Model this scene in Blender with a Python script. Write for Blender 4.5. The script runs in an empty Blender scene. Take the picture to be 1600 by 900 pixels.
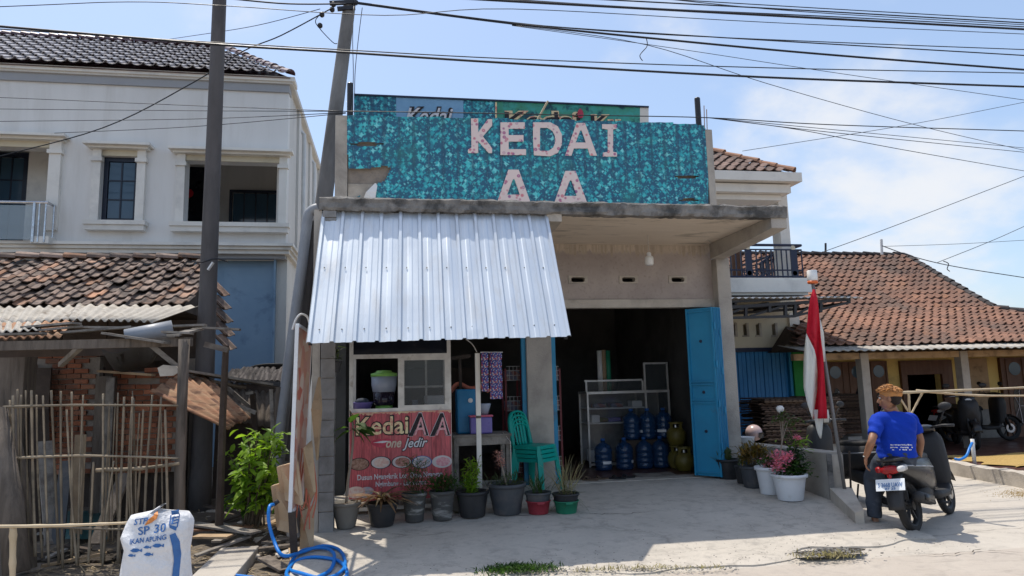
import bpy, bmesh, math, random
import numpy as np
from mathutils import Vector, Matrix, noise as mnoise
random.seed(7)
S = bpy.context.scene
COL = S.collection
# ------------------------------------------------------------ camera
W_, H_, F_ = 1600.0, 900.0, 1080.0
CAM = np.array([0.0, 0.0, 1.62])
_v1 = np.array([6200.0, -9.0, F_]); _vz = np.array([-200.0, -7950.0, F_])
_ez = _vz/np.linalg.norm(_vz); _ex = _v1-_ez*(_v1@_ez); _ex /= np.linalg.norm(_ex); _ey = np.cross(_ez, _ex)
if _ey[2] < 0: _ey = -_ey
RC = np.stack([_ex, _ey, _ez], 1)          # world -> camera (x right, y down, z forward)
cam_d = bpy.data.cameras.new('camera'); cam = bpy.data.objects.new('camera', cam_d); COL.objects.link(cam)
cam_d.sensor_width = 36.0; cam_d.lens = 36.0*F_/W_; cam_d.clip_start = 0.05; cam_d.clip_end = 3000
mw = Matrix.Identity(4)
for i in range(3):
    mw[i][0] = RC[0, i]; mw[i][1] = -RC[1, i]; mw[i][2] = -RC[2, i]; mw[i][3] = CAM[i]
cam.matrix_world = mw; S.camera = cam
# ------------------------------------------------------------ light
SUNV = Vector((0.2, -0.325, -1.0)).normalized()
SUN_EL = math.asin(-SUNV.z); SUN_AZ = math.atan2(-SUNV.x, -SUNV.y)
sd = bpy.data.lights.new('sun', 'SUN'); sd.energy = 2.05; sd.angle = math.radians(0.6); sd.color = (1.0, 0.93, 0.82)
so = bpy.data.objects.new('sun', sd); COL.objects.link(so); so.rotation_euler = SUNV.to_track_quat('-Z', 'Y').to_euler(); so.location = (0, 5, 30)
wd = bpy.data.worlds.new('World'); S.world = wd; wd.use_nodes = True
def world():
    nt = wd.node_tree; N = nt.nodes; L = nt.links; N.clear()
    out = N.new('ShaderNodeOutputWorld'); bg = N.new('ShaderNodeBackground'); bg.inputs[1].default_value = 0.135
    sky = N.new('ShaderNodeTexSky'); sky.sky_type = 'NISHITA'; sky.sun_disc = False
    sky.sun_elevation = SUN_EL; sky.sun_rotation = SUN_AZ; sky.altitude = 10; sky.air_density = 1.0; sky.dust_density = 1.6; sky.ozone_density = 1.4
    tc = N.new('ShaderNodeTexCoord'); sep = N.new('ShaderNodeSeparateXYZ'); L.new(tc.outputs['Generated'], sep.inputs[0])
    ad = N.new('ShaderNodeMath'); ad.operation = 'ADD'; ad.inputs[1].default_value = 0.45; L.new(sep.outputs[2], ad.inputs[0])
    mx = N.new('ShaderNodeMath'); mx.operation = 'MAXIMUM'; mx.inputs[1].default_value = 0.12; L.new(ad.outputs[0], mx.inputs[0])
    dv = []
    for k in (0, 1):
        d = N.new('ShaderNodeMath'); d.operation = 'DIVIDE'; L.new(sep.outputs[k], d.inputs[0]); L.new(mx.outputs[0], d.inputs[1]); dv.append(d)
    cb = N.new('ShaderNodeCombineXYZ'); L.new(dv[0].outputs[0], cb.inputs[0]); L.new(dv[1].outputs[0], cb.inputs[1]); cb.inputs[2].default_value = 2.1
    ns = N.new('ShaderNodeTexNoise'); ns.inputs['Scale'].default_value = 2.3; ns.inputs['Detail'].default_value = 8; ns.inputs['Roughness'].default_value = 0.55; ns.inputs['Distortion'].default_value = 0.1
    L.new(cb.outputs[0], ns.inputs['Vector'])
    rp = N.new('ShaderNodeMapRange'); rp.interpolation_type = 'SMOOTHERSTEP'; rp.inputs[1].default_value = 0.46; rp.inputs[2].default_value = 0.70; rp.inputs[4].default_value = 0.9
    L.new(ns.outputs['Fac'], rp.inputs[0])
    # thin veil of high haze everywhere plus the heaped clouds
    veil = N.new('ShaderNodeMix'); veil.data_type = 'RGBA'; veil.inputs[0].default_value = 0.55; veil.inputs[7].default_value = (1.1, 1.45, 2.0, 1)
    L.new(sky.outputs[0], veil.inputs[6])
    mix = N.new('ShaderNodeMix'); mix.data_type = 'RGBA'; mix.inputs[7].default_value = (3.05, 3.1, 3.2, 1)
    L.new(rp.outputs[0], mix.inputs[0]); L.new(veil.outputs[2], mix.inputs[6])
    L.new(mix.outputs[2], bg.inputs[0]); L.new(bg.outputs[0], out.inputs[0])
world()
S.view_settings.view_transform = 'Standard'; S.view_settings.look = 'None'; S.view_settings.gamma = 1.0
S.view_settings.exposure = 1.13; S.view_settings.use_curve_mapping = False
S.render.engine = 'CYCLES'; S.cycles.max_bounces = 7; S.cycles.transparent_max_bounces = 10; S.cycles.caustics_reflective = False; S.cycles.caustics_refractive = False
S.render.resolution_x = 1024; S.render.resolution_y = 576
# ------------------------------------------------------------ pixel -> place (measured once on the photograph, at a real depth)
def ray(u, v): return RC.T@np.array([u-W_/2, v-H_/2, F_])
def P(u, v, Y): r = ray(u, v); return Vector(CAM+r*(Y/r[1]))
def PZ(u, v, Z=0.0): r = ray(u, v); return Vector(CAM+r*((Z-CAM[2])/r[2]))
def PXX(u, v, X): r = ray(u, v); return Vector(CAM+r*(X/r[0]))
# ------------------------------------------------------------ materials
MATS = {}
def newmat(name):
    m = bpy.data.materials.new(name); m.use_nodes = True; nt = m.node_tree
    b = nt.nodes['Principled BSDF']; MATS[name] = m
    return m, nt, b
def c4(c): return (c[0], c[1], c[2], 1.0)
def noise_node(nt, vec, scale, detail=5, rough=0.6, dist=0.0):
    n = nt.nodes.new('ShaderNodeTexNoise'); n.inputs['Scale'].default_value = scale; n.inputs['Detail'].default_value = detail
    n.inputs['Roughness'].default_value = rough; n.inputs['Distortion'].default_value = dist
    if vec: nt.links.new(vec, n.inputs['Vector'])
    return n
def maprange(nt, src, a, b, lo=0.0, hi=1.0):
    n = nt.nodes.new('ShaderNodeMapRange'); n.inputs[1].default_value = a; n.inputs[2].default_value = b; n.inputs[3].default_value = lo; n.inputs[4].default_value = hi
    nt.links.new(src, n.inputs[0]); return n.outputs[0]
def mixc(nt, fac, a, b, blend='MIX'):
    n = nt.nodes.new('ShaderNodeMix'); n.data_type = 'RGBA'; n.blend_type = blend
    for sock, val in ((0, fac), (6, a), (7, b)):
        if isinstance(val, bpy.types.NodeSocket): nt.links.new(val, n.inputs[sock])
        elif sock == 0: n.inputs[0].default_value = val
        else: n.inputs[sock].default_value = c4(val)
    return n.outputs[2]
def mth(nt, op, a, b=None):
    n = nt.nodes.new('ShaderNodeMath'); n.operation = op
    for i, val in enumerate((a, b)):
        if val is None: continue
        if isinstance(val, bpy.types.NodeSocket): nt.links.new(val, n.inputs[i])
        else: n.inputs[i].default_value = val
    return n.outputs[0]
def mat(name, c1, c2=None, scale=4.0, rough=0.75, metal=0.0, bump=0.15, bscale=60.0, dirt=None, dscale=1.3, dlo=0.5, dhi=0.7, rand=0.0, island=0.0,
        spec=0.4, stretch=(1, 1, 1), coat=0.0, c3=None, rvar=0.12, local=False, trans=0.0, alpha=1.0):
    m, nt, b = newmat(name)
    if local: tc = nt.nodes.new('ShaderNodeTexCoord'); vec = tc.outputs['Object']
    else: g = nt.nodes.new('ShaderNodeNewGeometry'); vec = g.outputs['Position']
    mp = nt.nodes.new('ShaderNodeMapping'); nt.links.new(vec, mp.inputs[0]); mp.inputs['Scale'].default_value = stretch; vec = mp.outputs[0]
    c2 = c2 or tuple(x*0.8 for x in c1)
    n1 = noise_node(nt, vec, scale)
    col = mixc(nt, maprange(nt, n1.outputs['Fac'], 0.33, 0.67), c1, c2)
    if rand or island:
        oi = nt.nodes.new('ShaderNodeObjectInfo'); rnd = oi.outputs['Random']
        if island:
            g2 = nt.nodes.new('ShaderNodeNewGeometry'); rnd = mth(nt, 'FRACT', mth(nt, 'ADD', rnd, g2.outputs['Random Per Island']))
        if c3: col = mixc(nt, maprange(nt, rnd, 1-max(rand, island)*0.9, 1.0), col, c3)
        rn2 = mth(nt, 'FRACT', mth(nt, 'MULTIPLY', rnd, 7.31))
        k = max(rand, island)
        col = mixc(nt, 1.0, col, mixc(nt, rn2, (1-k, 1-k, 1-k), (1+k*0.6, 1+k*0.6, 1+k*0.6)), 'MULTIPLY')
    if dirt:
        n2 = noise_node(nt, vec, dscale, 7, 0.65, 0.3)
        col = mixc(nt, maprange(nt, n2.outputs['Fac'], dlo, dhi), col, dirt)
    nt.links.new(col, b.inputs['Base Color'])
    b.inputs['Metallic'].default_value = metal; b.inputs['Specular IOR Level'].default_value = spec
    if coat: b.inputs['Coat Weight'].default_value = coat; b.inputs['Coat Roughness'].default_value = 0.12
    if trans: b.inputs['Transmission Weight'].default_value = trans
    b.inputs['Alpha'].default_value = alpha
    nt.links.new(maprange(nt, n1.outputs['Fac'], 0.3, 0.7, max(0.02, rough-rvar), min(1, rough+rvar)), b.inputs['Roughness'])
    if bump:
        n3 = noise_node(nt, vec, bscale, 4, 0.65)
        bp = nt.nodes.new('ShaderNodeBump'); bp.inputs['Strength'].default_value = bump; bp.inputs['Distance'].default_value = 0.02
        nt.links.new(n3.outputs['Fac'], bp.inputs['Height']); nt.links.new(bp.outputs[0], b.inputs['Normal'])
    return m
mat('concrete', (0.47, 0.43, 0.375), (0.36, 0.33, 0.295), 2.2, 0.9, bump=0.35, bscale=45, dirt=(0.20, 0.18, 0.16), dscale=1.1, dlo=0.5, dhi=0.75)
mat('concrete_lip', (0.27, 0.255, 0.235), (0.15, 0.14, 0.13), 7, 0.95, bump=0.7, bscale=30, dirt=(0.07, 0.068, 0.065), dscale=3.5, dlo=0.46, dhi=0.62)
mat('concrete_pale', (0.55, 0.50, 0.43), (0.45, 0.40, 0.34), 3, 0.9, bump=0.3, bscale=50, dirt=(0.3, 0.27, 0.23), dscale=2)
mat('concrete_grey', (0.30, 0.295, 0.29), (0.23, 0.225, 0.22), 5, 0.92, bump=0.4, bscale=70, dirt=(0.15, 0.145, 0.14), dscale=2)
mat('soffit', (0.74, 0.64, 0.52), (0.64, 0.55, 0.445), 1.6, 0.9, bump=0.3, bscale=14, dirt=(0.30, 0.255, 0.20), dscale=2.6, dlo=0.55, dhi=0.72, stretch=(0.6, 2.2, 1))
mat('white_paint', (0.80, 0.77, 0.71), (0.75, 0.72, 0.66), 2, 0.6, bump=0.06, bscale=30, dirt=(0.60, 0.58, 0.54), dscale=1.5)
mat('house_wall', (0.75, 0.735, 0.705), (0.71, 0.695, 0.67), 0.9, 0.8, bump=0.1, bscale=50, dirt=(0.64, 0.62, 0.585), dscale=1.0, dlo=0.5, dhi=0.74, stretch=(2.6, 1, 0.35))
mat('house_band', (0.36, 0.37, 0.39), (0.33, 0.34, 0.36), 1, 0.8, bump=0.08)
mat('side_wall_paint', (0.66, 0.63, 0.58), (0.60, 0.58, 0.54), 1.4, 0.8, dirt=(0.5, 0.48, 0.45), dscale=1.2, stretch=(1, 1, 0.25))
mat('blue_wall', (0.24, 0.35, 0.46), (0.20, 0.305, 0.415), 1.1, 0.8, bump=0.1, dirt=(0.10, 0.16, 0.24), dscale=1.0, dlo=0.56, dhi=0.7)
mat('cream_wall', (0.66, 0.60, 0.46), (0.60, 0.54, 0.41), 1.5, 0.8, dirt=(0.45, 0.40, 0.31), dscale=1.5)
mat('yellow_wall', (0.82, 0.62, 0.22), (0.76, 0.57, 0.2), 1.3, 0.75, dirt=(0.42, 0.31, 0.13), dscale=1.2)
mat('green_paint', (0.02, 0.30, 0.055), (0.02, 0.26, 0.05), 3, 0.6)
mat('plinth_tile', (0.28, 0.27, 0.25), (0.2, 0.19, 0.18), 6, 0.5)
mat('blue_door', (0.02, 0.26, 0.46), (0.02, 0.22, 0.40), 2.5, 0.42, bump=0.06, bscale=25, dirt=(0.05, 0.14, 0.22), dscale=3, dlo=0.58, dhi=0.7)
mat('blue_shutter', (0.02, 0.21, 0.48), (0.018, 0.18, 0.42), 1.5, 0.45, bump=0.05)
mat('black_metal', (0.022, 0.023, 0.028), (0.03, 0.03, 0.034), 6, 0.45, bump=0.05)
mat('navy_metal', (0.014, 0.02, 0.05), (0.018, 0.026, 0.06), 6, 0.4, bump=0.05)
mat('window_frame', (0.012, 0.018, 0.034), (0.016, 0.022, 0.04), 6, 0.4, bump=0.03)
mat('steel', (0.55, 0.56, 0.58), (0.45, 0.46, 0.48), 12, 0.3, 1.0, bump=0.03)
mat('aluminium', (0.62, 0.60, 0.56), (0.5, 0.48, 0.45), 9, 0.42, 0.35, bump=0.05, dirt=(0.35, 0.31, 0.27), dscale=6, dlo=0.56, dhi=0.7)
mat('screw', (0.2, 0.2, 0.2), None, 20, 0.4, 0.8)
mat('terracotta', (0.30, 0.15, 0.098), (0.205, 0.112, 0.082), 0.9, 0.9, bump=0.4, bscale=45, rand=0.17, island=0.17, c3=(0.33, 0.165, 0.10), dirt=(0.11, 0.08, 0.068), dscale=0.8, dlo=0.42, dhi=0.7)
mat('tile_old', (0.28, 0.20, 0.16), (0.20, 0.15, 0.125), 6, 0.9, bump=0.4, bscale=45, rand=0.4, island=0.4, c3=(0.42, 0.22, 0.13), dirt=(0.09, 0.075, 0.068), dscale=3.0, dlo=0.46, dhi=0.64)
mat('tile_balcony', (0.20, 0.13, 0.11), (0.15, 0.10, 0.085), 6, 0.85, rand=0.35, dirt=(0.09, 0.075, 0.07), dscale=2.5)
mat('tile_glazed', (0.38, 0.36, 0.37), (0.28, 0.265, 0.275), 4, 0.32, bump=0.04, rand=0.25, coat=0.5)
mat('ridge_maroon', (0.12, 0.06, 0.07), (0.09, 0.05, 0.06), 5, 0.4, bump=0.05, rand=0.2, coat=0.3)
mat('ridge_clay', (0.38, 0.2, 0.12), (0.28, 0.15, 0.1), 5, 0.85, rand=0.3)
mat('ridge_dark', (0.07, 0.06, 0.06), (0.05, 0.045, 0.045), 5, 0.85, rand=0.3)
mat('brick', (0.36, 0.13, 0.065), (0.27, 0.095, 0.05), 9, 0.92, bump=0.5, bscale=50, rand=0.4, c3=(0.42, 0.2, 0.12), dirt=(0.16, 0.09, 0.065), dscale=4)
mat('mortar', (0.30, 0.26, 0.22), (0.22, 0.19, 0.165), 8, 0.95, bump=0.5, bscale=50)
mat('asbestos', (0.46, 0.43, 0.38), (0.36, 0.335, 0.30), 4, 0.92, bump=0.35, bscale=50, dirt=(0.2, 0.17, 0.14), dscale=3.2, dlo=0.53, dhi=0.7, stretch=(2.5, 0.7, 1))
mat('rusty_sheet', (0.30, 0.13, 0.065), (0.36, 0.24, 0.15), 5, 0.85, bump=0.3, dirt=(0.12, 0.06, 0.04), dscale=4, dlo=0.5, dhi=0.62, stretch=(0.6, 2.0, 2.0), metal=0.1)
mat('galvanised', (0.62, 0.68, 0.75), (0.56, 0.62, 0.69), 1.5, 0.36, metal=0.4, bump=0.03, bscale=6, rvar=0.08, spec=0.5, stretch=(3, 0.7, 0.7), dirt=(0.55, 0.565, 0.58), dscale=2.2, dlo=0.5, dhi=0.75)
mat('wood_old', (0.23, 0.19, 0.155), (0.14, 0.115, 0.095), 3, 0.93, bump=0.6, bscale=26, stretch=(5, 5, 0.6), dirt=(0.075, 0.062, 0.052), dscale=2.5, rand=0.25)
mat('wood_grey', (0.33, 0.30, 0.265), (0.22, 0.20, 0.175), 3, 0.92, bump=0.6, bscale=26, stretch=(2, 2, 2), dirt=(0.12, 0.10, 0.09), dscale=3, rand=0.25)
mat('wood_dark', (0.085, 0.062, 0.048), (0.055, 0.042, 0.035), 4, 0.9, bump=0.5, bscale=30, rand=0.3)
mat('wood_tan', (0.46, 0.33, 0.2), (0.36, 0.25, 0.15), 4, 0.85, bump=0.3, rand=0.25, dirt=(0.2, 0.14, 0.09), dscale=4)
mat('door_wood', (0.145, 0.06, 0.026), (0.10, 0.042, 0.02), 4, 0.45, bump=0.15, stretch=(4, 4, 0.5))
mat('bamboo', (0.32, 0.255, 0.175), (0.2, 0.16, 0.115), 6, 0.7, bump=0.15, rand=0.35, dirt=(0.15, 0.125, 0.09), dscale=5, dlo=0.52, dhi=0.66)
mat('bamboo_pale', (0.56, 0.45, 0.30), (0.47, 0.37, 0.24), 6, 0.55, bump=0.1, rand=0.15)
mat('mat_rack', (0.115, 0.072, 0.052), (0.07, 0.046, 0.036), 14, 0.9, bump=0.7, bscale=60, rand=0.45, c3=(0.2, 0.135, 0.09))
mat('pole_concrete', (0.115, 0.105, 0.105), (0.085, 0.08, 0.08), 4, 0.85, bump=0.2, dirt=(0.06, 0.055, 0.055), dscale=3, stretch=(1, 1, 0.3))
mat('pole_grey', (0.25, 0.245, 0.24), (0.2, 0.195, 0.19), 4, 0.8, bump=0.15, stretch=(1, 1, 0.3), dirt=(0.13, 0.125, 0.12), dscale=2)
mat('pvc_grey', (0.32, 0.335, 0.36), (0.27, 0.285, 0.31), 5, 0.5, bump=0.03)
mat('pvc_white', (0.7, 0.7, 0.69), (0.62, 0.62, 0.61), 5, 0.4, bump=0.03)
mat('cable', (0.012, 0.014, 0.02), None, 5, 0.5, bump=0)
mat('cable_white', (0.5, 0.47, 0.42), None, 5, 0.5, bump=0)
mat('plastic_black', (0.020, 0.021, 0.024), (0.035, 0.035, 0.037), 6, 0.5, bump=0.08, dirt=(0.045, 0.043, 0.04), dscale=5, dlo=0.58, dhi=0.78)
mat('plastic_charcoal', (0.05, 0.055, 0.065), (0.065, 0.07, 0.075), 6, 0.55, bump=0.08, dirt=(0.11, 0.10, 0.095), dscale=5)
mat('plastic_oldgrey', (0.21, 0.195, 0.17), (0.15, 0.14, 0.125), 5, 0.8, bump=0.2, dirt=(0.1, 0.09, 0.08), dscale=7, stretch=(1, 1, 0.4))
mat('plastic_streak', (0.055, 0.055, 0.055), (0.09, 0.088, 0.08), 5, 0.7, bump=0.2, dirt=(0.33, 0.32, 0.30), dscale=5, dlo=0.52, dhi=0.66, stretch=(0.7, 0.7, 2.5))
mat('plastic_white', (0.74, 0.75, 0.76), (0.68, 0.69, 0.7), 4, 0.4, bump=0.03, dirt=(0.55, 0.54, 0.51), dscale=5, dlo=0.57, dhi=0.75)
mat('plastic_teal', (0.0, 0.36, 0.29), (0.0, 0.32, 0.26), 4, 0.38, bump=0.02)
mat('plastic_red', (0.33, 0.035, 0.05), (0.28, 0.03, 0.045), 4, 0.5, bump=0.05)
mat('plastic_green', (0.02, 0.22, 0.12), (0.015, 0.18, 0.10), 4, 0.5, bump=0.05)
mat('plastic_lime', (0.25, 0.55, 0.12), None, 4, 0.4)
mat('plastic_blue', (0.02, 0.10, 0.32), (0.02, 0.08, 0.27), 4, 0.4)
mat('plastic_cyan', (0.015, 0.2, 0.42), (0.012, 0.17, 0.36), 4, 0.45)
mat('plastic_violet', (0.17, 0.14, 0.42), (0.14, 0.11, 0.36), 4, 0.35)
mat('plastic_pink', (0.6, 0.12, 0.2), None, 4, 0.4)
mat('dark_liquid', (0.02, 0.015, 0.03), None, 4, 0.2, bump=0)
mat('clear_plastic', (0.33, 0.37, 0.46), (0.3, 0.34, 0.42), 4, 0.25, bump=0)
mat('hose', (0.01, 0.20, 0.62), (0.012, 0.17, 0.55), 3, 0.35, bump=0.02)
mat('soil', (0.05, 0.038, 0.028), (0.03, 0.024, 0.018), 20, 0.95, bump=0.8, bscale=40)
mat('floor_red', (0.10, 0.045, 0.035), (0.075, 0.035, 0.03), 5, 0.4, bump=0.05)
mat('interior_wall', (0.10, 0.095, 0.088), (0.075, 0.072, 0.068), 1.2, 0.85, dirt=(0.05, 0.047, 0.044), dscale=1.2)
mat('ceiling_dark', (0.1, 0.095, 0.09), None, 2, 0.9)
mat('rack_red', (0.17, 0.025, 0.03), (0.13, 0.02, 0.025), 5, 0.5)
mat('wire_white', (0.6, 0.6, 0.6), None, 5, 0.4, bump=0)
mat('gas_yellow', (0.15, 0.12, 0.022), (0.12, 0.10, 0.02), 5, 0.45, bump=0.05, dirt=(0.2, 0.16, 0.05), dscale=6)
mat('sandal_brown', (0.12, 0.08, 0.055), None, 8, 0.8)
mat('sandal_black', (0.018, 0.018, 0.02), None, 8, 0.7)
mat('cloth_red', (0.62, 0.012, 0.035), (0.55, 0.01, 0.03), 5, 0.8, bump=0.2, bscale=250)
mat('cloth_white', (0.80, 0.78, 0.78), (0.74, 0.72, 0.73), 4, 0.8, bump=0.2, bscale=250)
mat('denim', (0.035, 0.045, 0.065), (0.05, 0.062, 0.085), 9, 0.88, bump=0.4, bscale=120, dirt=(0.11, 0.13, 0.165), dscale=4.5, dlo=0.56, dhi=0.74)
mat('skin', (0.30, 0.145, 0.082), (0.26, 0.125, 0.07), 9, 0.5, bump=0.06, bscale=150, spec=0.45)
mat('hair_orange', (0.52, 0.21, 0.045), (0.34, 0.17, 0.07), 14, 0.7, bump=0.5, bscale=60, stretch=(1, 1, 2.5), dirt=(0.33, 0.18, 0.085), dscale=8, island=0.35, rand=0.1)
mat('hair_dark', (0.025, 0.016, 0.012), None, 14, 0.8, bump=0.6, bscale=80)
mat('tyre', (0.017, 0.017, 0.018), (0.026, 0.025, 0.025), 14, 0.85, bump=0.3, bscale=90)
mat('scooter_black', (0.010, 0.0105, 0.012), (0.015, 0.015, 0.017), 5, 0.36, bump=0, coat=0.15, dirt=(0.035, 0.032, 0.03), dscale=7, dlo=0.58, dhi=0.8)
mat('scooter_matte', (0.022, 0.022, 0.024), (0.03, 0.03, 0.032), 6, 0.6, bump=0.15, bscale=120)
mat('scooter_grey', (0.30, 0.31, 0.33), (0.25, 0.26, 0.28), 6, 0.35)
mat('vinyl_seat', (0.014, 0.014, 0.015), None, 6, 0.5, bump=0.3, bscale=140)
mat('lens_red', (0.36, 0.012, 0.015), (0.28, 0.01, 0.012), 20, 0.15, bump=0.05)
mat('lens_clear', (0.72, 0.7, 0.68), (0.6, 0.58, 0.56), 20, 0.15, bump=0.05)
mat('plate_white', (0.78, 0.82, 0.86), None, 8, 0.4, bump=0)
mat('ink_blue', (0.03, 0.12, 0.34), (0.05, 0.16, 0.4), 20, 0.6, bump=0)
mat('ink_black', (0.02, 0.015, 0.02), None, 20, 0.6, bump=0)
mat('ink_orange', (0.75, 0.26, 0.06), None, 20, 0.6, bump=0)
mat('ink_cream', (0.80, 0.70, 0.40), (0.82, 0.62, 0.36), 14, 0.5, bump=0, dirt=(0.62, 0.2, 0.18), dscale=11, dlo=0.5, dhi=0.62)
mat('ink_white', (0.72, 0.72, 0.76), None, 20, 0.5, bump=0)
mat('ink_pale', (0.66, 0.52, 0.42), None, 20, 0.5, bump=0)
mat('ink_lip', (0.55, 0.05, 0.10), (0.40, 0.03, 0.06), 20, 0.5, bump=0)
mat('food_a', (0.17, 0.065, 0.04), (0.42, 0.27, 0.2), 30, 0.5, bump=0)
mat('food_b', (0.62, 0.32, 0.26), (0.72, 0.62, 0.55), 26, 0.5, bump=0)
mat('food_c', (0.25, 0.08, 0.055), (0.55, 0.3, 0.25), 40, 0.5, bump=0)
mat('food_d', (0.25, 0.35, 0.42), (0.62, 0.4, 0.4), 30, 0.5, bump=0)
mat('food_e', (0.62, 0.2, 0.26), (0.75, 0.5, 0.5), 40, 0.5, bump=0)
mat('dish_white', (0.66, 0.6, 0.6), None, 5, 0.4, bump=0)
mat('sack_white', (0.76, 0.76, 0.77), (0.68, 0.68, 0.70), 6, 0.5, bump=0.9, bscale=16, dirt=(0.55, 0.54, 0.54), dscale=5, dlo=0.55, dhi=0.75)
mat('cardboard', (0.50, 0.37, 0.24), (0.43, 0.31, 0.2), 5, 0.9, bump=0.2, rand=0.2)
mat('rope_orange', (0.55, 0.17, 0.10), (0.45, 0.14, 0.09), 6, 0.8)
mat('straw', (0.36, 0.28, 0.17), (0.22, 0.17, 0.11), 20, 0.95, bump=0.6)
mat('grain', (0.46, 0.31, 0.10), (0.38, 0.25, 0.085), 25, 0.9, bump=0.6, bscale=120)
mat('tarp', (0.02, 0.10, 0.10), (0.02, 0.07, 0.07), 5, 0.6)
mat('leaf_bright', (0.27, 0.42, 0.04), (0.18, 0.31, 0.03), 6, 0.5, bump=0.05, rand=0.35, island=0.35)
mat('leaf_mid', (0.055, 0.12, 0.022), (0.04, 0.09, 0.018), 6, 0.55, bump=0.05, rand=0.35, island=0.35)
mat('leaf_dark', (0.03, 0.065, 0.02), (0.022, 0.05, 0.016), 6, 0.5, bump=0.05, rand=0.3, island=0.3)
mat('leaf_grey', (0.09, 0.13, 0.045), (0.07, 0.10, 0.035), 6, 0.6, bump=0.05, rand=0.3, island=0.3)
mat('leaf_croton', (0.23, 0.13, 0.035), (0.10, 0.11, 0.03), 12, 0.55, bump=0.05, rand=0.4, island=0.4, c3=(0.35, 0.2, 0.05))
mat('leaf_brom', (0.34, 0.22, 0.13), (0.12, 0.05, 0.035), 11, 0.6, bump=0.05, rand=0.4, c3=(0.42, 0.32, 0.2), local=True)
mat('leaf_dry', (0.36, 0.31, 0.19), (0.28, 0.24, 0.14), 9, 0.8, rand=0.3, island=0.3)
mat('stem', (0.13, 0.10, 0.065), (0.09, 0.07, 0.05), 12, 0.85)
mat('stem_pale', (0.30, 0.25, 0.2), (0.24, 0.2, 0.16), 12, 0.85)
mat('flower_pink', (0.82, 0.22, 0.42), (0.84, 0.38, 0.52), 14, 0.6, bump=0, rand=0.25, island=0.25)
mat('flower_pale', (0.60, 0.32, 0.30), (0.5, 0.25, 0.25), 14, 0.7, bump=0)
mat('helmet_pink', (0.55, 0.40, 0.38), None, 4, 0.3, bump=0)
mat('jar_white', (0.78, 0.77, 0.75), None, 4, 0.35, bump=0)
mat('jar_orange', (0.75, 0.16, 0.04), None, 4, 0.4, bump=0)
mat('bulb', (0.85, 0.84, 0.80), None, 4, 0.3, bump=0)
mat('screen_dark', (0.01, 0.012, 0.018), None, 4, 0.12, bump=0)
mat('satellite', (0.05, 0.05, 0.052), None, 4, 0.6)
def glass(name, col, rough=0.05, alpha=0.35):
    m, nt, b = newmat(name); b.inputs['Base Color'].default_value = c4(col); b.inputs['Roughness'].default_value = rough
    b.inputs['Alpha'].default_value = alpha; b.inputs['Specular IOR Level'].default_value = 0.6
    n = noise_node(nt, None, 3.0); nt.links.new(maprange(nt, n.outputs['Fac'], 0.3, 0.7, rough*0.7, rough*1.6), b.inputs['Roughness'])
glass('window_glass', (0.045, 0.085, 0.125), 0.05, 1.0)
glass('pane_clear', (0.13, 0.145, 0.15), 0.05, 0.2)
glass('rail_glass', (0.42, 0.50, 0.54), 0.05, 0.4)
glass('jug_blue', (0.016, 0.055, 0.14), 0.1, 0.7)

def translucent(name, k=0.45):
    nt = MATS[name].node_tree; b = nt.nodes['Principled BSDF']; o = nt.nodes['Material Output']; tr = nt.nodes.new('ShaderNodeBsdfTranslucent'); mx = nt.nodes.new('ShaderNodeMixShader'); mx.inputs[0].default_value = k
    src = b.inputs['Base Color'].links[0].from_socket; br = mixc(nt, 1.0, src, (1.5, 1.6, 0.9), 'MULTIPLY')
    nt.links.new(br, tr.inputs[0]); nt.links.new(b.outputs[0], mx.inputs[1]); nt.links.new(tr.outputs[0], mx.inputs[2]); nt.links.new(mx.outputs[0], o.inputs[0])
for n_ in ('leaf_bright', 'leaf_mid', 'leaf_dark', 'leaf_grey', 'leaf_croton', 'leaf_brom', 'leaf_dry', 'flower_pink', 'flower_pale'): translucent(n_)
for n_ in ('cloth_red', 'cloth_white'): translucent(n_, 0.25)
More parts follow.
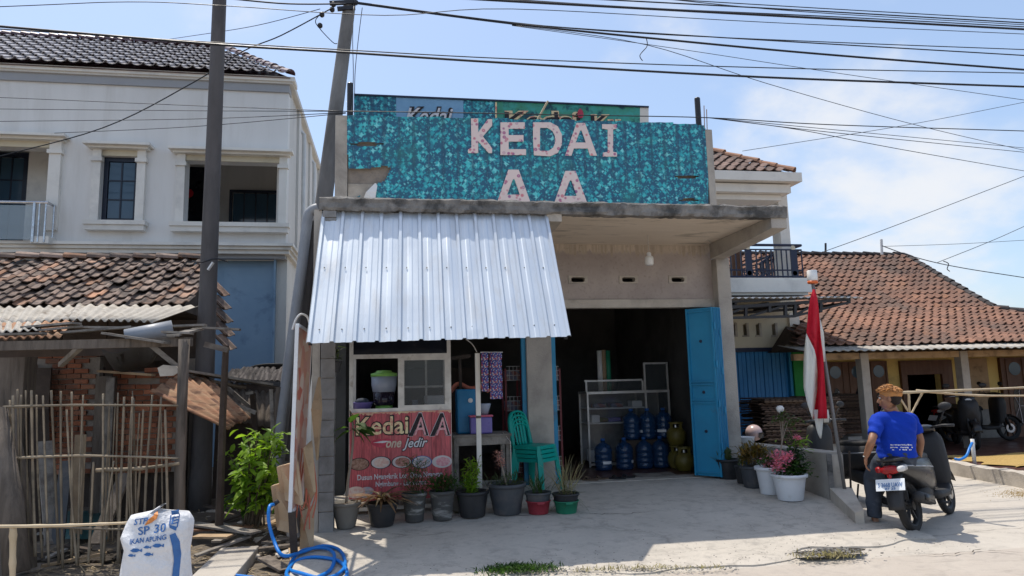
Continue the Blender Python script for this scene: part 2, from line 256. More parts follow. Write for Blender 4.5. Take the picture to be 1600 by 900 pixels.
# ---- special printed / stained materials
def ivy():
    m, nt, b = newmat('ivy_print'); L = nt.links; N = nt.nodes
    g = N.new('ShaderNodeNewGeometry'); sep = N.new('ShaderNodeSeparateXYZ'); L.new(g.outputs['Position'], sep.inputs[0])
    cb = N.new('ShaderNodeCombineXYZ'); L.new(sep.outputs[0], cb.inputs[0]); L.new(sep.outputs[2], cb.inputs[1])
    wn = noise_node(nt, cb.outputs[0], 9, 3); dis = N.new('ShaderNodeVectorMath'); dis.operation = 'MULTIPLY_ADD'
    L.new(wn.outputs['Color'], dis.inputs[0]); dis.inputs[1].default_value = (0.07, 0.07, 0); L.new(cb.outputs[0], dis.inputs[2])
    vo = N.new('ShaderNodeTexVoronoi'); vo.distance = 'MINKOWSKI'; vo.inputs['Exponent'].default_value = 0.72; vo.inputs['Scale'].default_value = 18.5; L.new(dis.outputs[0], vo.inputs['Vector'])
    v2 = N.new('ShaderNodeTexVoronoi'); v2.inputs['Scale'].default_value = 33; L.new(dis.outputs[0], v2.inputs['Vector'])
    rp = N.new('ShaderNodeValToRGB'); e = rp.color_ramp.elements; e[0].position = 0.0; e[0].color = (0.015, 0.17, 0.27, 1); e[1].position = 1.0; e[1].color = (0.22, 0.70, 0.74, 1)
    x = rp.color_ramp.elements.new(0.45); x.color = (0.02, 0.38, 0.46, 1); x = rp.color_ramp.elements.new(0.75); x.color = (0.05, 0.53, 0.58, 1)
    sc = N.new('ShaderNodeSeparateColor'); L.new(vo.outputs['Color'], sc.inputs[0]); L.new(sc.outputs[0], rp.inputs[0])
    edge = maprange(nt, vo.outputs['Distance'], 0.80, 1.22)
    col = mixc(nt, edge, rp.outputs[0], (0.008, 0.07, 0.16))
    s2 = N.new('ShaderNodeSeparateColor'); L.new(v2.outputs['Color'], s2.inputs[0])
    col = mixc(nt, mth(nt, 'MULTIPLY', maprange(nt, s2.outputs[1], 0.72, 0.8), maprange(nt, v2.outputs['Distance'], 0.45, 0.2)), col, (0.07, 0.42, 0.42))
    # vertical trellis gaps
    fx = mth(nt, 'FRACT', mth(nt, 'MULTIPLY', sep.outputs[0], 1/0.21)); st = mth(nt, 'ABSOLUTE', mth(nt, 'SUBTRACT', fx, 0.5))
    n4 = noise_node(nt, cb.outputs[0], 6, 3)
    gap = mth(nt, 'MULTIPLY', maprange(nt, st, 0.2, 0.04), maprange(nt, n4.outputs['Fac'], 0.34, 0.54, 0.25, 0.9))
    zb = maprange(nt, mth(nt, 'ABSOLUTE', mth(nt, 'SUBTRACT', sep.outputs[2], 4.42)), 0.07, 0.17)
    col = mixc(nt, mth(nt, 'MULTIPLY', gap, zb), col, (0.006, 0.035, 0.10))
    line = maprange(nt, st, 0.018, 0.006); n5 = noise_node(nt, cb.outputs[0], 11, 2)
    col = mixc(nt, mth(nt, 'MULTIPLY', line, maprange(nt, n5.outputs['Fac'], 0.5, 0.56, 0, 0.4)), col, (0.25, 0.4, 0.5))
    n6 = noise_node(nt, cb.outputs[0], 1.6, 4); col = mixc(nt, maprange(nt, n6.outputs['Fac'], 0.52, 0.72, 0, 0.35), col, (0.03, 0.25, 0.17))
    col = mixc(nt, 0.10, col, (0.25, 0.6, 0.66))
    L.new(col, b.inputs['Base Color']); b.inputs['Roughness'].default_value = 0.6; b.inputs['Specular IOR Level'].default_value = 0.3
ivy()
def floral():
    m, nt, b = newmat('floral_print'); L = nt.links; N = nt.nodes
    g = N.new('ShaderNodeNewGeometry'); vo = N.new('ShaderNodeTexVoronoi'); vo.inputs['Scale'].default_value = 15; L.new(g.outputs['Position'], vo.inputs['Vector'])
    sc = N.new('ShaderNodeSeparateColor'); L.new(vo.outputs['Color'], sc.inputs[0])
    rp = N.new('ShaderNodeValToRGB'); e = rp.color_ramp.elements; e[0].color = (0.30, 0.12, 0.28, 1); e[1].color = (0.62, 0.22, 0.25, 1); L.new(sc.outputs[0], rp.inputs[0])
    ring = mth(nt, 'MULTIPLY', maprange(nt, vo.outputs['Distance'], 0.46, 0.30), maprange(nt, sc.outputs[1], 0.15, 0.25))
    col = mixc(nt, ring, (0.72, 0.60, 0.58), rp.outputs[0])
    col = mixc(nt, maprange(nt, vo.outputs['Distance'], 0.12, 0.05), col, (0.72, 0.55, 0.55))
    L.new(col, b.inputs['Base Color']); b.inputs['Roughness'].default_value = 0.6
floral()
def planks():
    m, nt, b = newmat('plank_print'); L = nt.links; N = nt.nodes
    g = N.new('ShaderNodeNewGeometry'); sep = N.new('ShaderNodeSeparateXYZ'); L.new(g.outputs['Position'], sep.inputs[0])
    mp = N.new('ShaderNodeMapping'); mp.inputs['Scale'].default_value = (9, 1, 1.1); L.new(g.outputs['Position'], mp.inputs[0])
    n1 = noise_node(nt, mp.outputs[0], 3.2, 6, 0.62, 1.2)
    fx = mth(nt, 'MULTIPLY', sep.outputs[0], 1/0.115); fl = mth(nt, 'FLOOR', fx)
    wn = N.new('ShaderNodeTexWhiteNoise'); wn.noise_dimensions = '1D'; L.new(fl, wn.inputs['W'])
    rp = N.new('ShaderNodeValToRGB'); e = rp.color_ramp.elements; e[0].position = 0.3; e[0].color = (0.20, 0.022, 0.035, 1); e[1].position = 0.72; e[1].color = (0.74, 0.12, 0.14, 1); L.new(n1.outputs['Fac'], rp.inputs[0])
    col = mixc(nt, maprange(nt, wn.outputs['Value'], 0, 1, 0, 0.35), rp.outputs[0], (0.62, 0.18, 0.2))
    fr = mth(nt, 'ABSOLUTE', mth(nt, 'SUBTRACT', mth(nt, 'FRACT', fx), 0.5)); col = mixc(nt, maprange(nt, fr, 0.47, 0.495), col, (0.06, 0.012, 0.02))
    L.new(col, b.inputs['Base Color']); b.inputs['Roughness'].default_value = 0.45
planks()
def plank_top():
    mat('plank_top', (0.72, 0.60, 0.36), (0.55, 0.14, 0.15), 9, 0.45, bump=0)
plank_top()
def greenprint():
    mat('sign_green', (0.05, 0.38, 0.34), (0.06, 0.26, 0.14), 5, 0.6, bump=0, dirt=(0.012, 0.07, 0.10), dscale=4.5, dlo=0.52, dhi=0.62)
    mat('sign_sky', (0.22, 0.42, 0.62), (0.18, 0.36, 0.56), 5, 0.6, bump=0)
greenprint()
def facade():
    m, nt, b = newmat('facade_concrete'); L = nt.links; N = nt.nodes
    g = N.new('ShaderNodeNewGeometry'); sep = N.new('ShaderNodeSeparateXYZ'); L.new(g.outputs['Position'], sep.inputs[0])
    n1 = noise_node(nt, g.outputs['Position'], 1.4, 7, 0.6); n2 = noise_node(nt, g.outputs['Position'], 22, 4)
    col = mixc(nt, maprange(nt, n1.outputs['Fac'], 0.35, 0.65), (0.46, 0.40, 0.365), (0.335, 0.285, 0.26))
    mp = N.new('ShaderNodeMapping'); mp.inputs['Scale'].default_value = (9, 1, 0.35); L.new(g.outputs['Position'], mp.inputs[0])
    n3 = noise_node(nt, mp.outputs[0], 2.2, 4)
    lim = mth(nt, 'ADD', sep.outputs[2], mth(nt, 'MULTIPLY', mth(nt, 'SUBTRACT', n3.outputs['Fac'], 0.5), 0.32))
    col = mixc(nt, maprange(nt, lim, 3.44, 3.48), col, mixc(nt, maprange(nt, n3.outputs['Fac'], 0.4, 0.62), (0.56, 0.48, 0.39), (0.40, 0.335, 0.265)))
    col = mixc(nt, maprange(nt, n2.outputs['Fac'], 0.55, 0.75, 0, 0.4), col, (0.17, 0.15, 0.135))
    L.new(col, b.inputs['Base Color']); b.inputs['Roughness'].default_value = 0.92
    bp = N.new('ShaderNodeBump'); bp.inputs['Strength'].default_value = 0.3; bp.inputs['Distance'].default_value = 0.01; L.new(n2.outputs['Fac'], bp.inputs['Height']); L.new(bp.outputs[0], b.inputs['Normal'])
facade()
def slab(name, ca, cb_, cc, crack=0.5, wear=0.5):
    m, nt, b = newmat(name); L = nt.links; N = nt.nodes
    g = N.new('ShaderNodeNewGeometry'); pos = g.outputs['Position']
    n1 = noise_node(nt, pos, 1.1, 9, 0.68, 0.5); n2 = noise_node(nt, pos, 6, 6, 0.7); n3 = noise_node(nt, pos, 90, 3, 0.7)
    col = mixc(nt, maprange(nt, n1.outputs['Fac'], 0.34, 0.66), ca, cb_)
    col = mixc(nt, maprange(nt, n2.outputs['Fac'], 0.5, 0.72, 0, wear), col, cc)
    mp = N.new('ShaderNodeMapping'); mp.inputs['Scale'].default_value = (1, 2.4, 1); L.new(pos, mp.inputs[0])
    n7 = noise_node(nt, mp.outputs[0], 2.4, 7, 0.7, 0.6); col = mixc(nt, maprange(nt, n7.outputs['Fac'], 0.54, 0.68, 0, 0.6), col, tuple(x*0.62 for x in ca))
    col = mixc(nt, maprange(nt, n3.outputs['Fac'], 0.35, 0.7, 0, 0.3), col, tuple(x*0.7 for x in cb_))
    nw = noise_node(nt, pos, 1.7, 5, 0.7); vm = N.new('ShaderNodeVectorMath'); vm.operation = 'MULTIPLY_ADD'; L.new(nw.outputs['Color'], vm.inputs[0]); vm.inputs[1].default_value = (0.9, 0.9, 0); L.new(pos, vm.inputs[2])
    vo = N.new('ShaderNodeTexVoronoi'); vo.feature = 'DISTANCE_TO_EDGE'; vo.inputs['Scale'].default_value = 0.42; L.new(vm.outputs[0], vo.inputs['Vector'])
    col = mixc(nt, maprange(nt, vo.outputs['Distance'], 0.006, 0.0015, 0, crack), col, (0.06, 0.055, 0.05))
    L.new(col, b.inputs['Base Color']); b.inputs['Roughness'].default_value = 0.9; b.inputs['Specular IOR Level'].default_value = 0.25
    mixh = mth(nt, 'ADD', mth(nt, 'MULTIPLY', n3.outputs['Fac'], 0.5), n2.outputs['Fac'])
    bp = N.new('ShaderNodeBump'); bp.inputs['Strength'].default_value = 0.35; bp.inputs['Distance'].default_value = 0.012; L.new(mixh, bp.inputs['Height']); L.new(bp.outputs[0], b.inputs['Normal'])
slab('apron_concrete', (0.55, 0.50, 0.435), (0.46, 0.42, 0.365), (0.30, 0.275, 0.245), 0.2, 0.85)
slab('yard_concrete', (0.51, 0.465, 0.405), (0.455, 0.415, 0.365), (0.35, 0.32, 0.285), 0.2, 0.4)
slab('road_surface', (0.47, 0.42, 0.365), (0.42, 0.37, 0.32), (0.31, 0.28, 0.25), 0.12, 0.6)
slab('bare_ground', (0.17, 0.14, 0.11), (0.12, 0.10, 0.08), (0.24, 0.2, 0.15), 0.0, 0.7)
def shirt():
    m, nt, b = newmat('shirt_blue'); L = nt.links; N = nt.nodes
    tc = N.new('ShaderNodeTexCoord'); sep = N.new('ShaderNodeSeparateXYZ'); L.new(tc.outputs['Object'], sep.inputs[0])
    n1 = noise_node(nt, tc.outputs['Object'], 7, 4); col = mixc(nt, n1.outputs['Fac'], (0.004, 0.045, 0.42), (0.003, 0.03, 0.33))
    L.new(col, b.inputs['Base Color']); b.inputs['Roughness'].default_value = 0.85; b.inputs['Specular IOR Level'].default_value = 0.25
    n2 = noise_node(nt, tc.outputs['Object'], 9, 3); bp = N.new('ShaderNodeBump'); bp.inputs['Strength'].default_value = 0.55; bp.inputs['Distance'].default_value = 0.03; L.new(n2.outputs['Fac'], bp.inputs['Height']); L.new(bp.outputs[0], b.inputs['Normal'])
shirt()
def mosaic():
    m, nt, b = newmat('sachet_print'); L = nt.links; N = nt.nodes
    tc = N.new('ShaderNodeTexCoord'); vo = N.new('ShaderNodeTexVoronoi'); vo.inputs['Scale'].default_value = 75; L.new(tc.outputs['Object'], vo.inputs['Vector'])
    sc = N.new('ShaderNodeSeparateColor'); L.new(vo.outputs['Color'], sc.inputs[0]); rp = N.new('ShaderNodeValToRGB'); rp.color_ramp.interpolation = 'CONSTANT'
    e = rp.color_ramp.elements; e[0].color = (0.02, 0.03, 0.2, 1); e[1].position = 0.4; e[1].color = (0.42, 0.38, 0.45, 1); x = e.new(0.62); x.color = (0.28, 0.04, 0.08, 1); x = e.new(0.8); x.color = (0.03, 0.06, 0.28, 1)
    L.new(sc.outputs[0], rp.inputs[0]); L.new(rp.outputs[0], b.inputs['Base Color']); b.inputs['Roughness'].default_value = 0.35
mosaic()
def panelprint(name, cols, scale):
    m, nt, b = newmat(name); L = nt.links; N = nt.nodes
    tc = N.new('ShaderNodeTexCoord'); vo = N.new('ShaderNodeTexVoronoi'); vo.inputs['Scale'].default_value = scale; L.new(tc.outputs['Object'], vo.inputs['Vector'])
    sc = N.new('ShaderNodeSeparateColor'); L.new(vo.outputs['Color'], sc.inputs[0]); rp = N.new('ShaderNodeValToRGB'); e = rp.color_ramp.elements
    e[0].color = c4(cols[0]); e[1].color = c4(cols[-1])
    for i, c in enumerate(cols[1:-1]): x = e.new((i+1)/(len(cols)-1)); x.color = c4(c)
    L.new(sc.outputs[0], rp.inputs[0]); L.new(rp.outputs[0], b.inputs['Base Color']); b.inputs['Roughness'].default_value = 0.5
panelprint('standing_banner', [(0.55, 0.3, 0.22), (0.62, 0.5, 0.42), (0.5, 0.12, 0.08), (0.6, 0.42, 0.3)], 7)
panelprint('groceries', [(0.3, 0.3, 0.3), (0.25, 0.08, 0.06), (0.1, 0.15, 0.25), (0.35, 0.3, 0.12)], 14)
# ------------------------------------------------------------ mesh helpers
class MB:
    def __init__(s): s.v = []; s.f = []
    def add(s, vs, fs):
        o = len(s.v); s.v += [Vector(x) for x in vs]; s.f += [tuple(i+o for i in f) for f in fs]; return s
    def box(s, a, b):
        x0, y0, z0 = (min(a[i], b[i]) for i in range(3)); x1, y1, z1 = (max(a[i], b[i]) for i in range(3))
        return s.add([(x0,y0,z0),(x1,y0,z0),(x1,y1,z0),(x0,y1,z0),(x0,y0,z1),(x1,y0,z1),(x1,y1,z1),(x0,y1,z1)],
                     [(0,3,2,1),(4,5,6,7),(0,1,5,4),(1,2,6,5),(2,3,7,6),(3,0,4,7)])
    def bevbox(s, a, b, r):
        lo = [min(a[i], b[i]) for i in range(3)]; hi = [max(a[i], b[i]) for i in range(3)]
        bm = bmesh.new(); bmesh.ops.create_cube(bm, size=1.0)
        for v in bm.verts: v.co = Vector(((lo[i]+hi[i])/2+v.co[i]*(hi[i]-lo[i]) for i in range(3)))
        bmesh.ops.bevel(bm, geom=list(bm.edges), offset=r, segments=2, affect='EDGES', profile=0.6)
        bm.verts.index_update(); s.add([v.co.copy() for v in bm.verts], [tuple(v.index for v in f.verts) for f in bm.faces]); bm.free(); return s
    def beam(s, p, q, w, h, up=(0,0,1)):
        p = Vector(p); q = Vector(q); d = (q-p).normalized(); u = Vector(up)
        if abs(d.dot(u)) > 0.97: u = Vector((0,1,0))
        r = d.cross(u).normalized(); u = r.cross(d).normalized(); vs = []
        for c in (p, q):
            for a, b in ((-1,-1),(1,-1),(1,1),(-1,1)): vs.append(c+r*(a*w/2)+u*(b*h/2))
        return s.add(vs, [(0,3,2,1),(4,5,6,7),(0,1,5,4),(1,2,6,5),(2,3,7,6),(3,0,4,7)])
    def tube(s, pts, rad, n=8, cap=True, sx=1.0, sy=1.0, up=None):
        pts = [Vector(p) for p in pts]; m = len(pts)
        if not isinstance(rad, (list, tuple)): rad = [rad]*m
        ref = Vector(up) if up else None; vs = []; prev = None
        for i, p in enumerate(pts):
            d = (pts[min(i+1, m-1)]-pts[max(i-1, 0)])
            if d.length < 1e-9: d = Vector((0,0,1))
            d.normalize()
            if ref is not None: u = ref
            elif prev is not None: u = prev
            else: u = Vector((0,0,1)) if abs(d.z) < 0.9 else Vector((0,1,0))
            r = d.cross(u)
            if r.length < 1e-6: r = d.orthogonal()
            r.normalize(); u = r.cross(d).normalized(); prev = u
            k = rad[i]; kx, ky = (k if isinstance(k, (list, tuple)) else (k*sx, k*sy))
            for j in range(n):
                a = 2*math.pi*j/n; vs.append(p+r*(math.cos(a)*kx)+u*(math.sin(a)*ky))
        fs = [(i*n+j, i*n+(j+1)%n, (i+1)*n+(j+1)%n, (i+1)*n+j) for i in range(m-1) for j in range(n)]
        if cap: fs += [tuple(range(n-1, -1, -1)), tuple((m-1)*n+j for j in range(n))]
        return s.add(vs, fs)
    def lathe(s, prof, c=(0,0,0), n=20, cap=True, axis='Z'):
        c = Vector(c); vs = []; m = len(prof)
        for r, z in prof:
            for j in range(n):
                a = 2*math.pi*j/n; p = (r*math.cos(a), r*math.sin(a), z)
                if axis == 'Y': p = (p[0], p[2], p[1])
                if axis == 'X': p = (p[2], p[0], p[1])
                vs.append(c+Vector(p))
        fs = [(i*n+j, i*n+(j+1)%n, (i+1)*n+(j+1)%n, (i+1)*n+j) for i in range(m-1) for j in range(n)]
        if cap: fs += [tuple(range(n-1,-1,-1)), tuple((m-1)*n+j for j in range(n))]
        return s.add(vs, fs)
    def prism(s, poly, vec):
        vec = Vector(vec); poly = [Vector(p) for p in poly]; n = len(poly)
        return s.add(poly+[p+vec for p in poly], [tuple(range(n-1,-1,-1)), tuple(range(n, 2*n))]+[(i, (i+1)%n, n+(i+1)%n, n+i) for i in range(n)])
    def grid(s, rows):
        nr, nc = len(rows), len(rows[0])
        return s.add([p for r in rows for p in r], [(i*nc+j, i*nc+j+1, (i+1)*nc+j+1, (i+1)*nc+j) for i in range(nr-1) for j in range(nc-1)])
    def sheet(s, rows, t):
        """grid given a real thickness along its normal"""
        nr, nc = len(rows), len(rows[0]); R = [[Vector(p) for p in r] for r in rows]; B = []
        for i in range(nr):
            row = []
            for j in range(nc):
                du = R[i][min(j+1, nc-1)]-R[i][max(j-1, 0)]; dv = R[min(i+1, nr-1)][j]-R[max(i-1, 0)][j]
                k = du.cross(dv); k = k.normalized() if k.length > 1e-9 else Vector((0,0,1)); row.append(R[i][j]-k*t)
            B.append(row)
        q = nr*nc; f = []
        for i in range(nr-1):
            for j in range(nc-1):
                a, b, c, d = i*nc+j, i*nc+j+1, (i+1)*nc+j+1, (i+1)*nc+j; f += [(a,b,c,d), (q+d,q+c,q+b,q+a)]
        ring = [j for j in range(nc)]+[i*nc+nc-1 for i in range(1, nr)]+[(nr-1)*nc+j for j in range(nc-2,-1,-1)]+[i*nc for i in range(nr-2, 0, -1)]
        for i in range(len(ring)): a, b = ring[i], ring[(i+1)%len(ring)]; f.append((b, a, q+a, q+b))
        return s.add([p for r in R for p in r]+[p for r in B for p in r], f)
    def xform(s, M): s.v = [M@v for v in s.v]; return s
    def mesh(s, name, m, smooth=False):
        me = bpy.data.meshes.new(name); me.from_pydata([tuple(v) for v in s.v], [], s.f); me.validate()
        if m: me.materials.append(MATS[m])
        if smooth: me.polygons.foreach_set('use_smooth', [True]*len(me.polygons)); 
        me.update(); return me
    def build(s, name, m, parent=None, smooth=False, origin=None):
        """verts are in world metres; the object's origin goes to its middle (or base)"""
        if origin is None:
            lo = Vector([min(v[i] for v in s.v) for i in range(3)]); hi = Vector([max(v[i] for v in s.v) for i in range(3)]); origin = (lo+hi)/2
            if parent is None: origin.z = lo.z
        origin = Vector(origin); s.v = [v-origin for v in s.v]
        o = bpy.data.objects.new(name, s.mesh(name, m, smooth)); COL.objects.link(o)
        if parent is not None: o.parent = parent; o.location = origin-wloc(parent)
        else: o.location = origin
        return o
WL = {}
def wloc(o):
    p = Vector((0,0,0))
    while o is not None: p += o.location; o = o.parent
    return p
def tag(o, label=None, cat=None, group=None, kind=None):
    if label: o['label'] = label
    if cat: o['category'] = cat
    if group: o['group'] = group
    if kind: o['kind'] = kind
    return o
def thing(name, label, cat, loc=(0,0,0), group=None):
    o = bpy.data.objects.new(name, None); COL.objects.link(o); o.location = loc; o.empty_display_size = 0.1
    return tag(o, label, cat, group)
def inst(me, name, parent, M):
    o = bpy.data.objects.new(name, me); COL.objects.link(o)
    if parent is not None: o.parent = parent; M = Matrix.Translation(-wloc(parent))@M
    o.matrix_basis = M; return o
def copy_tree(o, parent=None):
    c = o.copy(); COL.objects.link(c); c.parent = parent
    for ch in list(o.children): copy_tree(ch, c)
    return c
def frame(o, x, y=None, z=None):
    """matrix with given axes"""
    M = Matrix.Identity(4)
    for i in range(3): M[i][0] = x[i]; M[i][1] = y[i]; M[i][2] = z[i]; M[i][3] = o[i]
    return M
def structure(o): o['kind'] = 'structure'; return o
def pxbox(u0, v0, u1, v1, Y, d, dy=0.0):
    a = P((u0+u1)/2, v0, Y); b = P((u0+u1)/2, v1, Y); l = P(u0, (v0+v1)/2, Y); r = P(u1, (v0+v1)/2, Y)
    return (l.x, Y+dy, b.z), (r.x, Y+dy+d, a.z)
def text_mesh(s, size, extrude, m, shear=0.0, offset=0.0, width=None):
    cu = bpy.data.curves.new('t', 'FONT'); cu.body = s; cu.size = size; cu.extrude = extrude; cu.shear = shear; cu.offset = offset; cu.resolution_u = 3
    ob = bpy.data.objects.new('t', cu); me = bpy.data.meshes.new_from_object(ob); bpy.data.objects.remove(ob); bpy.data.curves.remove(cu)
    me.materials.clear(); me.materials.append(MATS[m])
    xs = [v.co.x for v in me.vertices]; w = max(xs)-min(xs); x0 = min(xs); k = (width/w) if width else 1.0
    for v in me.vertices: v.co.x = (v.co.x-x0)*k
    return me
def text(name, s, m, o, xd, up, size, parent, extrude=0.002, shear=0.0, offset=0.0, width=None):
    me = text_mesh(s, size, extrude, m, shear, offset, width)
    xd = Vector(xd).normalized(); up = Vector(up); n = xd.cross(up).normalized(); up = n.cross(xd)
    return inst(me, name, parent, frame(Vector(o), xd, up, n))
def remesh(mb, name, m, parent, voxel=0.012, smooth=6, origin=None):
    o = mb.build(name, m, parent, True, origin)
    r = o.modifiers.new('r', 'REMESH'); r.mode = 'VOXEL'; r.voxel_size = voxel; r.use_smooth_shade = True
    k = o.modifiers.new('s', 'SMOOTH'); k.factor = 0.5; k.iterations = smooth
    dg = bpy.context.evaluated_depsgraph_get(); me = bpy.data.meshes.new_from_object(o.evaluated_get(dg))
    o.modifiers.clear(); o.data = me
    if not me.materials: me.materials.append(MATS[m])
    return o
def wall_holes(mb, x0, x1, z0, z1, Y, t, holes):
    xs = sorted(set([x0, x1]+[h[0] for h in holes]+[h[1] for h in holes])); zs = sorted(set([z0, z1]+[h[2] for h in holes]+[h[3] for h in holes]))
    xs = [x for x in xs if x0 <= x <= x1]; zs = [z for z in zs if z0 <= z <= z1]
    for i in range(len(xs)-1):
        j = 0
        while j < len(zs)-1:
            cx = (xs[i]+xs[i+1])/2
            ins = lambda k: any(h[0] < cx < h[1] and h[2] < (zs[k]+zs[k+1])/2 < h[3] for h in holes)
            if ins(j): j += 1; continue
            k = j
            while k+1 < len(zs)-1 and not ins(k+1): k += 1
            mb.box((xs[i], Y, zs[j]), (xs[i+1], Y+t, zs[k+1])); j = k+1
    return mb
def smooth_path(pts, n=8):
    pts = [Vector(p) for p in pts]; out = []
    for i in range(len(pts)-1):
        p0 = pts[max(i-1, 0)]; p1 = pts[i]; p2 = pts[i+1]; p3 = pts[min(i+2, len(pts)-1)]
        for k in range(n):
            t = k/n; out.append(0.5*((2*p1)+(p2-p0)*t+(2*p0-5*p1+4*p2-p3)*t*t+(3*p1-p0-3*p2+p3)*t**3))
    out.append(pts[-1]); return out
def leafm(L, w, fold=0.25, droop=0.3, seg=3):
    """a folded, drooping leaf along +X"""
    mb = MB(); rows = []
    for i in range(seg+1):
        t = i/seg; ww = w*0.5*math.sin(math.pi*min(0.97, 0.06+t*0.94))**0.8; z = -droop*L*t*t
        rows.append([(L*t, -ww, z+fold*ww), (L*t, 0, z), (L*t, ww, z+fold*ww)])
    return mb.grid(rows)
def rot_to(d, roll=0.0):
    d = Vector(d).normalized(); u = Vector((0,0,1)); y = u.cross(d)
    if y.length < 1e-4: y = Vector((0,1,0))
    y.normalize(); z = d.cross(y).normalized()
    M = Matrix.Identity(4)
    for i in range(3): M[i][0] = d[i]; M[i][1] = y[i]; M[i][2] = z[i]
    return M@Matrix.Rotation(roll, 4, 'X')
# clay pantile: S-profile, thick front lip, about 40 triangles, x across, y up the slope
def tile_mesh(w, l, m, amp=0.028, name='roof_tile'):
    prof = [(-0.5, 0.35), (-0.36, -0.35), (-0.12, -0.6), (0.12, -0.2), (0.3, 0.85), (0.44, 1.0), (0.56, 0.45)]
    mb = MB(); mb.sheet([[(x*w, 0.0, z*amp+0.012) for x, z in prof], [(x*w, l, z*amp-0.006) for x, z in prof]], 0.014)
    return mb.mesh(name, m, False)
def zap(x, y):
    """height of the sloping concrete apron"""
    t = max(0.0, min(1.0, (9.3-y)/3.35)); return 0.20-0.185*t
# ============================================================ ground
def sheet_poly(name, pts, m, n=1, zf=None):
    pass
def gridsheet(name, x0, x1, y0, y1, nx, ny, zf, m):
    mb = MB(); rows = [[(x0+(x1-x0)*i/nx, y0+(y1-y0)*j/ny, zf(x0+(x1-x0)*i/nx, y0+(y1-y0)*j/ny)) for i in range(nx+1)] for j in range(ny+1)]
    mb.grid(rows); o = mb.build(name, m, None, True, (0,0,0)); return structure(o)
gridsheet('ground', -900, 900, -300, 1500, 2, 2, lambda x, y: -0.12, 'bare_ground')
gridsheet('road', -80, 80, -7, 5.78, 40, 6, lambda x, y: -0.012, 'road_surface')
nz = lambda x, y, s, a: a*mnoise.noise(Vector((x*s, y*s, 0.3)))
gridsheet('yard', -0.7, 60, 5.66, 40, 120, 60, lambda x, y: 0.0+nz(x, y, 0.6, 0.008) -(0.016 if y < 5.7 else 0)-(0.004 if x < 4.4 else 0), 'yard_concrete')
def dirtz(x, y):
    return -0.03+nz(x, y, 1.3, 0.07)+nz(x, y, 5, 0.025)+0.05*max(0, min(1, (y-7)/3))-(0.07 if y < 5.8 else 0)
gridsheet('dirt_ground', -30, -0.62, 5.5, 40, 150, 120, dirtz, 'bare_ground')
# apron: sloping concrete in front of the shop, broken front edge
def apron():
    mb = MB(); top = []; nx = 60; ny = 44
    def fy(x):
        return 5.95+0.10*math.sin(x*1.7)+0.07*math.sin(x*5.1+1)+nz(x, 0, 3.0, 0.09)+(0.12 if x > 3.6 else 0)
    for j in range(ny+1):
        row = []
        for i in range(nx+1):
            x = -0.86+(6.06)*i/nx; f = fy(x); y = f+(9.62-f)*j/ny
            if x > 4.9: x = min(x, 5.22+0.06*math.sin(y*4))
            row.append((x, y, zap(x, y)+nz(x, y, 1.1, 0.012)+nz(x, y, 5, 0.004)-(0.015 if j == 0 else 0)))
        top.append(row)
    mb.grid(top)
    n = nx+1
    for edge in ([r[0] for r in top], [p for p in top[0]], [r[-1] for r in top]):
        k = len(mb.v); mb.v += [Vector(p) for p in edge]+[Vector((p[0], p[1], -0.1)) for p in edge]; m = len(edge)
        mb.f += [(k+i, k+i+1, k+m+i+1, k+m+i) for i in range(m-1)]
    return structure(mb.build('apron', 'apron_concrete', None, True, (0,0,0)))
apron_o = apron()
def crack(parent, pts, w, zf, jit=0.02):
    pts = smooth_path([Vector(p) for p in pts], 9); L = []; R = []
    for i, p in enumerate(pts):
        a = Vector((random.gauss(0, jit*0.35), random.gauss(0, jit), 0)); k = w*random.uniform(0.25, 1.3)*min(1, 0.2+min(i, len(pts)-1-i)*0.3); q = p+a; z = zf(q.x, q.y)
        L.append((q.x, q.y-k, z)); R.append((q.x, q.y+k, z))
    return MB().grid([L, R]).build('crack', 'soil', parent)
hole = MB(); hc = PZ(1298, 863, 0.03); hp0 = []
for i in range(40):
    a = 2*math.pi*i/40; k = 1+0.35*mnoise.noise(Vector((math.cos(a)*2, math.sin(a)*2, 3)))+0.2*mnoise.noise(Vector((math.cos(a)*6, math.sin(a)*6, 1))); q = hc+Vector((0.34*math.cos(a)*k, 0.10*math.sin(a)*k, 0)); hp0.append(q)
for q in hp0: q.z = zap(q.x, q.y)+0.02
hole.add(hp0+[hc+Vector((0, 0, 0.012))], [(i, (i+1) % 40, 40) for i in range(40)]); hole.build('broken_patch', 'soil', apron_o, True)
azf = lambda x, y: zap(x, y)+nz(x, y, 1.1, 0.012)+nz(x, y, 5, 0.004)+0.003
crack(apron_o, [PZ(u, v, 0.1) for u, v in ((760, 812), (850, 808), (900, 805), (960, 806), (1010, 803))], 0.006, azf)
crack(apron_o, [PZ(u, v, 0.06) for u, v in ((1000, 742), (1060, 770), (1120, 790), (1180, 830))], 0.003, azf, 0.012)
crack(apron_o, [PZ(u, v, 0.06) for u, v in ((560, 835), (640, 842), (720, 836))], 0.004, azf)
yard_o = bpy.data.objects['yard']
yzf = lambda x, y: nz(x, y, 0.6, 0.008)+0.004
crack(yard_o, [PZ(u, v, 0) for u, v in ((1400, 862), (1470, 866), (1540, 861), (1620, 866))], 0.006, yzf); crack(yard_o, [PZ(u, v, 0) for u, v in ((1395, 836), (1470, 838), (1540, 829), (1620, 824))], 0.003, yzf, 0.008)
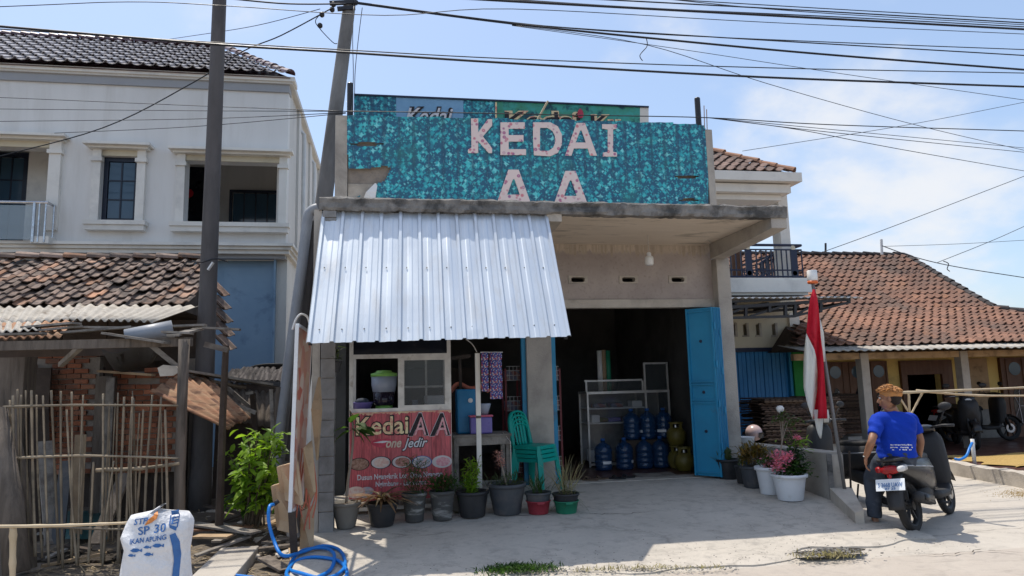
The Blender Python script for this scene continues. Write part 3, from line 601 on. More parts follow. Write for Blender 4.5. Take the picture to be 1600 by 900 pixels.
# broken hole with dry weeds at the apron's lip, grass tufts and the crumbled seam along the road
def rubble(name, pts, label, m='concrete_lip', n=60, spread=0.12, size=(0.02, 0.07), group=None):
    mb = MB()
    for k in range(n):
        t = random.random()*(len(pts)-1); i = int(t); q = Vector(pts[i]).lerp(Vector(pts[min(i+1, len(pts)-1)]), t-i)
        c = q+Vector((random.gauss(0, spread*0.5), random.gauss(0, spread*0.35), 0)); s = random.uniform(*size)
        bm = bmesh.new(); bmesh.ops.create_icosphere(bm, subdivisions=1, radius=s)
        for v in bm.verts: v.co = Vector((v.co.x*random.uniform(0.7, 1.4), v.co.y, v.co.z*0.4))*random.uniform(0.75, 1.2)+c
        bm.verts.index_update(); mb.add([v.co.copy() for v in bm.verts], [tuple(v.index for v in f.verts) for f in bm.faces]); bm.free()
    o = mb.build(name, m); return tag(o, label, 'rubble', group, 'stuff')
def lift(q, dz=0.0): q.z = dz; return q
rubble('broken_concrete', [PZ(1258, 868, 0.05), PZ(1290, 858, 0.05), PZ(1340, 862, 0.05)], 'crumbled dark concrete at the hole in the apron edge', m='concrete_lip', n=260, spread=0.15, size=(0.004, 0.016))
rubble('edge_gravel', [PZ(760, 893, 0.02), PZ(900, 890, 0.02), PZ(1150, 887, 0.02)], 'gravel along the seam between apron and road', 'concrete_lip', 220, 0.09, (0.004, 0.013))
def grass(name, pts, label, m, n, h, spread):
    mb = MB()
    for k in range(n):
        t = random.random()*(len(pts)-1); i = int(t); q = Vector(pts[i]).lerp(Vector(pts[min(i+1, len(pts)-1)]), t-i)
        c = q+Vector((random.gauss(0, spread), random.gauss(0, spread*0.55), 0)); L = h*random.uniform(0.4, 1.3)
        d = Vector((random.gauss(0, 0.8), random.gauss(0, 0.8), 1.0)).normalized(); r = Vector((random.gauss(0, 1), random.gauss(0, 1), 0)).normalized()*L*0.11
        a = c+d*L*0.55; b = c+d*L+Vector((d.x, d.y, -0.25))*L*0.4
        mb.add([c-r*0.6, c+r*0.6, a+r, a-r, b], [(0,1,2,3), (3,2,4)])
    return tag(mb.build(name, m), label, 'grass', None, 'stuff')
grass('grass_tuft', [PZ(770, 896, 0.0), PZ(800, 889, 0.02), PZ(850, 890, 0.02)], 'low green grass growing at the road edge before the apron', 'leaf_mid', 1100, 0.055, 0.1)
mb = MB()
for k in range(700):
    x = random.uniform(-0.7, 5.2); y = 5.7+abs(random.gauss(0, 0.5)) if random.random() < 0.7 else random.uniform(5.7, 9.4); s = random.uniform(0.002, 0.006); z = zap(x, y)+nz(x, y, 1.1, 0.012)+nz(x, y, 5, 0.004); mb.box((x, y, z), (x+s*random.uniform(1, 2.5), y+s, z+s*0.6))
tag(mb.build('grit', 'concrete_lip'), 'loose grit and tiny stones scattered over the apron', 'grit', None, 'stuff')
grass('dry_weeds', [PZ(1262, 869, 0.04), PZ(1330, 868, 0.04)], 'dry weeds in the broken hole of the apron', 'leaf_dry', 260, 0.045, 0.09)
grass('seam_weeds', [PZ(900, 892, 0.02), PZ(1000, 888, 0.02), PZ(1130, 887, 0.02)], 'thin dry weeds along the apron seam', 'leaf_dry', 320, 0.035, 0.05)
# ============================================================ the shop
YW = 9.6; XL, XR = -0.76, 4.86; YF = 7.73
shop = thing('shop_building', 'raw concrete roadside shop with flat canopy and open blue folding doors', 'building', (2.05, YW, 0.15))
def part(name, m, fn, parent=shop, smooth=False): mb = MB(); fn(mb); return mb.build(name, m, parent, smooth)
# interior
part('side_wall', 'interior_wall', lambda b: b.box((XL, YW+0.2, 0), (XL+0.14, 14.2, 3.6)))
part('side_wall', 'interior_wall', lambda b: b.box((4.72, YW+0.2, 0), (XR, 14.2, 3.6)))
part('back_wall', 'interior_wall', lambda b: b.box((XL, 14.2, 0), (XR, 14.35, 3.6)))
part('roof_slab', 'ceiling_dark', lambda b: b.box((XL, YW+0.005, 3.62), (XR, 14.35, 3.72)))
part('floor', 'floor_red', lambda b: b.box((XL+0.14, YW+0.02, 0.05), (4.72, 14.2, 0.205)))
part('threshold', 'apron_concrete', lambda b: b.box((XL+0.14, YW-0.06, 0.02), (4.72, YW+0.25, 0.212)))
# front wall over the doors with three vent holes
vents = []
for u in (903, 982, 1059):
    c = P(u, 437, YW); vents.append(c)
holes = [(c.x-0.145, c.x+0.145, c.z-0.06, c.z+0.06) for c in vents]
part('front_wall', 'facade_concrete', lambda b: wall_holes(b, XL+0.1, 4.76, 2.77, 3.62, YW, 0.15, holes))
part('lintel', 'concrete_pale', lambda b: b.box((XL+0.1, YW-0.03, 2.65), (4.75, YW+0.12, 2.768)))
for c in vents:
    v = MB(); o = [(-0.143, -0.058), (0.143, -0.058), (0.143, 0.058), (-0.143, 0.058)]; q = [(-0.10, -0.022), (-0.075, -0.036), (0.075, -0.036), (0.10, -0.022), (0.10, 0.022), (0.075, 0.036), (-0.075, 0.036), (-0.10, 0.022)]
    n = 8; oo = [(-0.143, -0.03), (-0.09, -0.058), (0.09, -0.058), (0.143, -0.03), (0.143, 0.03), (0.09, 0.058), (-0.09, 0.058), (-0.143, 0.03)]
    oo[0] = (-0.143, -0.058); oo[3] = (0.143, -0.058); oo[4] = (0.143, 0.058); oo[7] = (-0.143, 0.058)
    fr = [Vector((c.x+a, YW-0.012, c.z+b_)) for a, b_ in oo]; inn = [Vector((c.x+a, YW-0.012, c.z+b_)) for a, b_ in q]
    frb = [p+Vector((0, 0.12, 0)) for p in fr]; inb = [p+Vector((0, 0.12, 0)) for p in inn]
    v.add(fr+inn+frb+inb, [(i, (i+1)%n, n+(i+1)%n, n+i) for i in range(n)]+[(n+i, n+(i+1)%n, 3*n+(i+1)%n, 3*n+i) for i in range(n)]+[(2*n+i, 2*n+(i+1)%n, (i+1)%n, i) for i in range(n)])
    v.build('vent_block', 'concrete_pale', shop)
part('pillar', 'concrete', lambda b: b.bevbox((1.86, YW-0.07, 0.1), (2.22, YW+0.3, 2.655), 0.012))
part('door_jamb', 'blue_door', lambda b: b.box((1.80, YW-0.01, 0.2), (1.858, YW+0.06, 2.645)))
part('door_jamb', 'blue_door', lambda b: b.box((2.222, YW-0.02, 0.2), (2.285, YW+0.06, 2.645)))
part('pillar', 'concrete', lambda b: b.bevbox((4.745, YW-0.16, 0.02), (4.955, YW+0.2, 3.37), 0.012))
# canopy, its crumbling lip and the beams
part('canopy_slab', 'soffit', lambda b: b.box((XL, YF+0.12, 3.585), (XR-0.01, YW, 3.70)))
def lip(b):
    nx = 150; prof = [(0.0, 3.565), (-0.01, 3.60), (0.0, 3.65), (-0.008, 3.70), (0.015, 3.722), (0.14, 3.715), (0.16, 3.58), (0.14, 3.566)]
    rows = []
    for k, (dy, z) in enumerate(prof+[prof[0]]):
        row = []
        for i in range(nx+1):
            x = XL-0.03+(XR-XL+0.05)*i/nx; kk = k % len(prof)
            a = mnoise.noise(Vector((x*6, kk*1.7, 0)))*0.018+mnoise.noise(Vector((x*17, kk*2.3, 4)))*0.014
            row.append((x, YF+dy+a*0.8, z+a+(0.012*mnoise.noise(Vector((x*2.2, 9, 0))) if z > 3.64 else 0)))
        rows.append(row)
    b.grid(rows); n = nx+1
    for e in (0, nx): b.f.append(tuple(r*n+e for r in range(len(prof))))
part('canopy_edge', 'concrete_lip', lip)
def beamr(x0, x1, zf, zw):
    def f(b):
        b.add([(x0, YF+0.02, 3.58), (x1, YF+0.02, 3.58), (x1, YF+0.02, zf), (x0, YF+0.02, zf), (x0, YF+0.3, zf-0.02), (x1, YF+0.3, zf-0.02), (x0, YW-0.14, zw), (x1, YW-0.14, zw), (x0, YW-0.14, 3.58), (x1, YW-0.14, 3.58)],
              [(0,1,2,3), (3,2,5,4), (4,5,7,6), (6,7,9,8), (0,3,4,6,8), (1,9,7,5,2)])
    return f
part('canopy_beam', 'concrete', beamr(4.665, 4.875, 3.44, 3.35))
part('canopy_beam', 'concrete_pale', beamr(1.80, 1.98, 3.48, 3.45))
# pillar of stacked blocks under the canopy's near corner
part('pillar_core', 'mortar', lambda b: b.box((-0.745, 7.735, -0.12), (-0.615, 7.895, 3.57)))
z = -0.1; k = 0
while z < 3.5:
    h = random.uniform(0.17, 0.23); h = min(h, 3.56-z); j = random.uniform(-0.004, 0.004)
    part('concrete_block', 'concrete_grey', lambda b: b.bevbox((-0.755+j, 7.722, z), (-0.605+j, 7.905, z+h-0.007), 0.006)); z += h
part('plaster_strip', 'concrete', lambda b: b.box((-0.845, 7.74, -0.1), (-0.762, 7.90, 3.57)))
# parapet behind the sign
part('parapet_wall', 'mortar', lambda b: b.box((-0.60, YW+0.03, 3.69), (4.78, YW+0.12, 5.37)))
part('parapet_post', 'concrete', lambda b: b.bevbox((-0.775, YW-0.03, 3.69), (-0.605, YW+0.15, 5.40), 0.012))
part('parapet_post', 'concrete', lambda b: b.bevbox((4.775, YW-0.03, 3.69), (4.885, YW+0.15, 5.41), 0.01))
for (x0, x1, z0, z1) in ((-0.598, -0.50, 3.72, 3.90), (-0.598, -0.50, 3.91, 4.20), (-0.485, 0.12, 3.91, 4.195), (-0.485, 0.0, 3.72, 3.897), (-0.598, 0.12, 4.21, 4.42)):
    part('concrete_block', 'concrete_pale', lambda b: b.bevbox((x0, YW+0.008, z0), (x1, YW+0.05, z1), 0.005))
for (u, v0, v1, r, m) in ((547, 127, 180, 0.045, 'black_metal'), (1092, 150, 192, 0.045, 'black_metal')):
    part('roof_pipe', m, lambda b: b.lathe([(r, 0), (r, P(u, v0, YW+0.3).z-P(u, v1, YW+0.3).z), (r*0.8, P(u, v0, YW+0.3).z-P(u, v1, YW+0.3).z+0.01)], P(u, v1+4, YW+0.3), 12))
for u in (1101, 1105): part('reinforcing_bar', 'rusty_sheet', lambda b: b.tube([P(u, 205, YW+0.1), P(u-1, 165+(u-1101)*1.5, YW+0.1)], 0.007, 6))
# folding doors, folded back against the right pillar
fd = MB()
def leaf(x0, y0, x1, y1, name='folding_door'):
    d = Vector((x1-x0, y1-y0, 0)); n = Vector((d.y, -d.x, 0)).normalized()
    mb = MB(); a = Vector((x0, y0, 0.235)); b = Vector((x1, y1, 0.235)); H = Vector((0, 0, 2.38))
    mb.prism([a, b, b-n*0.02, a-n*0.02], H); o = mb.build(name, 'blue_door', shop)
    for z0, z1 in ((0.05, 1.02), (1.06, 1.28), (1.32, 2.33)):
        L = d.length; e = d.normalized()
        def rib(p, q): mm = MB(); mm.beam(p, q, 0.018, 0.03, n); mm.build('rail', 'blue_door', o)
        for zz in (z0, z1): rib(a+e*0.0+n*0.009+Vector((0,0,zz)), b+n*0.009+Vector((0,0,zz)))
    for s in (0.0, 1.0): mm = MB(); mm.beam(a.lerp(b, s)+n*0.01, a.lerp(b, s)+n*0.01+H, 0.028, 0.03, n); mm.build('stile', 'blue_door', o)
    if d.length > 0.2:
        for zz in (0.62, 1.17, 1.9): mm = MB(); c = a.lerp(b, 0.5)+n*0.004+Vector((0,0,zz)); mm.lathe([(0.024, 0), (0.022, 0.008), (0.008, 0.01)], (0,0,0), 8); mm.xform(frame(c, d.normalized(), Vector((0,0,1)), n)); mm.build('boss', 'navy_metal', o)
    return o
leaf(4.285, 9.55, 4.53, 9.26)
for i, (x, y) in enumerate(((4.552, 9.262), (4.606, 9.29), (4.66, 9.32))):
    o = part('folding_door', 'blue_door', lambda b: b.prism([Vector((x, y, 0.235)), Vector((x+0.014, y-0.006, 0.235)), Vector((x+0.03, y-0.002, 0.235)), Vector((x+0.042, y+0.012, 0.235)), Vector((x+0.06, y+0.26, 0.235)), Vector((x+0.02, y+0.26, 0.235))], (0, 0, 2.38)))
    MB().box((x+0.016, y-0.012, 0.25), (x+0.024, y-0.004, 2.6)).build('seam', 'plastic_cyan', o)
for zz in (0.6, 1.2, 1.75, 2.3):
    part('hinge', 'blue_door', lambda b: b.lathe([(0.014, 0), (0.014, 0.1)], (4.555, 9.245, zz), 8)); part('hinge', 'blue_door', lambda b: b.lathe([(0.014, 0), (0.014, 0.1)], (4.655, 9.285, zz-0.1), 8))
# hanging lamp under the canopy
lamp = thing('hanging_bulb', 'white bulb hanging on a wire under the concrete canopy', 'lamp', P(1014, 405, 8.9))
lc = P(1014, 400, 8.9); MB().tube([lc+Vector((0,0,0.04)), Vector((lc.x, lc.y, 3.583))], 0.005, 6).build('cord', 'cable_white', lamp)
MB().lathe([(0.02, 0.05), (0.03, 0.04), (0.03, 0.0), (0.025, -0.01)], lc, 12).build('socket', 'plastic_white', lamp, True)
MB().lathe([(0.03, 0.0), (0.055, -0.012), (0.06, -0.05), (0.058, -0.115), (0.045, -0.13)], lc, 16).build('bulb', 'bulb', lamp, True)
tag(MB().tube(smooth_path([P(1090, 364, 9.0), P(1101, 370, 9.1), P(1112, 380, 9.3), P(1108, 375, 9.55)]), 0.006, 6).build('loose_wire', 'cable_white'), 'short pale wire dangling from the canopy soffit beside the right beam', 'wire')
# ============================================================ vinyl sign on the parapet
def inpoly(x, y, poly):
    c = False; n = len(poly)
    for i in range(n):
        x0, y0 = poly[i]; x1, y1 = poly[(i+1) % n]
        if (y0 > y) != (y1 > y) and x < (x1-x0)*(y-y0)/(y1-y0)+x0: c = not c
    return c
sign = thing('shop_sign', 'turquoise ivy print banner with big letters KEDAI AA across the parapet', 'sign', (2.1, YW, 3.7))
ivp = [(542.5, 181), (680, 184), (820, 187), (960, 190), (1080, 194), (1098, 197), (1104.5, 204), (1106, 330), (583, 330), (587, 300), (590, 287), (601, 284), (606, 274), (611, 263), (603, 260), (575, 264), (544, 264)]
def vinyl(b, poly, step, Y, wav, tears=()):
    us = [p[0] for p in poly]; vs = [p[1] for p in poly]; u0, u1, v0, v1 = min(us), max(us), min(vs), max(vs)
    nu = int((u1-u0)/step)+1; nv = int((v1-v0)/step)+1; idx = {}
    def vert(i, j):
        if (i, j) not in idx:
            u = u0+(u1-u0)*i/nu; v = v0+(v1-v0)*j/nv; p = P(u, v, Y); p.y -= 0.012+wav*(0.5+0.5*mnoise.noise(Vector((p.x*2.3, p.z*2.1, 1))))+0.006*math.sin(p.x*30/1.0)
            idx[(i, j)] = len(b.v); b.v.append(p)
        return idx[(i, j)]
    for i in range(nu):
        for j in range(nv):
            u = u0+(u1-u0)*(i+0.5)/nu; v = v0+(v1-v0)*(j+0.5)/nv
            if inpoly(u, v, poly) and not any(((u-t[0])/t[2])**2+((v-t[1])/t[3])**2 < 1 for t in tears): b.f.append((vert(i, j), vert(i+1, j), vert(i+1, j+1), vert(i, j+1)))
tears = ((573, 226, 27, 2.6), (1072, 277, 20, 2.2), (1075, 313, 16, 2.0))
part('ivy_vinyl', 'ivy_print', lambda b: vinyl(b, ivp, 2.2, YW-0.005, 0.02, tears), sign, True)
part('torn_flap', 'plastic_white', lambda b: b.sheet([[P(566, 314, YW-0.02), P(586, 314, YW-0.05)], [P(572, 300, YW-0.06), P(588, 300, YW-0.05)], [P(586, 286, YW-0.03), P(590, 288, YW-0.03)]], 0.002), sign)
part('torn_flap', 'ivy_print', lambda b: b.sheet([[P(545, 316, YW-0.02), P(562, 316, YW-0.08)], [P(550, 311, YW-0.05), P(563, 305, YW-0.06)]], 0.002), sign)
LET = {
 'K': [[(0,0),(0.34,0),(0.34,0.40),(0.80,0.02),(1,0.02),(1,0.20),(0.56,0.52),(1,0.86),(1,1),(0.84,1),(0.34,0.66),(0.34,1),(-0.14,1),(-0.14,0.9),(0.02,0.84)]],
 'E': [[(0,0),(0.95,0.0),(0.95,0.2),(0.32,0.2),(0.32,0.40),(0.9,0.40),(0.9,0.6),(0.32,0.6),(0.32,0.84),(1,0.84),(1,1.02),(0,1.02)]],
 'D': [[(0,0),(0.6,0),(0.86,0.12),(1,0.36),(1,0.66),(0.86,0.9),(0.6,1),(0.0,0.96),(0.02,0.5),(0.24,0.5),(0.24,0.84),(0.55,0.84),(0.7,0.74),(0.76,0.62),(0.76,0.4),(0.68,0.26),(0.5,0.16),(0.24,0.16),(0.24,0.5),(0.02,0.5)]],
 'A': [[(0.36,0),(0.62,0),(1,1),(0.78,1),(0.70,0.76),(0.28,0.76),(0.2,1),(0,1)]],
 'I': [[(0,0),(1,0),(1,0.13),(0.74,0.16),(0.74,0.85),(1,0.88),(1,1),(0.05,1),(0.05,0.88),(0.38,0.85),(0.38,0.16),(0,0.13)]]}
def letter(ch, u0, v0, u1, v1, hole=None):
    Y = YW-0.05
    def pt(a, b): return P(u0+(u1-u0)*a, v0+(v1-v0)*b, Y)
    mb = MB()
    if ch == 'A':
        t = 0.49; q = [[(0.36,0),(0.5,0),(0.5,0.22),(0.47,0.24),(0.33,0.60),(0.5,0.60),(0.5,0.78),(0.275,0.78),(0.2,1),(0,1)], [(0.5,0),(0.62,0),(1,1),(0.78,1),(0.71,0.78),(0.5,0.78),(0.5,0.60),(0.65,0.60),(0.52,0.24),(0.5,0.22)]]
    elif ch == 'D':
        q = [[(0,0),(0.6,0),(0.86,0.12),(1,0.36),(1,0.5),(0.76,0.5),(0.76,0.4),(0.68,0.26),(0.5,0.16),(0.24,0.16),(0.24,0.5),(0.0,0.5)], [(0,0.5),(0.24,0.5),(0.24,0.84),(0.55,0.84),(0.7,0.74),(0.76,0.62),(0.76,0.5),(1,0.5),(1,0.66),(0.86,0.9),(0.6,1),(0.03,0.97)]]
    else: q = LET[ch]
    for poly in q: mb.prism([pt(a, b) for a, b in poly], (0, 0.012, 0))
    mb.build('letter', 'floral_print', sign)
letter('K', 736, 185, 769, 239); letter('E', 782, 191, 822, 241); letter('D', 833, 191, 878, 244); letter('A', 883, 192, 933, 243); letter('I', 941, 194, 964, 244.5)
letter('A', 772, 265, 834, 330); letter('A', 861, 267, 923, 332)
# older rooftop sign standing behind
YB = 11.3
back = thing('rooftop_sign', 'older printed board sign standing behind the parapet, top edge showing', 'sign', (2.1, YB, 3.7))
def strip(u0, v0, u1, v1, m, dy=0.0, name='panel', vb=250):
    MB().prism([P(u0, v0, YB-dy), P(u1, v1, YB-dy), P(u1, vb, YB-dy), P(u0, vb, YB-dy)], (0, 0.02, 0)).build(name, m, back)
strip(553, 148, 619, 151, 'ivy_print'); strip(619, 151, 724, 156, 'sign_sky'); strip(724, 156, 774, 158, 'ivy_print'); strip(774, 158.5, 1000, 168, 'sign_green'); strip(1000, 168, 1013.5, 168, 'white_paint')
MB().prism([P(553, 146, YB-0.02), P(1014, 165.5, YB-0.02), P(1014, 168, YB-0.02), P(553, 148.5, YB-0.02)], (0, 0.1, 0)).build('top_rail', 'navy_metal', back)
MB().beam(P(775, 160, YB-0.03), P(775, 200, YB-0.03), 0.03, 0.012).build('batten', 'ink_cream', back)
bx = (P(1000, 190, YB)-P(560, 190, YB)).normalized()
for mm_, off, dy in (('ink_black', 0.028, 0.012), ('ink_white', 0.004, 0.02)):
    text('lettering', 'Kedai', mm_, P(633, 193, YB-dy), bx, (0,0,1), 0.40, back, 0.003, 0.35, off, 0.82)
for mm_, off, dy in (('ink_cream', 0.028, 0.012), ('ink_black', 0.004, 0.02)):
    text('lettering', 'Kedai', mm_, P(790, 199, YB-dy), bx, (0,0,1), 0.40, back, 0.003, 0.0, off, 1.35); text('lettering', 'Ku', mm_, P(925, 204, YB-dy), bx, (0,0,1), 0.40, back, 0.003, 0.0, off, 0.55)
mq = P(907, 177, YB-0.03); MB().prism([mq+Vector((0.055*math.cos(t)*(1-0.3*math.sin(t)), 0, 0.09*math.sin(t))) for t in [i*0.5236 for i in range(12)]], (0, 0.01, 0)).build('motif', 'ink_lip', back)
MB().tube([P(840, 187, YW+0.25), P(856, 158, YW+0.25)], 0.016, 8).build('stray_stick', 'bamboo_pale', None); bpy.data.objects['stray_stick']; tag(bpy.data.objects['stray_stick'], 'bamboo stick poking up behind the letter D of the parapet sign', 'stick')
# ============================================================ corrugated awning
awn = thing('metal_awning', 'shiny corrugated steel awning sloping down over the food stall', 'awning', (0.5, 7.2, 2.05))
A0 = Vector((-0.745, 7.80, 3.565)); A1 = Vector((1.80, 7.80, 3.555)); B0 = Vector((-0.775, 6.80, 2.03)); B1 = Vector((1.765, 6.80, 2.055))
an = (A1-A0).cross(A0-B0).normalized()
if an.y > 0: an = -an
NR = 12
def sheetpart(s0, s1, lift_):
    mb = MB(); prof = []
    for k in range(NR+1):
        c = k/NR
        for d, h in ((-0.12, 0.0), (-0.065, 0.023), (0.065, 0.023), (0.12, 0.0)):
            prof.append((c+d/NR, h))
        for e in (0.36, 0.42, 0.58, 0.64): prof.append((c+e/NR, 0.003 if e in (0.42, 0.58) else 0.0))
    prof = [p for p in prof if s0-1e-6 <= p[0] <= s1+1e-6]
    rows = []
    for r in range(17):
        t = r/16; row = []
        for s, h in prof:
            q = (A0.lerp(A1, s)).lerp(B0.lerp(B1, s), t); w = 0.010*mnoise.noise(Vector((s*5, t*3, 2)))+0.006*mnoise.noise(Vector((s*18, t*2.5, 7)))+0.006*math.exp(-((s-0.62)/0.03)**2-((t-0.93)/0.06)**2)
            row.append(q+an*(h+lift_+w))
        rows.append(row)
    return mb.sheet(rows[::-1], 0.0018)
sheetpart(-0.02, 0.345, 0.0).build('metal_sheet', 'galvanised', awn); sheetpart(0.31, 0.685, 0.004).build('metal_sheet', 'galvanised', awn); sheetpart(0.645, 1.02, 0.008).build('metal_sheet', 'galvanised', awn)
scm = MB().lathe([(0.008, 0), (0.008, 0.003), (0.004, 0.004), (0.004, 0.008), (0.0, 0.008)], (0,0,0), 6).mesh('screw', 'screw')
xa = (A1-A0).normalized()
for k in range(NR):
    for t, s in ((0.47, (k+0.33)/NR), (0.915, (k+0.4)/NR)):
        q = (A0.lerp(A1, s)).lerp(B0.lerp(B1, s), t)+an*0.008; inst(scm, 'screw', awn, frame(q, xa, an.cross(xa), an))
for t in (0.05, 0.47, 0.915):
    MB().beam(A0.lerp(B0, t)-an*0.045, A1.lerp(B1, t)-an*0.045, 0.04, 0.05, an).build('purlin', 'black_metal', awn)
for x0, x1 in ((A0, B0), (A1, B1)):
    MB().beam(x0.lerp(x1, 0.03)-an*0.09, x0.lerp(x1, 0.97)-an*0.09, 0.035, 0.035, an).build('rafter', 'black_metal', awn)
    q = x0.lerp(x1, 0.9)-an*0.1
    MB().beam(q, Vector((q.x, 7.95 if x0 is A0 else YW, 2.3)), 0.03, 0.03).build('strut', 'black_metal', awn)
# ============================================================ food stall under the awning
YS = 8.4
sl = P(545, 690, YS).x; sr = P(706, 690, YS).x; zt = P(625, 553, YS).z; zs = P(625, 640, YS).z; zb = 0.16
stall = thing('food_stall', 'aluminium framed food stall with sliding glass and red menu board', 'stall', ((sl+sr)/2, YS+0.3, zb))
def sp(name, m, fn, smooth=False): mb = MB(); fn(mb); return mb.build(name, m, stall, smooth)
fw = 0.045
for x in (sl, sr-fw):
    sp('post', 'aluminium', lambda b: b.box((x, YS, zb), (x+fw, YS+0.045, 2.32)))
    sp('post', 'aluminium', lambda b: b.box((x, YS+0.65, zb), (x+fw, YS+0.695, 2.32)))
for z0, z1 in ((zt-0.05, zt), (zs-0.03, zs+0.02), (zb+0.03, zb+0.07)):
    sp('rail', 'aluminium', lambda b: b.box((sl+fw, YS+0.002, z0), (sr-fw, YS+0.04, z1)))
sp('top_panel', 'screen_dark', lambda b: b.box((sl+fw, YS+0.02, zt), (sr-fw, YS+0.03, 2.3)))
sp('counter', 'aluminium', lambda b: b.box((sl+fw, YS+0.05, zs-0.05), (sr-fw, YS+0.65, zs-0.012)))
xm = P(626, 600, YS).x
sp('mullion', 'aluminium', lambda b: b.box((xm-0.03, YS-0.004, zs+0.02), (xm+0.012, YS+0.03, zt-0.05)))
def sash(x0, x1, dy):
    o = sp('glass_door', 'pane_clear', lambda b: b.box((x0, YS+dy, zs+0.02), (x1, YS+dy+0.005, zt-0.05)))
    for a, b_ in (((x0, zs+0.02), (x0+0.028, zt-0.05)), ((x1-0.028, zs+0.02), (x1, zt-0.05))): MB().box((a[0], YS+dy-0.01, a[1]), (b_[0], YS+dy+0.012, b_[1])).build('stile', 'aluminium', o)
    for zz in (zs+0.02, zt-0.078): MB().box((x0+0.028, YS+dy-0.01, zz), (x1-0.028, YS+dy+0.012, zz+0.028)).build('sash_rail', 'aluminium', o)
    return o
gd = sash(xm+0.012, sr-fw, 0.014)
sash(xm+0.02, sr-fw-0.01, 0.036)
sp('shelf', 'aluminium', lambda b: b.box((xm+0.02, YS+0.25, P(660, 604, YS).z-0.015), (sr-fw-0.01, YS+0.6, P(660, 604, YS).z+0.01)))
sp('shelf_post', 'aluminium', lambda b: b.box(((xm+sr)/2, YS+0.2, zs), ((xm+sr)/2+0.025, YS+0.225, zt-0.05)))
for x in (sl+0.005, sr-0.02): sp('side_panel', 'aluminium', lambda b: b.box((x, YS+0.05, zb+0.1), (x+0.012, YS+0.65, zs-0.05)))
board = sp('menu_board', 'plank_print', lambda b: b.box((sl+0.008, YS-0.016, zb+0.14), (sr-0.006, YS-0.003, zs-0.02)))
ztop = zs-0.02
def ragged(b):
    n = 60; pts = [Vector((sl+0.008+(sr-sl-0.014)*i/n, YS-0.019, ztop-0.012-abs(mnoise.noise(Vector((i*0.43, 3, 0))))*0.075)) for i in range(n+1)]
    for i in range(n): b.prism([pts[i], pts[i+1], Vector((pts[i+1].x, YS-0.019, ztop)), Vector((pts[i].x, YS-0.019, ztop))], (0, 0.003, 0))
def bpart(name, m, fn, smooth=False): mb = MB(); fn(mb); return mb.build(name, m, board, smooth)
bpart('torn_edge_print', 'plank_top', ragged)
X1 = Vector((1,0,0)); Z1 = Vector((0,0,1)); YT = YS-0.018
def bt(s, m, u, v, size, off=0.0, width=None, dy=0.0, shear=0.0): return text('lettering', s, m, Vector((P(u, v, YS).x, YT-dy, P(u, v, YS).z)), X1, Z1, size, board, 0.001, shear, off, width)
bt('Kedai', 'ink_black', 555, 680, 0.30, 0.016, 0.63, 0.002); bt('Kedai', 'ink_cream', 556.5, 679.5, 0.29, 0.004, 0.60, 0.006)
for u in (638, 672):
    bt('A', 'ink_white', u-1, 680, 0.36, 0.014, 0.25, 0.002, 0.1); bt('A', 'ink_black', u, 680, 0.355, 0.010, 0.235, 0.005, 0.1); bt('A', 'food_e', u+9, 680, 0.30, 0.0, 0.14, 0.008, 0.1)
bt('Jedir', 'ink_black', 628, 699, 0.155, 0.010, 0.31, 0.002, 0.35); bt('Jedir', 'ink_white', 629, 699, 0.15, 0.002, 0.29, 0.005, 0.35)
bt('one', 'ink_pale', 603, 699, 0.15, 0.004, 0.18, 0.009, 0.35)
c = P(598, 691, YS)
def lips(b):
    n = 16; up = []; lo = []
    for i in range(n+1):
        t = -1+2*i/n; x = c.x+t*0.15; zz = c.z+0.0
        up.append(Vector((x, YT-0.002, zz+0.05*(1-t*t)*(1-0.35*math.exp(-(t*5)**2))))); lo.append(Vector((x, YT-0.002, zz-0.06*(1-t*t))))
    b.prism(up+lo[::-1][1:-1], (0, 0.002, 0))
bpart('lips_print', 'ink_lip', lips)
bpart('teeth_print', 'ink_white', lambda b: b.prism([Vector((c.x-0.11, YT-0.004, c.z)), Vector((c.x, YT-0.004, c.z+0.018)), Vector((c.x+0.1, YT-0.004, c.z+0.012)), Vector((c.x, YT-0.004, c.z-0.008))], (0, 0.001, 0)))
for k, (u, v) in enumerate(((561.5, 725), (595, 722.5), (627.5, 721.5), (659, 721.5), (690.5, 721))):
    q = P(u, v, YS); rx, rz = 0.118, 0.072
    def ell(b, a, s, dx=0.0): b.prism([Vector((q.x+dx+s*rx*math.cos(t*math.pi/12), YT-a, q.z+s*rz*math.sin(t*math.pi/12))) for t in range(24)], (0, 0.001, 0))
    e = bpart('dish_print', ('ink_black', 'ink_black', 'ink_black', 'ink_blue', 'dish_white')[k], lambda b: ell(b, 0.002, 1.0))
    MB_ = MB(); ell(MB_, 0.004, 0.9); MB_.build('plate', 'dish_white' if k in (1, 2, 3, 4) else 'food_a', e)
    MB_ = MB(); ell(MB_, 0.006, 0.72, 0.01); MB_.build('food', 'food_'+'abcde'[k], e)
bt('Dusun Ngangkrik Lor, Desa Ngangan', 'ink_white', 558.5, 750, 0.085, 0.0015, 0.98, 0.002); bt('Ngimbang - Lamongan', 'ink_white', 587, 760, 0.08, 0.0015, 0.58, 0.002)
for (u, v, r, m) in ((556, 772, 0.11, 'food_b'), (573, 770, 0.08, 'food_d'), (569, 775, 0.07, 'dish_white')):
    q = P(u, v-3, YS); bpart('dish_print', m, lambda b: b.prism([Vector((q.x+r*math.cos(t*math.pi/10), YT-0.003-r*0.02, max(zb+0.145, q.z+r*0.6*math.sin(t*math.pi/10)))) for t in range(20)], (0, 0.001, 0)))
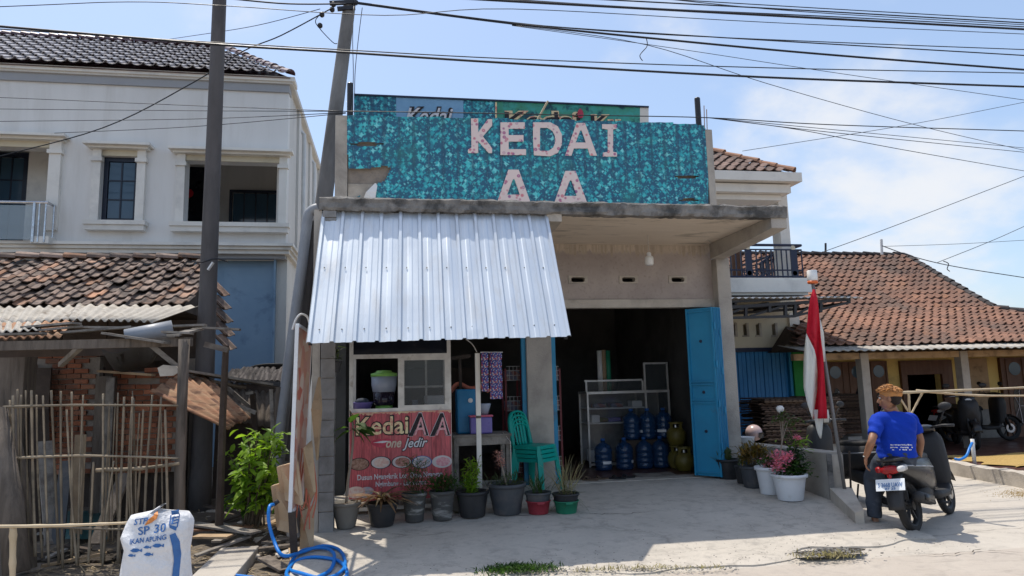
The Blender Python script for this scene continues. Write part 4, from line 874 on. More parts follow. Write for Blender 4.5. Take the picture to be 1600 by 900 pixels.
# things on the stall counter
zc = zs-0.012
q = Vector((P(600, 620, YS+0.3).x, YS+0.3, zc))
dsp = thing('drink_dispenser', 'clear drink dispenser with lime green lid on the stall counter', 'dispenser', q)
MB().lathe([(0.10, 0), (0.105, 0.03), (0.10, 0.06)], q, 20).build('base', 'plastic_lime', dsp, True)
MB().lathe([(0.115, 0.06), (0.125, 0.10), (0.135, 0.22)], q, 20).build('drink', 'dark_liquid', dsp, True)
MB().lathe([(0.136, 0.221), (0.15, 0.30), (0.155, 0.41)], q, 20).build('vessel', 'clear_plastic', dsp, True)
MB().lathe([(0.162, 0.41), (0.16, 0.445), (0.10, 0.46), (0.09, 0.48), (0.02, 0.485)], q, 20).build('lid', 'plastic_lime', dsp, True)
q = Vector((P(566, 630, YS+0.25).x, YS+0.25, zc))
bas = thing('wash_tub', 'small purple plastic tub on the stall counter left of the dispenser', 'tub', q)
MB().lathe([(0.09, 0), (0.13, 0.10), (0.14, 0.105), (0.125, 0.095), (0.088, 0.012), (0.0, 0.012)], q, 20).build('bowl', 'plastic_violet', bas, True)
MB().lathe([(0.06, 0.05), (0.09, 0.12), (0.05, 0.15), (0.0, 0.155)], q, 10).build('rag', 'cloth_red' if False else 'denim', bas, True)
q = Vector((P(648, 632, YS+0.3).x, YS+0.2, zc)); tag(MB().lathe([(0.032, 0), (0.036, 0.11), (0.04, 0.115), (0.036, 0.112), (0.03, 0.01), (0, 0.01)], q, 14).build('drinking_glass', 'clear_plastic', None, True), 'drinking glass behind the sliding pane of the stall', 'glass')
q = Vector((P(678, 612, YS+0.4).x, YS+0.4, P(660, 604, YS).z+0.01-0.19)); tag(MB().bevbox((q.x-0.12, q.y-0.07, zc+0.002), (q.x+0.12, q.y+0.07, zc+0.16), 0.01).build('food_box', 'plastic_white', None), 'white food box behind the right pane of the stall', 'box')
# white post with hanging sachet strips, and its cable
q0 = P(747, 700, 8.35); pst = thing('stall_post', 'thin white wooden post standing before the small table', 'post', (q0.x, 8.35, zap(0, 8.35)))
xw = P(747, 620, 8.35).x; tp = P(746, 552, 8.35)
MB().box((xw-0.028, 8.33, zap(0, 8.3)), (xw+0.028, 8.37, tp.z)).build('upright', 'white_paint', pst); MB().box((xw-0.03, 8.325, 1.2), (xw+0.03, 8.33, 1.23)).build('wrapping', 'wood_old', pst)
tag(MB().tube(smooth_path([P(728, 530, 8.0), P(738, 538, 8.2), P(745, 550, 8.33)]), 0.006, 6).build('post_cable', 'cable_white'), 'pale cable running from the awning to the white post', 'cable')
sm = MB().sheet([[(-0.042, 0, 0), (0, -0.008, 0), (0.042, 0, 0)], [(-0.042, -0.006, -0.045), (0, -0.02, -0.045), (0.042, -0.006, -0.045)], [(-0.042, 0, -0.09), (0, -0.008, -0.09), (0.042, 0, -0.09)]], 0.003).mesh('sachet', 'sachet_print')
for s, (u, n, m) in enumerate(((757, 5, 0), (770, 6, 0), (779, 6, 1))):
    t0 = P(u, 551, 8.3+0.03*s); st = thing('sachet_strip', ('hanging strip of blue and red sachets next to the white post', 'middle hanging strip of sachets, longest of the bright ones', 'dark hanging strip of sachets on the side away from the post')[s], 'sachets', t0, 'sachet strips hanging by the white post')
    for k in range(n): inst(sm, 'sachet', st, Matrix.Translation(t0+Vector((0, 0.002*k, -0.093*k)))@Matrix.Rotation(random.uniform(-0.12, 0.12)+(0.5 if s == 2 else 0), 4, 'Z'))
    MB().beam(t0+Vector((-0.05, 0, 0.004)), t0+Vector((0.05, 0, 0.004)), 0.006, 0.012).build('clip', 'wire_white', st)
# small table with its load
tz = P(740, 678, 8.9).z; tx0 = P(706, 700, 8.9).x; tx1 = P(797, 700, 8.9).x
tb = thing('small_table', 'rough low wooden table right of the stall', 'table', ((tx0+tx1)/2, 9.0, 0.19))
MB().bevbox((tx0, 8.75, tz-0.03), (tx1, 9.3, tz), 0.004).build('tabletop', 'wood_grey', tb); MB().box((tx0+0.02, 8.76, tz-0.13), (tx1-0.02, 8.785, tz-0.031)).build('apron_board', 'wood_grey', tb)
for x in (tx0+0.02, tx1-0.07):
    for y in (8.78, 9.22): MB().box((x, y, 0.18), (x+0.055, y+0.055, tz-0.031)).build('leg', 'wood_grey', tb)
MB().box((tx0+0.04, 9.0, 0.32), (tx1-0.04, 9.03, 0.38)).build('stretcher', 'wood_grey', tb)
ct = MB(); ct.sheet([[(tx1-0.02+0.01*math.sin(i*1.3), 8.74+0.11*i/6+0.02, tz+0.006-j*0.11) if j else (tx1-0.10, 8.76+0.11*i/6, tz+0.006) for i in range(6)] for j in range(7)], 0.003); tag(ct.build('plastic_sheet', 'cloth_white', None, True), 'white plastic sheet hanging off the small table corner', 'cloth')
q = P(729, 640, 9.05); jug = thing('cooler_box', 'tall blue drink cooler on the small table', 'cooler', (q.x, 9.05, tz)); 
MB().bevbox((q.x-0.13, 8.95, tz+0.002), (q.x+0.13, 9.2, P(729, 608, 9.05).z), 0.02).build('body', 'plastic_cyan', jug); MB().lathe([(0.03, 0), (0.03, 0.02), (0.0, 0.022)], (0,0,0), 12).xform(frame(Vector((q.x+0.04, 8.95, tz+0.42)), X1, Z1, Vector((0,-1,0)))).build('tap', 'plastic_white', jug)
q = P(751, 660, 8.9); bxx = thing('storage_box', 'translucent violet box with pink lid on the small table', 'box', (q.x, 8.9, tz)); MB().bevbox((q.x-0.14, 8.82, tz+0.002), (q.x+0.14, 9.02, tz+0.21), 0.02).build('tub', 'plastic_violet', bxx); MB().bevbox((q.x-0.15, 8.81, tz+0.211), (q.x+0.15, 9.03, tz+0.235), 0.008).build('lid', 'plastic_pink', bxx)
q = P(756, 640, 8.95); tag(MB().lathe([(0.05, 0), (0.09, 0.13), (0.085, 0.14), (0.0, 0.14)], (q.x, 8.93, tz+0.237), 14).build('plastic_cup', 'clear_plastic', None, True), 'upturned clear plastic bowl on the pink box lid', 'bowl')
q = P(715, 607, 9.3); tag(MB().tube(smooth_path([P(704, 612, 9.3), P(716, 600, 9.3), P(735, 607, 9.3), P(755, 604, 9.3), P(764, 612, 9.3)]), 0.03, 8).build('orange_bundle', 'rope_orange', None, True), 'orange plastic bundle hung behind the blue cooler', 'bundle')
tag(MB().tube([P(718, 556, 9.25), P(720, 608, 9.25)], 0.02, 6).beam(P(706, 560, 9.25), P(735, 556, 9.25), 0.03, 0.05).build('hook_frame', 'wood_dark', None), 'dark wooden hanger frame behind the small table', 'frame')
# red wire racks either side of the middle pillar
def rack(u0, u1, v0, Y, label):
    x0 = P(u0, 640, Y).x; x1 = P(u1, 640, Y).x; z1 = P((u0+u1)/2, v0, Y).z
    r = thing('snack_rack', label, 'rack', ((x0+x1)/2, Y, 0.21), 'red snack racks beside the middle pillar')
    for x in (x0, x1):
        for y in (Y, Y+0.3): MB().box((x-0.014, y-0.014, 0.21), (x+0.014, y+0.014, z1)).build('upright', 'rack_red', r)
    nz_ = 4
    for i in range(nz_):
        zz = 0.35+(z1-0.5)*i/(nz_-1)-0.02; b = MB()
        for h in (0, 0.07, 0.14, 0.2): b.box((x0+0.014, Y-0.02, zz+h), (x1-0.014, Y-0.014, zz+h+0.006))
        m_ = max(3, int((x1-x0)/0.05))
        for j in range(1, m_): xx = x0+(x1-x0)*j/m_; b.box((xx-0.003, Y-0.013, zz), (xx+0.003, Y-0.007, zz+0.206))
        b.build('wire_basket', 'wire_white', r); MB().box((x0+0.015, Y+0.02, zz), (x1-0.015, Y+0.28, zz+0.14)).build('goods', 'groceries', r)
    return r
rack(791, 815, 576, 10.0, 'red snack rack with white wire baskets left of the middle pillar')
rack(863, 876, 576, 10.0, 'red snack rack showing at the right of the middle pillar')
# stacked green chairs
def chair():
    r = thing('plastic_chair', 'green plastic chair', 'chair', (0,0,0), 'green plastic chairs in a stack')
    # seat 0.42 high, faces +x
    MB().sheet([[(-0.2+0.4*i/6, -0.2+0.4*j/6, 0.43-0.018*math.sin(math.pi*i/6)*math.sin(math.pi*j/6)) for i in range(7)] for j in range(7)], 0.012).build('seat', 'plastic_teal', r, True, (0,0,0))
    for s in (-1, 1): MB().box((-0.2, s*0.2-0.008, 0.385), (0.2, s*0.2+0.008, 0.431)).build('seat_skirt', 'plastic_teal', r, False, (0,0,0))
    MB().box((0.193, -0.19, 0.385), (0.207, 0.19, 0.431)).build('seat_skirt', 'plastic_teal', r, False, (0,0,0))
    for sx_, sy_ in ((1,1), (1,-1), (-1,1), (-1,-1)):
        b = MB(); t = Vector((sx_*0.185, sy_*0.185, 0.425)); e = Vector((sx_*0.235, sy_*0.225, 0.0)); b.tube([t, e], [0.034, 0.022], 4, True, 1.1, 0.8); b.build('leg', 'plastic_teal', r, False, (0,0,0))
    # arched back
    arch = [(-0.2, -0.2, 0.42), (-0.235, -0.205, 0.6), (-0.26, -0.19, 0.74), (-0.275, -0.13, 0.835), (-0.28, 0, 0.865), (-0.275, 0.13, 0.835), (-0.26, 0.19, 0.74), (-0.235, 0.205, 0.6), (-0.2, 0.2, 0.42)]
    MB().tube(smooth_path(arch, 5), 0.03, 6, True, 0.55, 1.0, up=(1, 0, 0.1)).build('back_frame', 'plastic_teal', r, True, (0,0,0))
    for y in (-0.1, -0.035, 0.035, 0.1):
        MB().tube(smooth_path([(-0.2, y*0.9, 0.42), (-0.232, y, 0.6), (-0.262, y*1.05, 0.76), (-0.276, y*1.1, 0.842)], 3), 0.022, 4, True, 0.9, 0.3, up=(1, 0, 0.2)).build('back_slat', 'plastic_teal', r, True, (0,0,0))
    return r
ch = chair(); base = Vector((P(838, 700, 9.25).x, 9.22, 0.19))
for k, lb in enumerate(('bottom green plastic chair of the stack before the middle pillar', 'second green plastic chair from the bottom of the stack', 'third green plastic chair from the bottom, just under the top one', 'topmost green plastic chair of the stack before the middle pillar')):
    o = ch if k == 0 else copy_tree(ch); o.location = base+Vector((-0.012*k, 0, 0.055*k)); o.rotation_euler = (0, 0, math.radians(-46)); o['label'] = lb
# ============================================================ inside the shop
YD = 11.2
dx0 = P(918, 650, YD).x; dx1 = P(1048, 650, YD).x; zf = 0.205
zt1 = P(960, 593, YD).z; zt2 = P(1028, 566, YD).z; zmid = P(960, 615, YD).z; xk = P(1007, 600, YD).x
dc = thing('display_case', 'glass display case with aluminium frame inside the shop', 'display case', ((dx0+dx1)/2, YD, zf))
def dbar(a, b_): MB().box(a, b_).build('frame_bar', 'aluminium', dc)
w = 0.03
for x in (dx0, xk, dx1-w):
    dbar((x, YD, zf), (x+w, YD+0.03, zmid)); dbar((x, YD+0.5, zf), (x+w, YD+0.53, zmid))
dbar((dx0, YD-0.004, zmid), (dx1, YD+0.53, zmid+0.04)); dbar((dx0, YD-0.003, zf+0.02), (dx1, YD+0.02, zf+0.06))
for zz in (P(960, 639, YD).z, P(960, 662, YD).z): MB().box((dx0+w, YD+0.04, zz), (xk, YD+0.5, zz+0.02)).build('shelf', 'plastic_white', dc)
for a in ((dx0+w, xk), (xk+w, dx1-w)): MB().box((a[0], YD+0.012, zf+0.06), (a[1], YD+0.017, zmid)).build('pane', 'pane_clear', dc)
MB().box((dx0, YD+0.515, zf+0.06), (dx1-w, YD+0.525, zmid)).build('back_panel', 'concrete_grey', dc)
dbar((dx0, YD+0.1, zt1-0.03), (xk, YD+0.13, zt1)); 
for x in (dx0, xk-w): dbar((x, YD+0.05, zmid+0.04), (x+w, YD+0.08, zt1-0.03))
MB().box((dx0+w, YD+0.06, zmid+0.04), (xk-w, YD+0.065, zt1-0.03)).build('pane', 'pane_clear', dc)
for x in (xk, dx1-w): dbar((x+0.002, YD+0.01, zmid+0.04), (x+w, YD+0.04, zt2))
dbar((xk+w, YD+0.01, zt2-w), (dx1-w, YD+0.04, zt2)); MB().box((xk+w, YD+0.02, zmid+0.04), (dx1-w, YD+0.025, zt2-w)).build('pane', 'pane_clear', dc)
for k, (u, vz, dxw, h_, mm_, lb) in enumerate(((928, 662, 0.07, 0.12, 'plastic_white', 'white carton at the left of the middle shelf in the display case'), (980, 662, 0.1, 0.09, 'groceries', 'mixed packets at the right of the middle shelf in the display case'), (928, 718, 0.09, 0.2, 'plastic_white', 'white box on the bottom of the display case'), (950, 718, 0.08, 0.16, 'cardboard', 'brown carton on the bottom of the display case'), (992, 639, 0.09, 0.1, 'plastic_white', 'white packets at the right of the upper shelf in the display case'), (1028, 700, 0.12, 0.3, 'groceries', 'tall stack of goods in the right bay of the display case'))):
    q = P(u, vz, YD+0.25); zz = P(960, vz, YD).z+0.021 if vz < 700 else 0.27
    tag(MB().bevbox((q.x-dxw, YD+0.12, zz), (q.x+dxw, YD+0.36, zz+h_), 0.012).build('shop_goods', mm_, None), lb, 'goods')
for k, (u, v, mm_, lb) in enumerate(((935, 636, 'groceries', 'packed snacks on the upper shelf of the display case'), (962, 636, 'groceries', 'second pile of packets on the upper shelf of the display case'), (938, 659, 'leaf_croton', 'yellow green packets on the middle shelf of the display case'), (958, 659, 'plastic_violet', 'violet packets on the middle shelf of the display case'))):
    q = P(u, v, YD+0.25); zz = P(960, 639 if v < 650 else 662, YD).z+0.021
    tag(MB().bevbox((q.x-0.11, YD+0.15, zz), (q.x+0.11, YD+0.4, zz+0.07), 0.02).build('snack_pack', mm_, None), lb, 'packets')
for k, (u, mm_, lb) in enumerate(((938, 'cloth_white', 'left rolled mat standing on the display case'), (944, 'wood_tan', 'middle rolled mat standing on the display case'), (951, 'plastic_green', 'green rolled mat standing on the display case'))):
    q = P(u, 590, YD+0.3); top = P(u, 547+abs(k-1), YD+0.3).z; h_ = top-zmid-0.04; tag(MB().lathe([(0.045, 0), (0.045, h_), (0.03, h_), (0.03, h_-0.05)], (q.x, YD+0.3, zmid+0.041), 12).build('rolled_mat', mm_, None, True), lb, 'roll', 'rolled mats on the display case')
# water jugs
def jugm():
    r = thing('water_jug', 'blue water jug', 'jug', (0,0,0), 'blue water jugs before the display case')
    prof = [(0.11, 0), (0.135, 0.012), (0.138, 0.08), (0.128, 0.09), (0.138, 0.10), (0.138, 0.15), (0.126, 0.165), (0.138, 0.18), (0.138, 0.23), (0.128, 0.245), (0.138, 0.26), (0.138, 0.33), (0.10, 0.39), (0.035, 0.425), (0.03, 0.47)]
    MB().lathe(prof, (0,0,0), 22).build('body', 'jug_blue', r, True, (0,0,0)); MB().lathe([(0.034, 0.455), (0.034, 0.49), (0.0, 0.492)], (0,0,0), 14).build('cap', 'plastic_blue', r, True, (0,0,0))
    b = MB(); n = 8; b.grid([[(0.1395*math.cos(-2.2+0.16*i), 0.1395*math.sin(-2.2+0.16*i), zz) for i in range(n)] for zz in (0.105, 0.148)]); b.build('label_print', 'plastic_white', r, True, (0,0,0))
    return r
jg = jugm(); first = True
for k, (u, v, row, lb) in enumerate(((941, 724, 0, 'leftmost blue water jug on the shop floor'), (974, 726, 0, 'bright blue water jug second from the left on the floor'), (1005, 724, 0, 'blue water jug on the floor, third from the left'), (1030, 723, 0, 'blue water jug on the floor beside the gas cylinders'), (986, 678, 1, 'left jug of the upper row of blue water jugs'), (1011, 676, 1, 'middle jug of the upper row of blue water jugs'), (1036, 677, 1, 'right jug of the upper row of blue water jugs'))):
    o = jg if first else copy_tree(jg); first = False; o['label'] = lb
    q = P(u, v, 10.85 if row == 0 else 11.02); o.location = (q.x, 10.78 if row == 0 else 10.98, zf if row == 0 else 0.645); o.rotation_euler = (0, 0, k*0.9+0.3)
tag(MB().box((P(972, 690, 10.98).x, 10.85, zf), (P(1050, 690, 10.98).x, 11.12, 0.64)).build('jug_bench', 'wood_dark', None), 'dark bench carrying the upper row of water jugs', 'bench')
def gascyl(loc, lb):
    r = thing('gas_cylinder', lb, 'gas cylinder', loc, 'yellow green gas cylinders in the shop'); q = Vector(loc)
    MB().lathe([(0.10, 0.0), (0.12, 0.01), (0.12, 0.03), (0.145, 0.06), (0.155, 0.12), (0.15, 0.2), (0.11, 0.255), (0.04, 0.27)], q, 20).build('body', 'gas_yellow', r, True)
    b = MB()
    for a in range(4): t = a*math.pi/2+0.4; b.box((q.x+0.1*math.cos(t)-0.02, q.y+0.1*math.sin(t)-0.012, q.z+0.2), (q.x+0.1*math.cos(t)+0.02, q.y+0.1*math.sin(t)+0.012, q.z+0.345))
    b.lathe([(0.105, 0.33), (0.115, 0.33), (0.115, 0.355), (0.105, 0.355)], q, 18, False); b.build('collar', 'gas_yellow', r)
    MB().lathe([(0.025, 0.26), (0.022, 0.31)], q, 10).build('valve', 'steel', r)
q = P(1066, 728, 10.4); gascyl((q.x, 10.3, zf), 'yellow gas cylinder on the floor by the folding door'); gascyl((q.x+0.02, 10.62, zf), 'gas cylinder behind the front one by the folding door'); gascyl((q.x+0.03, 10.64, zf+0.36), 'gas cylinder stacked on top near the shop wall')
# counter and cupboards deep in the dark
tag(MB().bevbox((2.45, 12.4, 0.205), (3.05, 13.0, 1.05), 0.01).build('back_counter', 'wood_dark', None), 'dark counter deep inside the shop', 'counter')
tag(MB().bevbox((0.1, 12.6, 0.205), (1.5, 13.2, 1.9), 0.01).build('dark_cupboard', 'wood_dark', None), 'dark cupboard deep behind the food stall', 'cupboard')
tag(MB().tube(smooth_path([P(1046, 480, 11.6), P(1044, 520, 11.6), P(1052, 560, 11.6), P(1053, 640, 11.6)]), 0.007, 6).build('wall_wire', 'cable_white'), 'thin wire hanging down the wall inside the shop', 'wire')
# mat and sandals at the door
b = MB(); b.grid([[(P(995+60*i/8, 733, 9.9).x, 9.75+0.4*j/5+0.03*math.sin(i), 0.216+0.004*math.sin(i*2+j)) for i in range(9)] for j in range(6)]); tag(b.build('door_mat', 'wood_grey', None, True), 'worn grey mat at the shop door', 'mat')
def sandals(u, v, m, lb, rot):
    q = PZ(u, v, 0.213); q.y = min(q.y, 9.75); q = P(u, v, q.y); q.z = zap(q.x, q.y)+0.012
    r = thing('sandal_pair', lb, 'sandals', q)
    for s in (-1, 1):
        c_ = q+Vector((s*0.085, 0.03*s, 0)); b = MB(); n = 14; e = []
        for t in range(n): a = 2*math.pi*t/n; e.append(Vector((0.045*math.sin(a)*(1+0.25*math.cos(a)), 0.125*math.cos(a), 0)))
        Mx = Matrix.Translation(c_)@Matrix.Rotation(rot+s*0.25, 4, 'Z'); b.prism([Mx@p for p in e], (0, 0, 0.02)); o = b.build('sole', m, r)
        MB().tube(smooth_path([Mx@Vector(p) for p in ((-0.042, 0, 0.02), (-0.02, 0.045, 0.05), (0, 0.065, 0.035), (0.02, 0.045, 0.05), (0.042, 0, 0.02))], 4), 0.009, 6).build('strap', m, r)
sandals(930, 745, 'sandal_brown', 'brown sandals at the shop threshold', 1.2); sandals(972, 745, 'sandal_black', 'black flip-flops at the shop threshold', 1.35)
# ============================================================ potted plants
def on_apron(u, v):
    q = PZ(u, v, 0.12)
    for _ in range(6): q = PZ(u, v, zap(q.x, q.y)+0.006)
    return q
def px_per_m(q): d = Vector(q)-Vector(CAM); return F_/(RC[2, 0]*d.x+RC[2, 1]*d.y+RC[2, 2]*d.z)
def pot(u, vb, vr, wpx, m, label, taper=0.74, group=None, base=None, name='potted_plant', cat='potted plant', rim=0.015):
    q = on_apron(u, vb) if base is None else Vector(base); s = px_per_m(q); R = wpx/s/2; q = q+Vector((0, R*taper*0.7, 0)); q.z = (zap(q.x, q.y) if base is None else q.z)+0.004
    h = (vb-vr)/s*0.97+0.0
    r = thing(name, label, cat, q, group)
    MB().lathe([(R*taper, 0), (R*taper*1.02, 0.01), (R*0.95, h*0.86), (R*0.95, h*0.87), (R+rim*0.3, h*0.88), (R+rim*0.3, h), (R*0.9, h), (R*0.86, h*0.84), (0.0, h*0.84)], q, 26, False).build('pot', m, r, True)
    MB().lathe([(R*0.87, h*0.88), (R*0.5, h*0.9), (0.0, h*0.91)], q, 18, False).build('soil', 'soil', r, True)
    return r, q+Vector((0, 0, h*0.9)), R
def leaves(parent, pts, m, n, L, w, name='foliage', up=0.4, spread=0.06, droop=0.3, kind='stuff'):
    mb = MB(); base = leafm(L, w, 0.3, droop, 3)
    for k in range(n):
        t = random.random()*(len(pts)-1); i = int(t); c = Vector(pts[i]).lerp(Vector(pts[min(i+1, len(pts)-1)]), t-i)+Vector((random.gauss(0, spread), random.gauss(0, spread), random.gauss(0, spread*0.7)))
        d = Vector((random.gauss(0, 1), random.gauss(0, 1), random.gauss(up, 0.5))); s = random.uniform(0.6, 1.2)
        M = Matrix.Translation(c)@rot_to(d, random.uniform(-0.5, 0.5))@Matrix.Scale(s, 4); mb.add([M@v for v in base.v], base.f)
    o = mb.build(name, m, parent); o['kind'] = kind; return o
def stem(parent, pts, r0, r1=None, m='stem', name='stem'):
    pts = smooth_path(pts, 4); n = len(pts); r1 = r0*0.5 if r1 is None else r1
    return MB().tube(pts, [r0+(r1-r0)*i/(n-1) for i in range(n)], 6).build(name, m, parent, True)
V = lambda x, y, z: Vector((x, y, z))
GP = 'potted plants in a row before the food stall'
# 1 sapling in an old grey pot
r, t, R = pot(540, 826, 786, 46, 'plastic_oldgrey', 'old grey pot with a thin big-leaved sapling beside the block pillar', 0.62, GP)
top = [t, t+V(0.02, 0, 0.25), t+V(0.06, -0.02, 0.55), t+V(0.07, 0, 0.80), t+V(0.03, 0, 1.0)]
stem(r, top, 0.016, 0.008, 'stem_pale')
lm = leafm(0.2, 0.13, 0.2, 0.25, 4).mesh('leaf', 'leaf_mid')
for du, dv, dr in ((-22, 0, -1), (-8, 12, -0.6), (2, -16, 0.2), (14, -8, 0.6), (26, 4, 1), (40, -2, 1.2), (34, 12, 0.8), (8, 6, 0.4)):
    q = P(548+du*0.35, 668+dv*0.5, t.y-0.03); o = inst(lm, 'leaf', r, Matrix.Translation(q)@rot_to(Vector((dr, -0.4+random.uniform(-0.4, 0.3), -0.1+random.uniform(-0.2, 0.35)-dv*0.02)), random.uniform(-0.5, 0.5)))
    stem(r, [top[-1] if dv < 0 else top[-2], q], 0.004, 0.003, 'stem', 'leaf_stalk')
# 2 bromeliad
r, t, R = pot(597, 823, 787, 50, 'plastic_black', 'black pot with a drying reddish bromeliad, leaves arching over its rim', 0.7, GP)
bl = leafm(0.30, 0.036, 0.35, 0.9, 6).mesh('leaf', 'leaf_brom')
for k in range(46):
    a = k*2.399; e = 0.5+0.9*random.random(); inst(bl, 'leaf', r, Matrix.Translation(t+V(0.02*math.cos(a), 0.02*math.sin(a), 0.015+0.04*random.random()))@rot_to(Vector((math.cos(a), math.sin(a), e)))@Matrix.Scale(random.uniform(0.75, 1.15), 4))
# 3 feathery
r, t, R = pot(648, 816, 771, 39, 'plastic_streak', 'stained dark pot with feathery light green plant before the menu board', 0.72, GP)
for k in range(7): stem(r, [t+V(random.gauss(0, 0.03), random.gauss(0, 0.03), 0), t+V(random.gauss(0, 0.08), random.gauss(0, 0.06), 0.2), t+V(random.gauss(0, 0.12), random.gauss(0, 0.08), 0.36)], 0.004)
leaves(r, [t+V(0, 0, 0.03), t+V(0, 0, 0.2), t+V(0.0, 0, 0.34)], 'leaf_mid', 900, 0.05, 0.007, up=1.0, spread=0.075)
# 4 bushy
r, t, R = pot(692, 813, 768, 40, 'plastic_streak', 'stained pot with pale bands and a bushy round green shrub', 0.74, GP)
for k in range(8): a = k*0.8; stem(r, [t, t+V(0.08*math.cos(a), 0.06*math.sin(a), 0.1), t+V(0.15*math.cos(a), 0.12*math.sin(a), 0.17)], 0.005)
leaves(r, [t+V(-0.12, 0, 0.08), t+V(0, 0, 0.12), t+V(0.13, 0, 0.09)], 'leaf_mid', 750, 0.045, 0.018, up=0.5, spread=0.065)
# 5 upright leafy
r, t, R = pot(740, 809, 769, 52, 'plastic_black', 'black pot with an upright leafy green plant right of the menu board', 0.74, GP)
st = []
for k in range(6): p = [t, t+V(random.gauss(0, 0.05), random.gauss(0, 0.04), 0.14), t+V(random.gauss(0, 0.07)+0.03, random.gauss(0, 0.05), random.uniform(0.2, 0.42))]; stem(r, p, 0.005); st.append(p)
for p in st: leaves(r, p, 'leaf_bright', 55, 0.075, 0.024, up=0.9, spread=0.025)
# 6 pink stem
r, t, R = pot(795, 805, 757, 61, 'plastic_charcoal', 'large charcoal pot with a sparse pale pink flower spike', 0.7, GP)
stem(r, [t, t+V(-0.04, 0, 0.18), t+V(-0.09, 0, 0.36)], 0.014, 0.006, 'stem_pale'); leaves(r, [t+V(-0.05, 0, 0.22), t+V(-0.1, 0, 0.38)], 'flower_pale', 130, 0.035, 0.018, 'flower_spike', 0.8, 0.022)
leaves(r, [t+V(-0.16, 0, 0.03), t+V(0.14, 0, 0.04)], 'leaf_grey', 140, 0.13, 0.009, up=1.2, spread=0.05); stem(r, [t+V(-0.19, -0.05, 0.05), t+V(-0.25, -0.08, -0.05), t+V(-0.26, -0.08, -0.22)], 0.005, 0.003, 'stem_pale', 'trailing_shoot')
# 7 and 8: black pots standing in coloured tubs
def tub(u, vb, vr, w, m, lb):
    q = on_apron(u, vb); s = px_per_m(q); R = w/s/2; q.y += R*0.6; q.z = zap(q.x, q.y)+0.003; h = (vb-vr)/s
    o = thing('plastic_tub', lb, 'tub', q); MB().lathe([(R*0.8, 0), (R, h), (R*1.06, h), (R*1.06, h*0.94), (R*0.97, h*0.9), (R*0.78, 0.012), (0, 0.012)], q, 24, False).build('bowl', m, o, True)
    MB().box((q.x-0.04, q.y-R*1.12, q.z+h*0.82), (q.x+0.04, q.y-R*0.98, q.z+h*0.95)).build('handle', m, o); return q+V(0, -R*0.5, 0.015)
q = tub(844, 804, 784, 38, 'plastic_red', 'red plastic tub under a black pot')
r, t, R = pot(844, 790, 762, 42, 'plastic_charcoal', 'dark pot with sparse green grass standing in the red tub', 0.72, GP, base=q+V(0, 0, 0.02))
leaves(r, [t, t+V(0, 0, 0.03)], 'leaf_mid', 70, 0.24, 0.008, up=2.2, spread=0.05)
q = tub(888, 803, 784, 39, 'plastic_green', 'green plastic tub under a black pot, at the row end')
r, t, R = pot(888, 790, 765, 42, 'plastic_black', 'black pot with tall dry grass standing in the green tub', 0.74, GP, base=q+V(0, 0, 0.02))
leaves(r, [t, t+V(0, 0, 0.02)], 'leaf_dry', 60, 0.40, 0.008, up=2.6, spread=0.045, droop=0.25)
leaves(r, [t, t+V(0, 0, 0.02)], 'leaf_grey', 50, 0.2, 0.008, up=0.6, spread=0.05, droop=0.6, name='low_grass')
r, t, R = pot(716, 785, 745, 30, 'plastic_oldgrey', 'small grey pot half hidden behind the row of plants', 0.8, GP, base=(P(716, 785, 8.28).x, 8.22, 0.16))
# hanging pot on the block pillar
q = P(522, 583, 7.95); r, t, R = pot(522, 584, 566, 27, 'plastic_black', 'small black hanging pot on the block pillar under the awning', 0.75, None, base=(q.x, 7.78, q.z))
leaves(r, [t, t+V(0, 0, 0.12)], 'leaf_grey', 70, 0.10, 0.022, up=0.9, spread=0.05); MB().tube([t+V(-0.03, 0.06, 0), V(t.x-0.08, 7.9, t.z+0.3)], 0.004, 5).build('hanger', 'cable_white', r)
# right-hand row along the low wall
GR = 'potted plants along the low concrete wall'
r, t, R = pot(1143, 749, 718, 37, 'plastic_black', 'black pot with a small cactus-like plant nearest the blue folding door', 0.74, GR)
MB().lathe([(0.03, 0), (0.06, 0.05), (0.045, 0.09), (0.058, 0.13), (0.04, 0.17), (0.0, 0.2)], t, 10).build('cactus', 'leaf_grey', r, True); leaves(r, [t, t+V(0, 0, 0.17)], 'leaf_grey', 160, 0.04, 0.02, spread=0.035)
leaves(r, [t+V(-0.12, 0, 0.0), t+V(-0.1, 0, 0.06)], 'leaf_grey', 14, 0.16, 0.01, up=2, spread=0.02, name='grass_blades')
r, t, R = pot(1166, 756, 729, 26, 'plastic_black', 'small black pot squeezed between two larger pots by the wall', 0.76, GR); leaves(r, [t, t+V(0, 0, 0.12)], 'leaf_grey', 60, 0.09, 0.02, up=1, spread=0.03)
r, t, R = pot(1183, 763, 729, 38, 'plastic_charcoal', 'charcoal pot with a bronze and yellow croton shrub', 0.76, GR)
for k in range(9): a = k*0.7; stem(r, [t, t+V(0.1*math.cos(a), 0.08*math.sin(a), 0.12), t+V(0.16*math.cos(a), 0.12*math.sin(a), 0.26)], 0.005)
leaves(r, [t+V(-0.1, 0, 0.08), t+V(-0.05, 0, 0.2), t+V(0.1, 0, 0.22), t+V(0.14, 0, 0.1)], 'leaf_croton', 420, 0.10, 0.022, up=1.3, spread=0.06)
def whitepot(u, vb, vr, w, lb): return pot(u, vb, vr, w, 'plastic_white', lb, 0.72, GR, rim=0.05)
r, t, R = whitepot(1209, 773, 730, 40, 'white pot with pink blossoms, the one further back')
